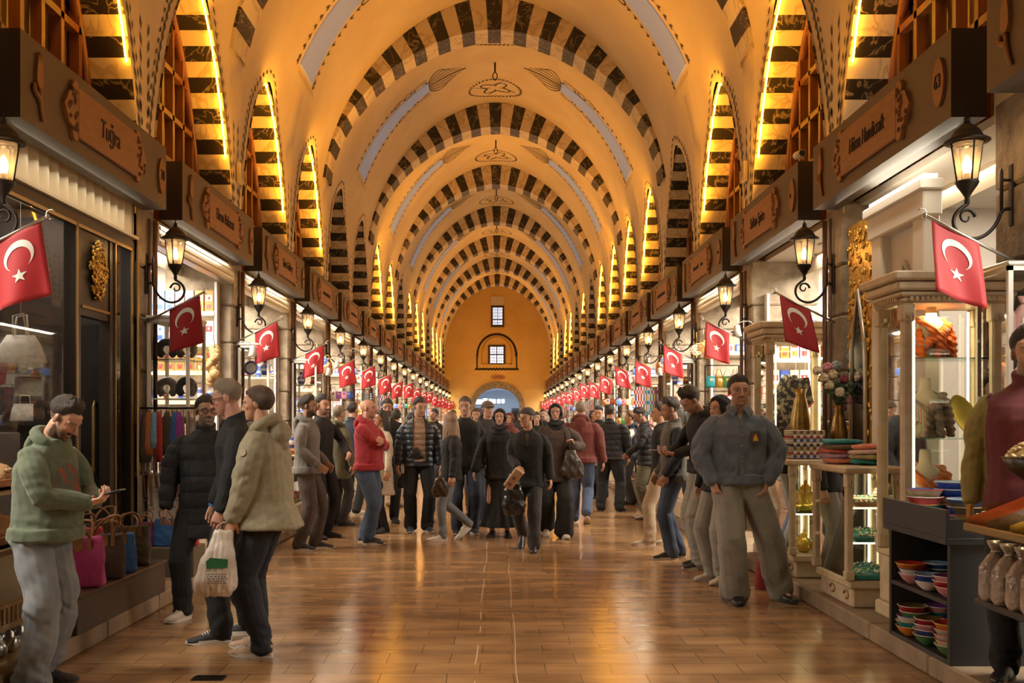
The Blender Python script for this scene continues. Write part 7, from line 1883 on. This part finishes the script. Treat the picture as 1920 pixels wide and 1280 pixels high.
bx=thing('paper_packet','tan paper packet held by the old man in the knitted hat','packet',(hd.x-.05,hd.y-.06,hd.z-.10)); q=MB(); q.bbox((-.055,-.035,-.13),(.055,.035,.12),.012,M=Matrix.Rotation(.62,4,'Y')@Matrix.Rotation(.2,4,'X')); q.build('packet_body',mat('kraft_paper',(.42,.27,.15),.7,col2=(.36,.22,.12),scale=8),bx)
q=MB(); 
for j in range(2): q.box((-.02,-.0365,-.09+.08*j),(.02,-.0355,-.055+.08*j),M=Matrix.Rotation(.62,4,'Y')@Matrix.Rotation(.2,4,'X'))
q.build('printed_mark',C((.12,.05,.03)),bx)
softbag('plastic_bag','black plastic carrier bag hanging below the old man\'s hand','bag',(hd.x-.05,hd.y+.02,hd.z-.05),.24,.46,.16,mat('black_plastic',(.012,.012,.014),.22,bump=.6,bscale=25),seed=12,lumps=.014)
who('woman with dark hair looking over the old man\'s shoulder',1006,948,772,0,h=1.62,fem=True,top=dict(mat=BLK),bottom=dict(mat=BLK),shoe=S_(SHB,SOLB),hair=H_('long',HD,.02,len=.15),vox=.010,skin=(.5,.3,.22),lip=(.4,.12,.10))
# --- woman in dark brown coat
i=who('woman in a black headscarf and dark brown coat with a shoulder bag',1041,1006,753,4,fem=True,w=1.06,hy=-8,
  top=dict(name='coat',mat=BROWN,hem=.74,loose=1.18,sleeve=(.080,.072,.062),collar=.03,hemx=.21,hemy=.15),bottom=dict(mat=BLK,r=(.115,.112,.125)),shoe=S_(SHBE,SOLW),hair=H_('hijab',BLK,.016),skin=(.45,.25,.18),
  La=(V(.20,-.20,1.20),V(1,.5,-1),V(-.3,-.2,.9),V(-.5,-.5,0)),Lh=1.0,Lf=(.10,-.14,6,0),Rf=(-.10,.16,-6,.06),vox=.007)
softbag('shoulder_bag','dark slouchy shoulder bag on the arm of the woman in the brown coat','bag',at(1070,842,12.36),.28,.36,.13,mat('dark_taupe_leather',(.05,.04,.033),.4),strap=[at(1064,846,12.38),at(1060,800,12.42),at(1064,786,12.50),at(1078,845,12.38)],tilt=.03)
who('man with a grey shaved head in a maroon jacket walking away',1089,981,749,172,w=1.16,belly=.02,top=dict(mat=MAROON,hem=.88,loose=1.18,hood=True,sleeve=(.084,.074,.060),hem_band=True),bottom=dict(name='jeans',mat=JEAN,r=(.11,.085,.075)),shoe=S_(SHB,SOLW),hair=H_('short',HG,.006,col=(.22,.18,.15)),Lf=(.10,-.10,-4,0),Rf=(-.10,.22,4,.10),vox=.008)
who('man in a black padded jacket and black jeans seen from behind',1144,958,757,158,w=1.22,belly=.03,hy=-22,top=dict(name='padded_jacket',mat=BLKP,hem=.86,loose=1.16,quilt=.09,sleeve=(.088,.078,.062),collar=.05),bottom=dict(mat=BLK,r=(.118,.095,.085)),shoe=S_(SHB,SOLB),hair=H_(t=.02),Lf=(.16,0,10,0),Rf=(-.16,0,-10,0),vox=.008,La=(V(.28,-.05,.88),V(.6,1,0)),Ra=(V(-.28,-.12,.90),V(-.6,1,0)))
who('dark haired man half hidden behind the black padded jacket',1124,935,768,-20,h=1.74,hp=15,top=dict(mat=BLK),bottom=dict(mat=BLK),shoe=S_(SHB,SOLB),hair=H_(t=.022),vox=.010)
who('woman with curly brown hair in a black waistcoat over white sleeves',1183,945,759,-96,h=1.62,fem=True,w=1.08,top=dict(name='waistcoat',mat=NAVY,hem=.86,loose=1.1,split=WHITEC,hood=True),bottom=dict(mat=CHAR,r=(.11,.10,.10)),shoe=S_(LEA,SOLB),hair=H_('short',mat('auburn_hair',(.16,.075,.03),.45,bump=.6,bscale=120),.034),vox=.009,La=(V(.14,-.3,1.06),V(1,.4,-.6)))
# --- bowed man with backpack
i=who('man in a black padded jacket looking down with a grey backpack on',1212,972,760,-92,hp=30,bend=8,top=dict(name='padded_jacket',mat=BLKP,hem=.84,quilt=.09,loose=1.12),bottom=dict(mat=OLIVE,r=(.105,.09,.085)),shoe=S_(SHBE,SOLB),hair=H_(t=.022),skin=(.30,.15,.09),beard=.4,La=(V(.12,-.3,1.02),V(1,.4,-.6)),vox=.008)
bk=thing('backpack','grey and black backpack worn by the man looking down','backpack',i['W']((0,.20,1.20)),math.radians(-92)); q=MB(); q.loft([ering((0,0,z),rx,ry,20,e=3.2) for z,rx,ry in ((-.24,.12,.07),(-.21,.155,.10),(-.05,.16,.11),(.12,.15,.10),(.21,.12,.08),(.25,.07,.05))]); q.build('pack_body',GREYV,bk)
q=MB(); q.loft([ering((0,.09,z),rx,ry,16,e=3) for z,rx,ry in ((-.20,.10,.03),(-.17,.125,.045),(-.02,.125,.045),(.03,.09,.03))]); q.build('front_pocket',fab('pale_grey_nylon',(.17,.16,.145),.6),bk)
q=MB()
for sg in (-1,1): q.tube([(sg*.09,-.06,.22),(sg*.105,-.15,.27),(sg*.11,-.30,.20),(sg*.12,-.33,.05),(sg*.13,-.2,-.12),(sg*.12,-.06,-.18)],.016,6,flat=.45)
q.build('shoulder_strap',GREYV,bk)
person('bald shopkeeper inside the stall behind the blue ornaments',3.32,17.8,-60,1.86,kerbz=.12,top=dict(mat=CHAR,hem=.9),bottom=dict(mat=BLK),shoe=S_(LEA,SOLB),hair=H_('balding',HB,.008),beard=.3,vox=.010,skin=(.55,.31,.21))
# --- man in waistcoat and faded jeans
i=who('man in an olive grey waistcoat, navy sleeves and faded blue jeans',1263,1046,743,-88,hp=12,w=1.06,top=dict(name='waistcoat',mat=fab('olive_grey_shell',(.062,.055,.042)),hem=.86,loose=1.12,split=NAVY,sleeve=(.074,.066,.054),collar=.06,hem_band=True),bottom=dict(name='jeans',mat=JEAND,r=(.105,.082,.078)),shoe=S_(SHB,SOLW),hair=H_(t=.028),beard=.35,skin=(.46,.25,.16),La=(V(.20,-.12,.92),V(.5,1,0)),Ra=(V(-.20,-.14,.92),V(-.5,1,0)),Lf=(.10,-.05,6,0),Rf=(-.10,.08,-6,0),vox=.007)
who('person in beige trousers hidden behind the man in the waistcoat',1240,1021,757,-95,h=1.66,top=dict(mat=BLK,hem=.84),bottom=dict(mat=BEIGE,r=(.105,.085,.07)),shoe=S_(SHBE,SOLW),hair=H_(t=.026),Lf=(.08,-.16,0,0),Rf=(-.08,.14,0,0),vox=.009)
# --- man bent over phone
i=who('man with thick dark hair bowed over his phone in loose grey jeans',1322,1063,738,-78,h=1.80,hp=38,bend=14,w=1.02,top=dict(mat=BLK,hem=.92,loose=1.12,hood=True),bottom=dict(name='jeans',mat=GREYJ,r=(.118,.108,.108)),shoe=S_(SHB,SOLW),hair=H_('short',HD,.040),beard=.5,skin=(.42,.22,.14),
  La=(V(.10,-.34,1.10),V(1,.3,-.8),V(-.2,-.95,.1),V(-.2,0,1)),Ra=(V(-.06,-.36,1.10),V(-1,.3,-.8),V(.2,-.95,.1),V(.2,0,1)),Lh=.6,Rh=.6,Lf=(.10,-.08,8,0),Rf=(-.10,.02,-10,0),vox=.007)
phone(i,(0.02,-.50,1.135),(0,-1,.08),'pale smartphone held by the man bowed over it',C((.45,.40,.33),.35))
who('person in a black hood behind the man in the denim jacket',1352,1090,752,-60,h=1.68,top=dict(mat=BLK,hem=.86,loose=1.1,hood=True),bottom=dict(mat=GREYJ,r=(.11,.10,.10)),shoe=S_(SHBE,SOLW,LACE),hair=H_('hood',BLK,.022),vox=.009,Lf=(.1,-.05,10,0))
# --- man in denim jacket
i=who('young man in a blue denim jacket and grey jeans, hands in pockets, smiling',1384,1127,700,-3,w=1.04,hy=4,
  top=dict(name='denim_jacket',mat=DENJ,hem=.925,loose=1.20,sleeve=(.086,.082,.060),collar=.045,flare=.016,hem_band=True,fold=1.5,open=(.040,.0,1.405,fab('cream_undershirt',(.42,.33,.22)),'undershirt')),bottom=dict(name='jeans',mat=GREYJ,r=(.122,.112,.112),fold=1.7),shoe=S_(LEA,SOLB),hair=H_(t=.021),beard=.28,skin=(.47,.25,.165),
  La=(V(.205,-.085,.935),V(1,.35,.1),V(-.25,-.2,-.9),V(-.8,.3,0)),Ra=(V(-.205,-.085,.935),V(-1,.35,.1),V(.25,-.2,-.9),V(.8,.3,0)),Lf=(.34,.06,24,0),Rf=(-.02,-.04,-6,0),vox=.0055)
T=i['T']; sc=(i['s'],)*3
def front_y(z,x=0): return i['sp'](z).y-(.146-.10*abs(x)**1.3)
q=MB(); 
for z0,z1 in ((.95,1.10),(1.10,1.25),(1.25,1.41)): q.quad((-.017,front_y(z0)-.004,z0),(.017,front_y(z0)-.004,z0),(.017,front_y(z1)-.004+(.02 if z1>1.4 else 0),z1),(-.017,front_y(z1)-.004+(.02 if z1>1.4 else 0),z1))
q.build('button_placket',DENJ,T).scale=sc
for j in range(6):
    z=.965+.082*j; q=MB(); q.ell((0,front_y(z)-.008,z),(.0085,.004,.0085),10,6); q.build('button',M['bronze'],T).scale=sc
for sg in (-1,1):
    q=MB(); n_=i['nb']; q.add([n_+V(sg*.018,-.090,.020),n_+V(sg*.080,-.036,.036),n_+V(sg*.108,-.066,-.018),n_+V(sg*.058,-.122,-.045)],[(0,1,2,3)]); o=q.build('collar_point',DENJ,T); o.scale=sc; m_=o.modifiers.new('t','SOLIDIFY'); m_.thickness=.006
q=MB(); q.prism([(-.042,-.045),(0,-.06),(.042,-.045),(.042,.05),(-.042,.05)],.006,M=Matrix.Translation((.105,front_y(1.27,.1)-.010,1.275))@Matrix.Rotation(.28,4,'Z')); o=q.build('chest_badge',C((.05,.05,.055)),T); o.scale=sc
q=MB(); q.prism([(-.022,-.025),(.024,-.025),(.012,.0),(.004,.028),(-.012,.006)],.003,M=Matrix.Translation((.104,front_y(1.27,.1)-.014,1.275))@Matrix.Rotation(.28,4,'Z')); q2=q.build('badge_motif',C((.62,.40,.03)),o)
q=MB(); q.prism([(-.022,-.002),(-.006,.002),(-.004,.026),(-.016,.020)],.003,M=Matrix.Translation((.101,front_y(1.27,.1)-.0155,1.275))@Matrix.Rotation(.28,4,'Z')); q.build('badge_motif',C((.45,.03,.02)),o)
# --- seller at the right edge
i=person('seller in a maroon waistcoat and olive shirt standing behind the spice trays',2.80,5.10,-28,1.80,w=1.08,kerbz=.12,hy=10,top=dict(name='waistcoat',mat=fab('maroon_quilted',(.105,.016,.020)),hem=.86,loose=1.12,split=MUST,sleeve=(.074,.066,.054),collar=.075,flare=.008),bottom=dict(mat=BLK),shoe=S_(LEA,SOLB),hair=H_(t=.030),beard=.45,skin=(.50,.28,.18),vox=.006,La=(V(.27,.02,.87),V(.5,1,0)),Ra=(V(-.27,.02,.87),V(-.5,1,0)))
# --- far crowd
rn=random.Random(11)
for n_,(px,Y,h,face,fem,hs,tm,lab) in enumerate(((893,15.6,1.66,0,True,'bob',BLK,'woman in black between the grey cap and the blond hair'),(892,22.0,1.72,10,False,'short',CHAR,'man in charcoal glimpsed left of the gate'),(955,19.5,1.62,-10,True,'hijab',MAROON,'woman in a maroon headscarf behind the black robe'),(1018,24.0,1.74,0,False,'short',BLK,'distant man in black right of the gate'),(1112,21.0,1.70,30,True,'long',BROWN,'woman in brown beyond the maroon jacket'),(850,27.0,1.75,0,False,'short',NAVY,'distant man in navy below the row of flags'),(975,30.0,1.72,180,False,'short',CHAR,'man in charcoal walking toward the gate'),(910,36.0,1.72,180,False,'short',BLK,'tiny figure in black near the left side of the gate'),(1052,30.0,1.70,170,True,'bob',CHAR,'woman in charcoal walking away on the right side'),(815,20.5,1.70,-40,False,'short',BLK,'man in black beside the young man in the navy jacket'),(1122,24.0,1.72,-80,False,'short',CHAR,'man in charcoal at the far right stalls'),(770,25.0,1.68,70,True,'hijab',CHAR,'woman in a charcoal headscarf at the far left stalls'),(945,42.0,1.74,0,False,'short',NAVY,'tiny figure in navy in front of the gate'))):
    person(lab,CX+(px-935)*Y/F,Y,face,h,fem=fem,top=dict(mat=tm,hem=.82,loose=1.12),bottom=dict(mat=rn.choice([BLK,CHAR,JEAND])),shoe=S_(SHB,SOLB),hair=H_(hs,tm if hs=='hijab' else rn.choice([HD,HB]),.02),vox=.012,skin=rn.choice([(.5,.28,.19),(.42,.23,.15)]),beard=0 if fem else .5)
# ---------------------------------------------------------------- lights, camera, view
def area(name,loc,size,power,col,rot,shape='RECTANGLE'):
    l=bpy.data.lights.new(name,'AREA'); l.shape=shape; l.size=size[0]; l.size_y=size[1]; l.energy=power; l.color=col
    o=bpy.data.objects.new(name,l); COL.objects.link(o); o.location=loc; o.rotation_euler=rot; return o
WARM=(1,.47,.10); NEUT=(1,.91,.79)
for s in (-1,1):
    # lamps lying along the tops of the signs, shining up at the vault
    area('cornice_light',(s*2.98,28,3.95),(.10,66),62,WARM,(PI,0,0))
    for k in KS:
        y=bay(k)+BL/2; dim=.10 if (s,k)==(-1,0) else (.25 if (s,k)==(1,0) else 1.0)
        area('shop_light',(s*4.2,y,3.35),(1.0,1.6),330*dim,NEUT,(0,0,0))
        area('sign_underlight',(s*3.02,y,3.325),(.12,2.3),12 if (s,k)==(-1,0) else 27,(1,.88,.66),(0,s*.30,0))
        if k in LIT[s]:
            # floodlights in the mouth of the lunette and on the sign top, shining up on the vault
            area('lunette_floodlight',(s*(XW-.16),y,5.98),(.10,.7),6*LIT[s][k],(1,.40,.03),(0,PI-s*.25,0))
            l=area('sign_top_floodlight',(s*2.99,y+.9,3.93),(.14,.9),22*LIT[s][k]*(1.7 if 1<=k<=7 else 1),(1,.40,.03),(0,PI-s*.16,0)); l.data.spread=math.radians(75)
for (x,y,z) in ((3.08,6.71,2.2),(3.0,9.92,2.2),(2.84,7.4,1.08),(2.84,9.0,1.08)):
    area('vitrine_light',(x,y,z-.02 if z>2 else .95),(.3,.3),5 if z>2 else 2.5,(1,.82,.45),(0,0,0))
w=bpy.data.worlds.new('dim_hall_air'); SC.world=w; w.use_nodes=True
w.node_tree.nodes['Background'].inputs[0].default_value=(1,.62,.28,1); w.node_tree.nodes['Background'].inputs[1].default_value=.008
area('gate_light',(0,YE+4,4.4),(4,5),900,(.75,.87,1),(0,0,0))
area('end_wall_light',(0,YE-3,3.6),(4,.2),60,(1,.5,.07),(PI*.80,0,0))
area('hall_fill_light',(0,-5,6.5),(4,3),16,(1,.68,.36),(math.radians(50),0,0))  # unseen fill behind the camera, added to brighten the fronts of the crowd
cd=bpy.data.cameras.new('camera'); cam=bpy.data.objects.new('camera',cd); COL.objects.link(cam)
cam.location=(CX,0,CZ); cam.rotation_euler=(PI/2,0,0); cd.sensor_width=36; cd.lens=35; cd.shift_x=25/1920; cd.shift_y=150/1920; cd.clip_end=200; cd.clip_start=.05
SC.camera=cam
SC.view_settings.view_transform='Standard'; SC.view_settings.look='None'; SC.view_settings.gamma=1; SC.view_settings.exposure=-0.2; SC.view_settings.use_curve_mapping=False
cy=SC.cycles; cy.max_bounces=6; cy.diffuse_bounces=3; cy.glossy_bounces=3; cy.transparent_max_bounces=10; cy.transmission_bounces=4; cy.caustics_reflective=False; cy.caustics_refractive=False; cy.sample_clamp_indirect=4.0
try: cy.use_denoising=True; cy.denoiser='OPENIMAGEDENOISE'
except Exception: pass
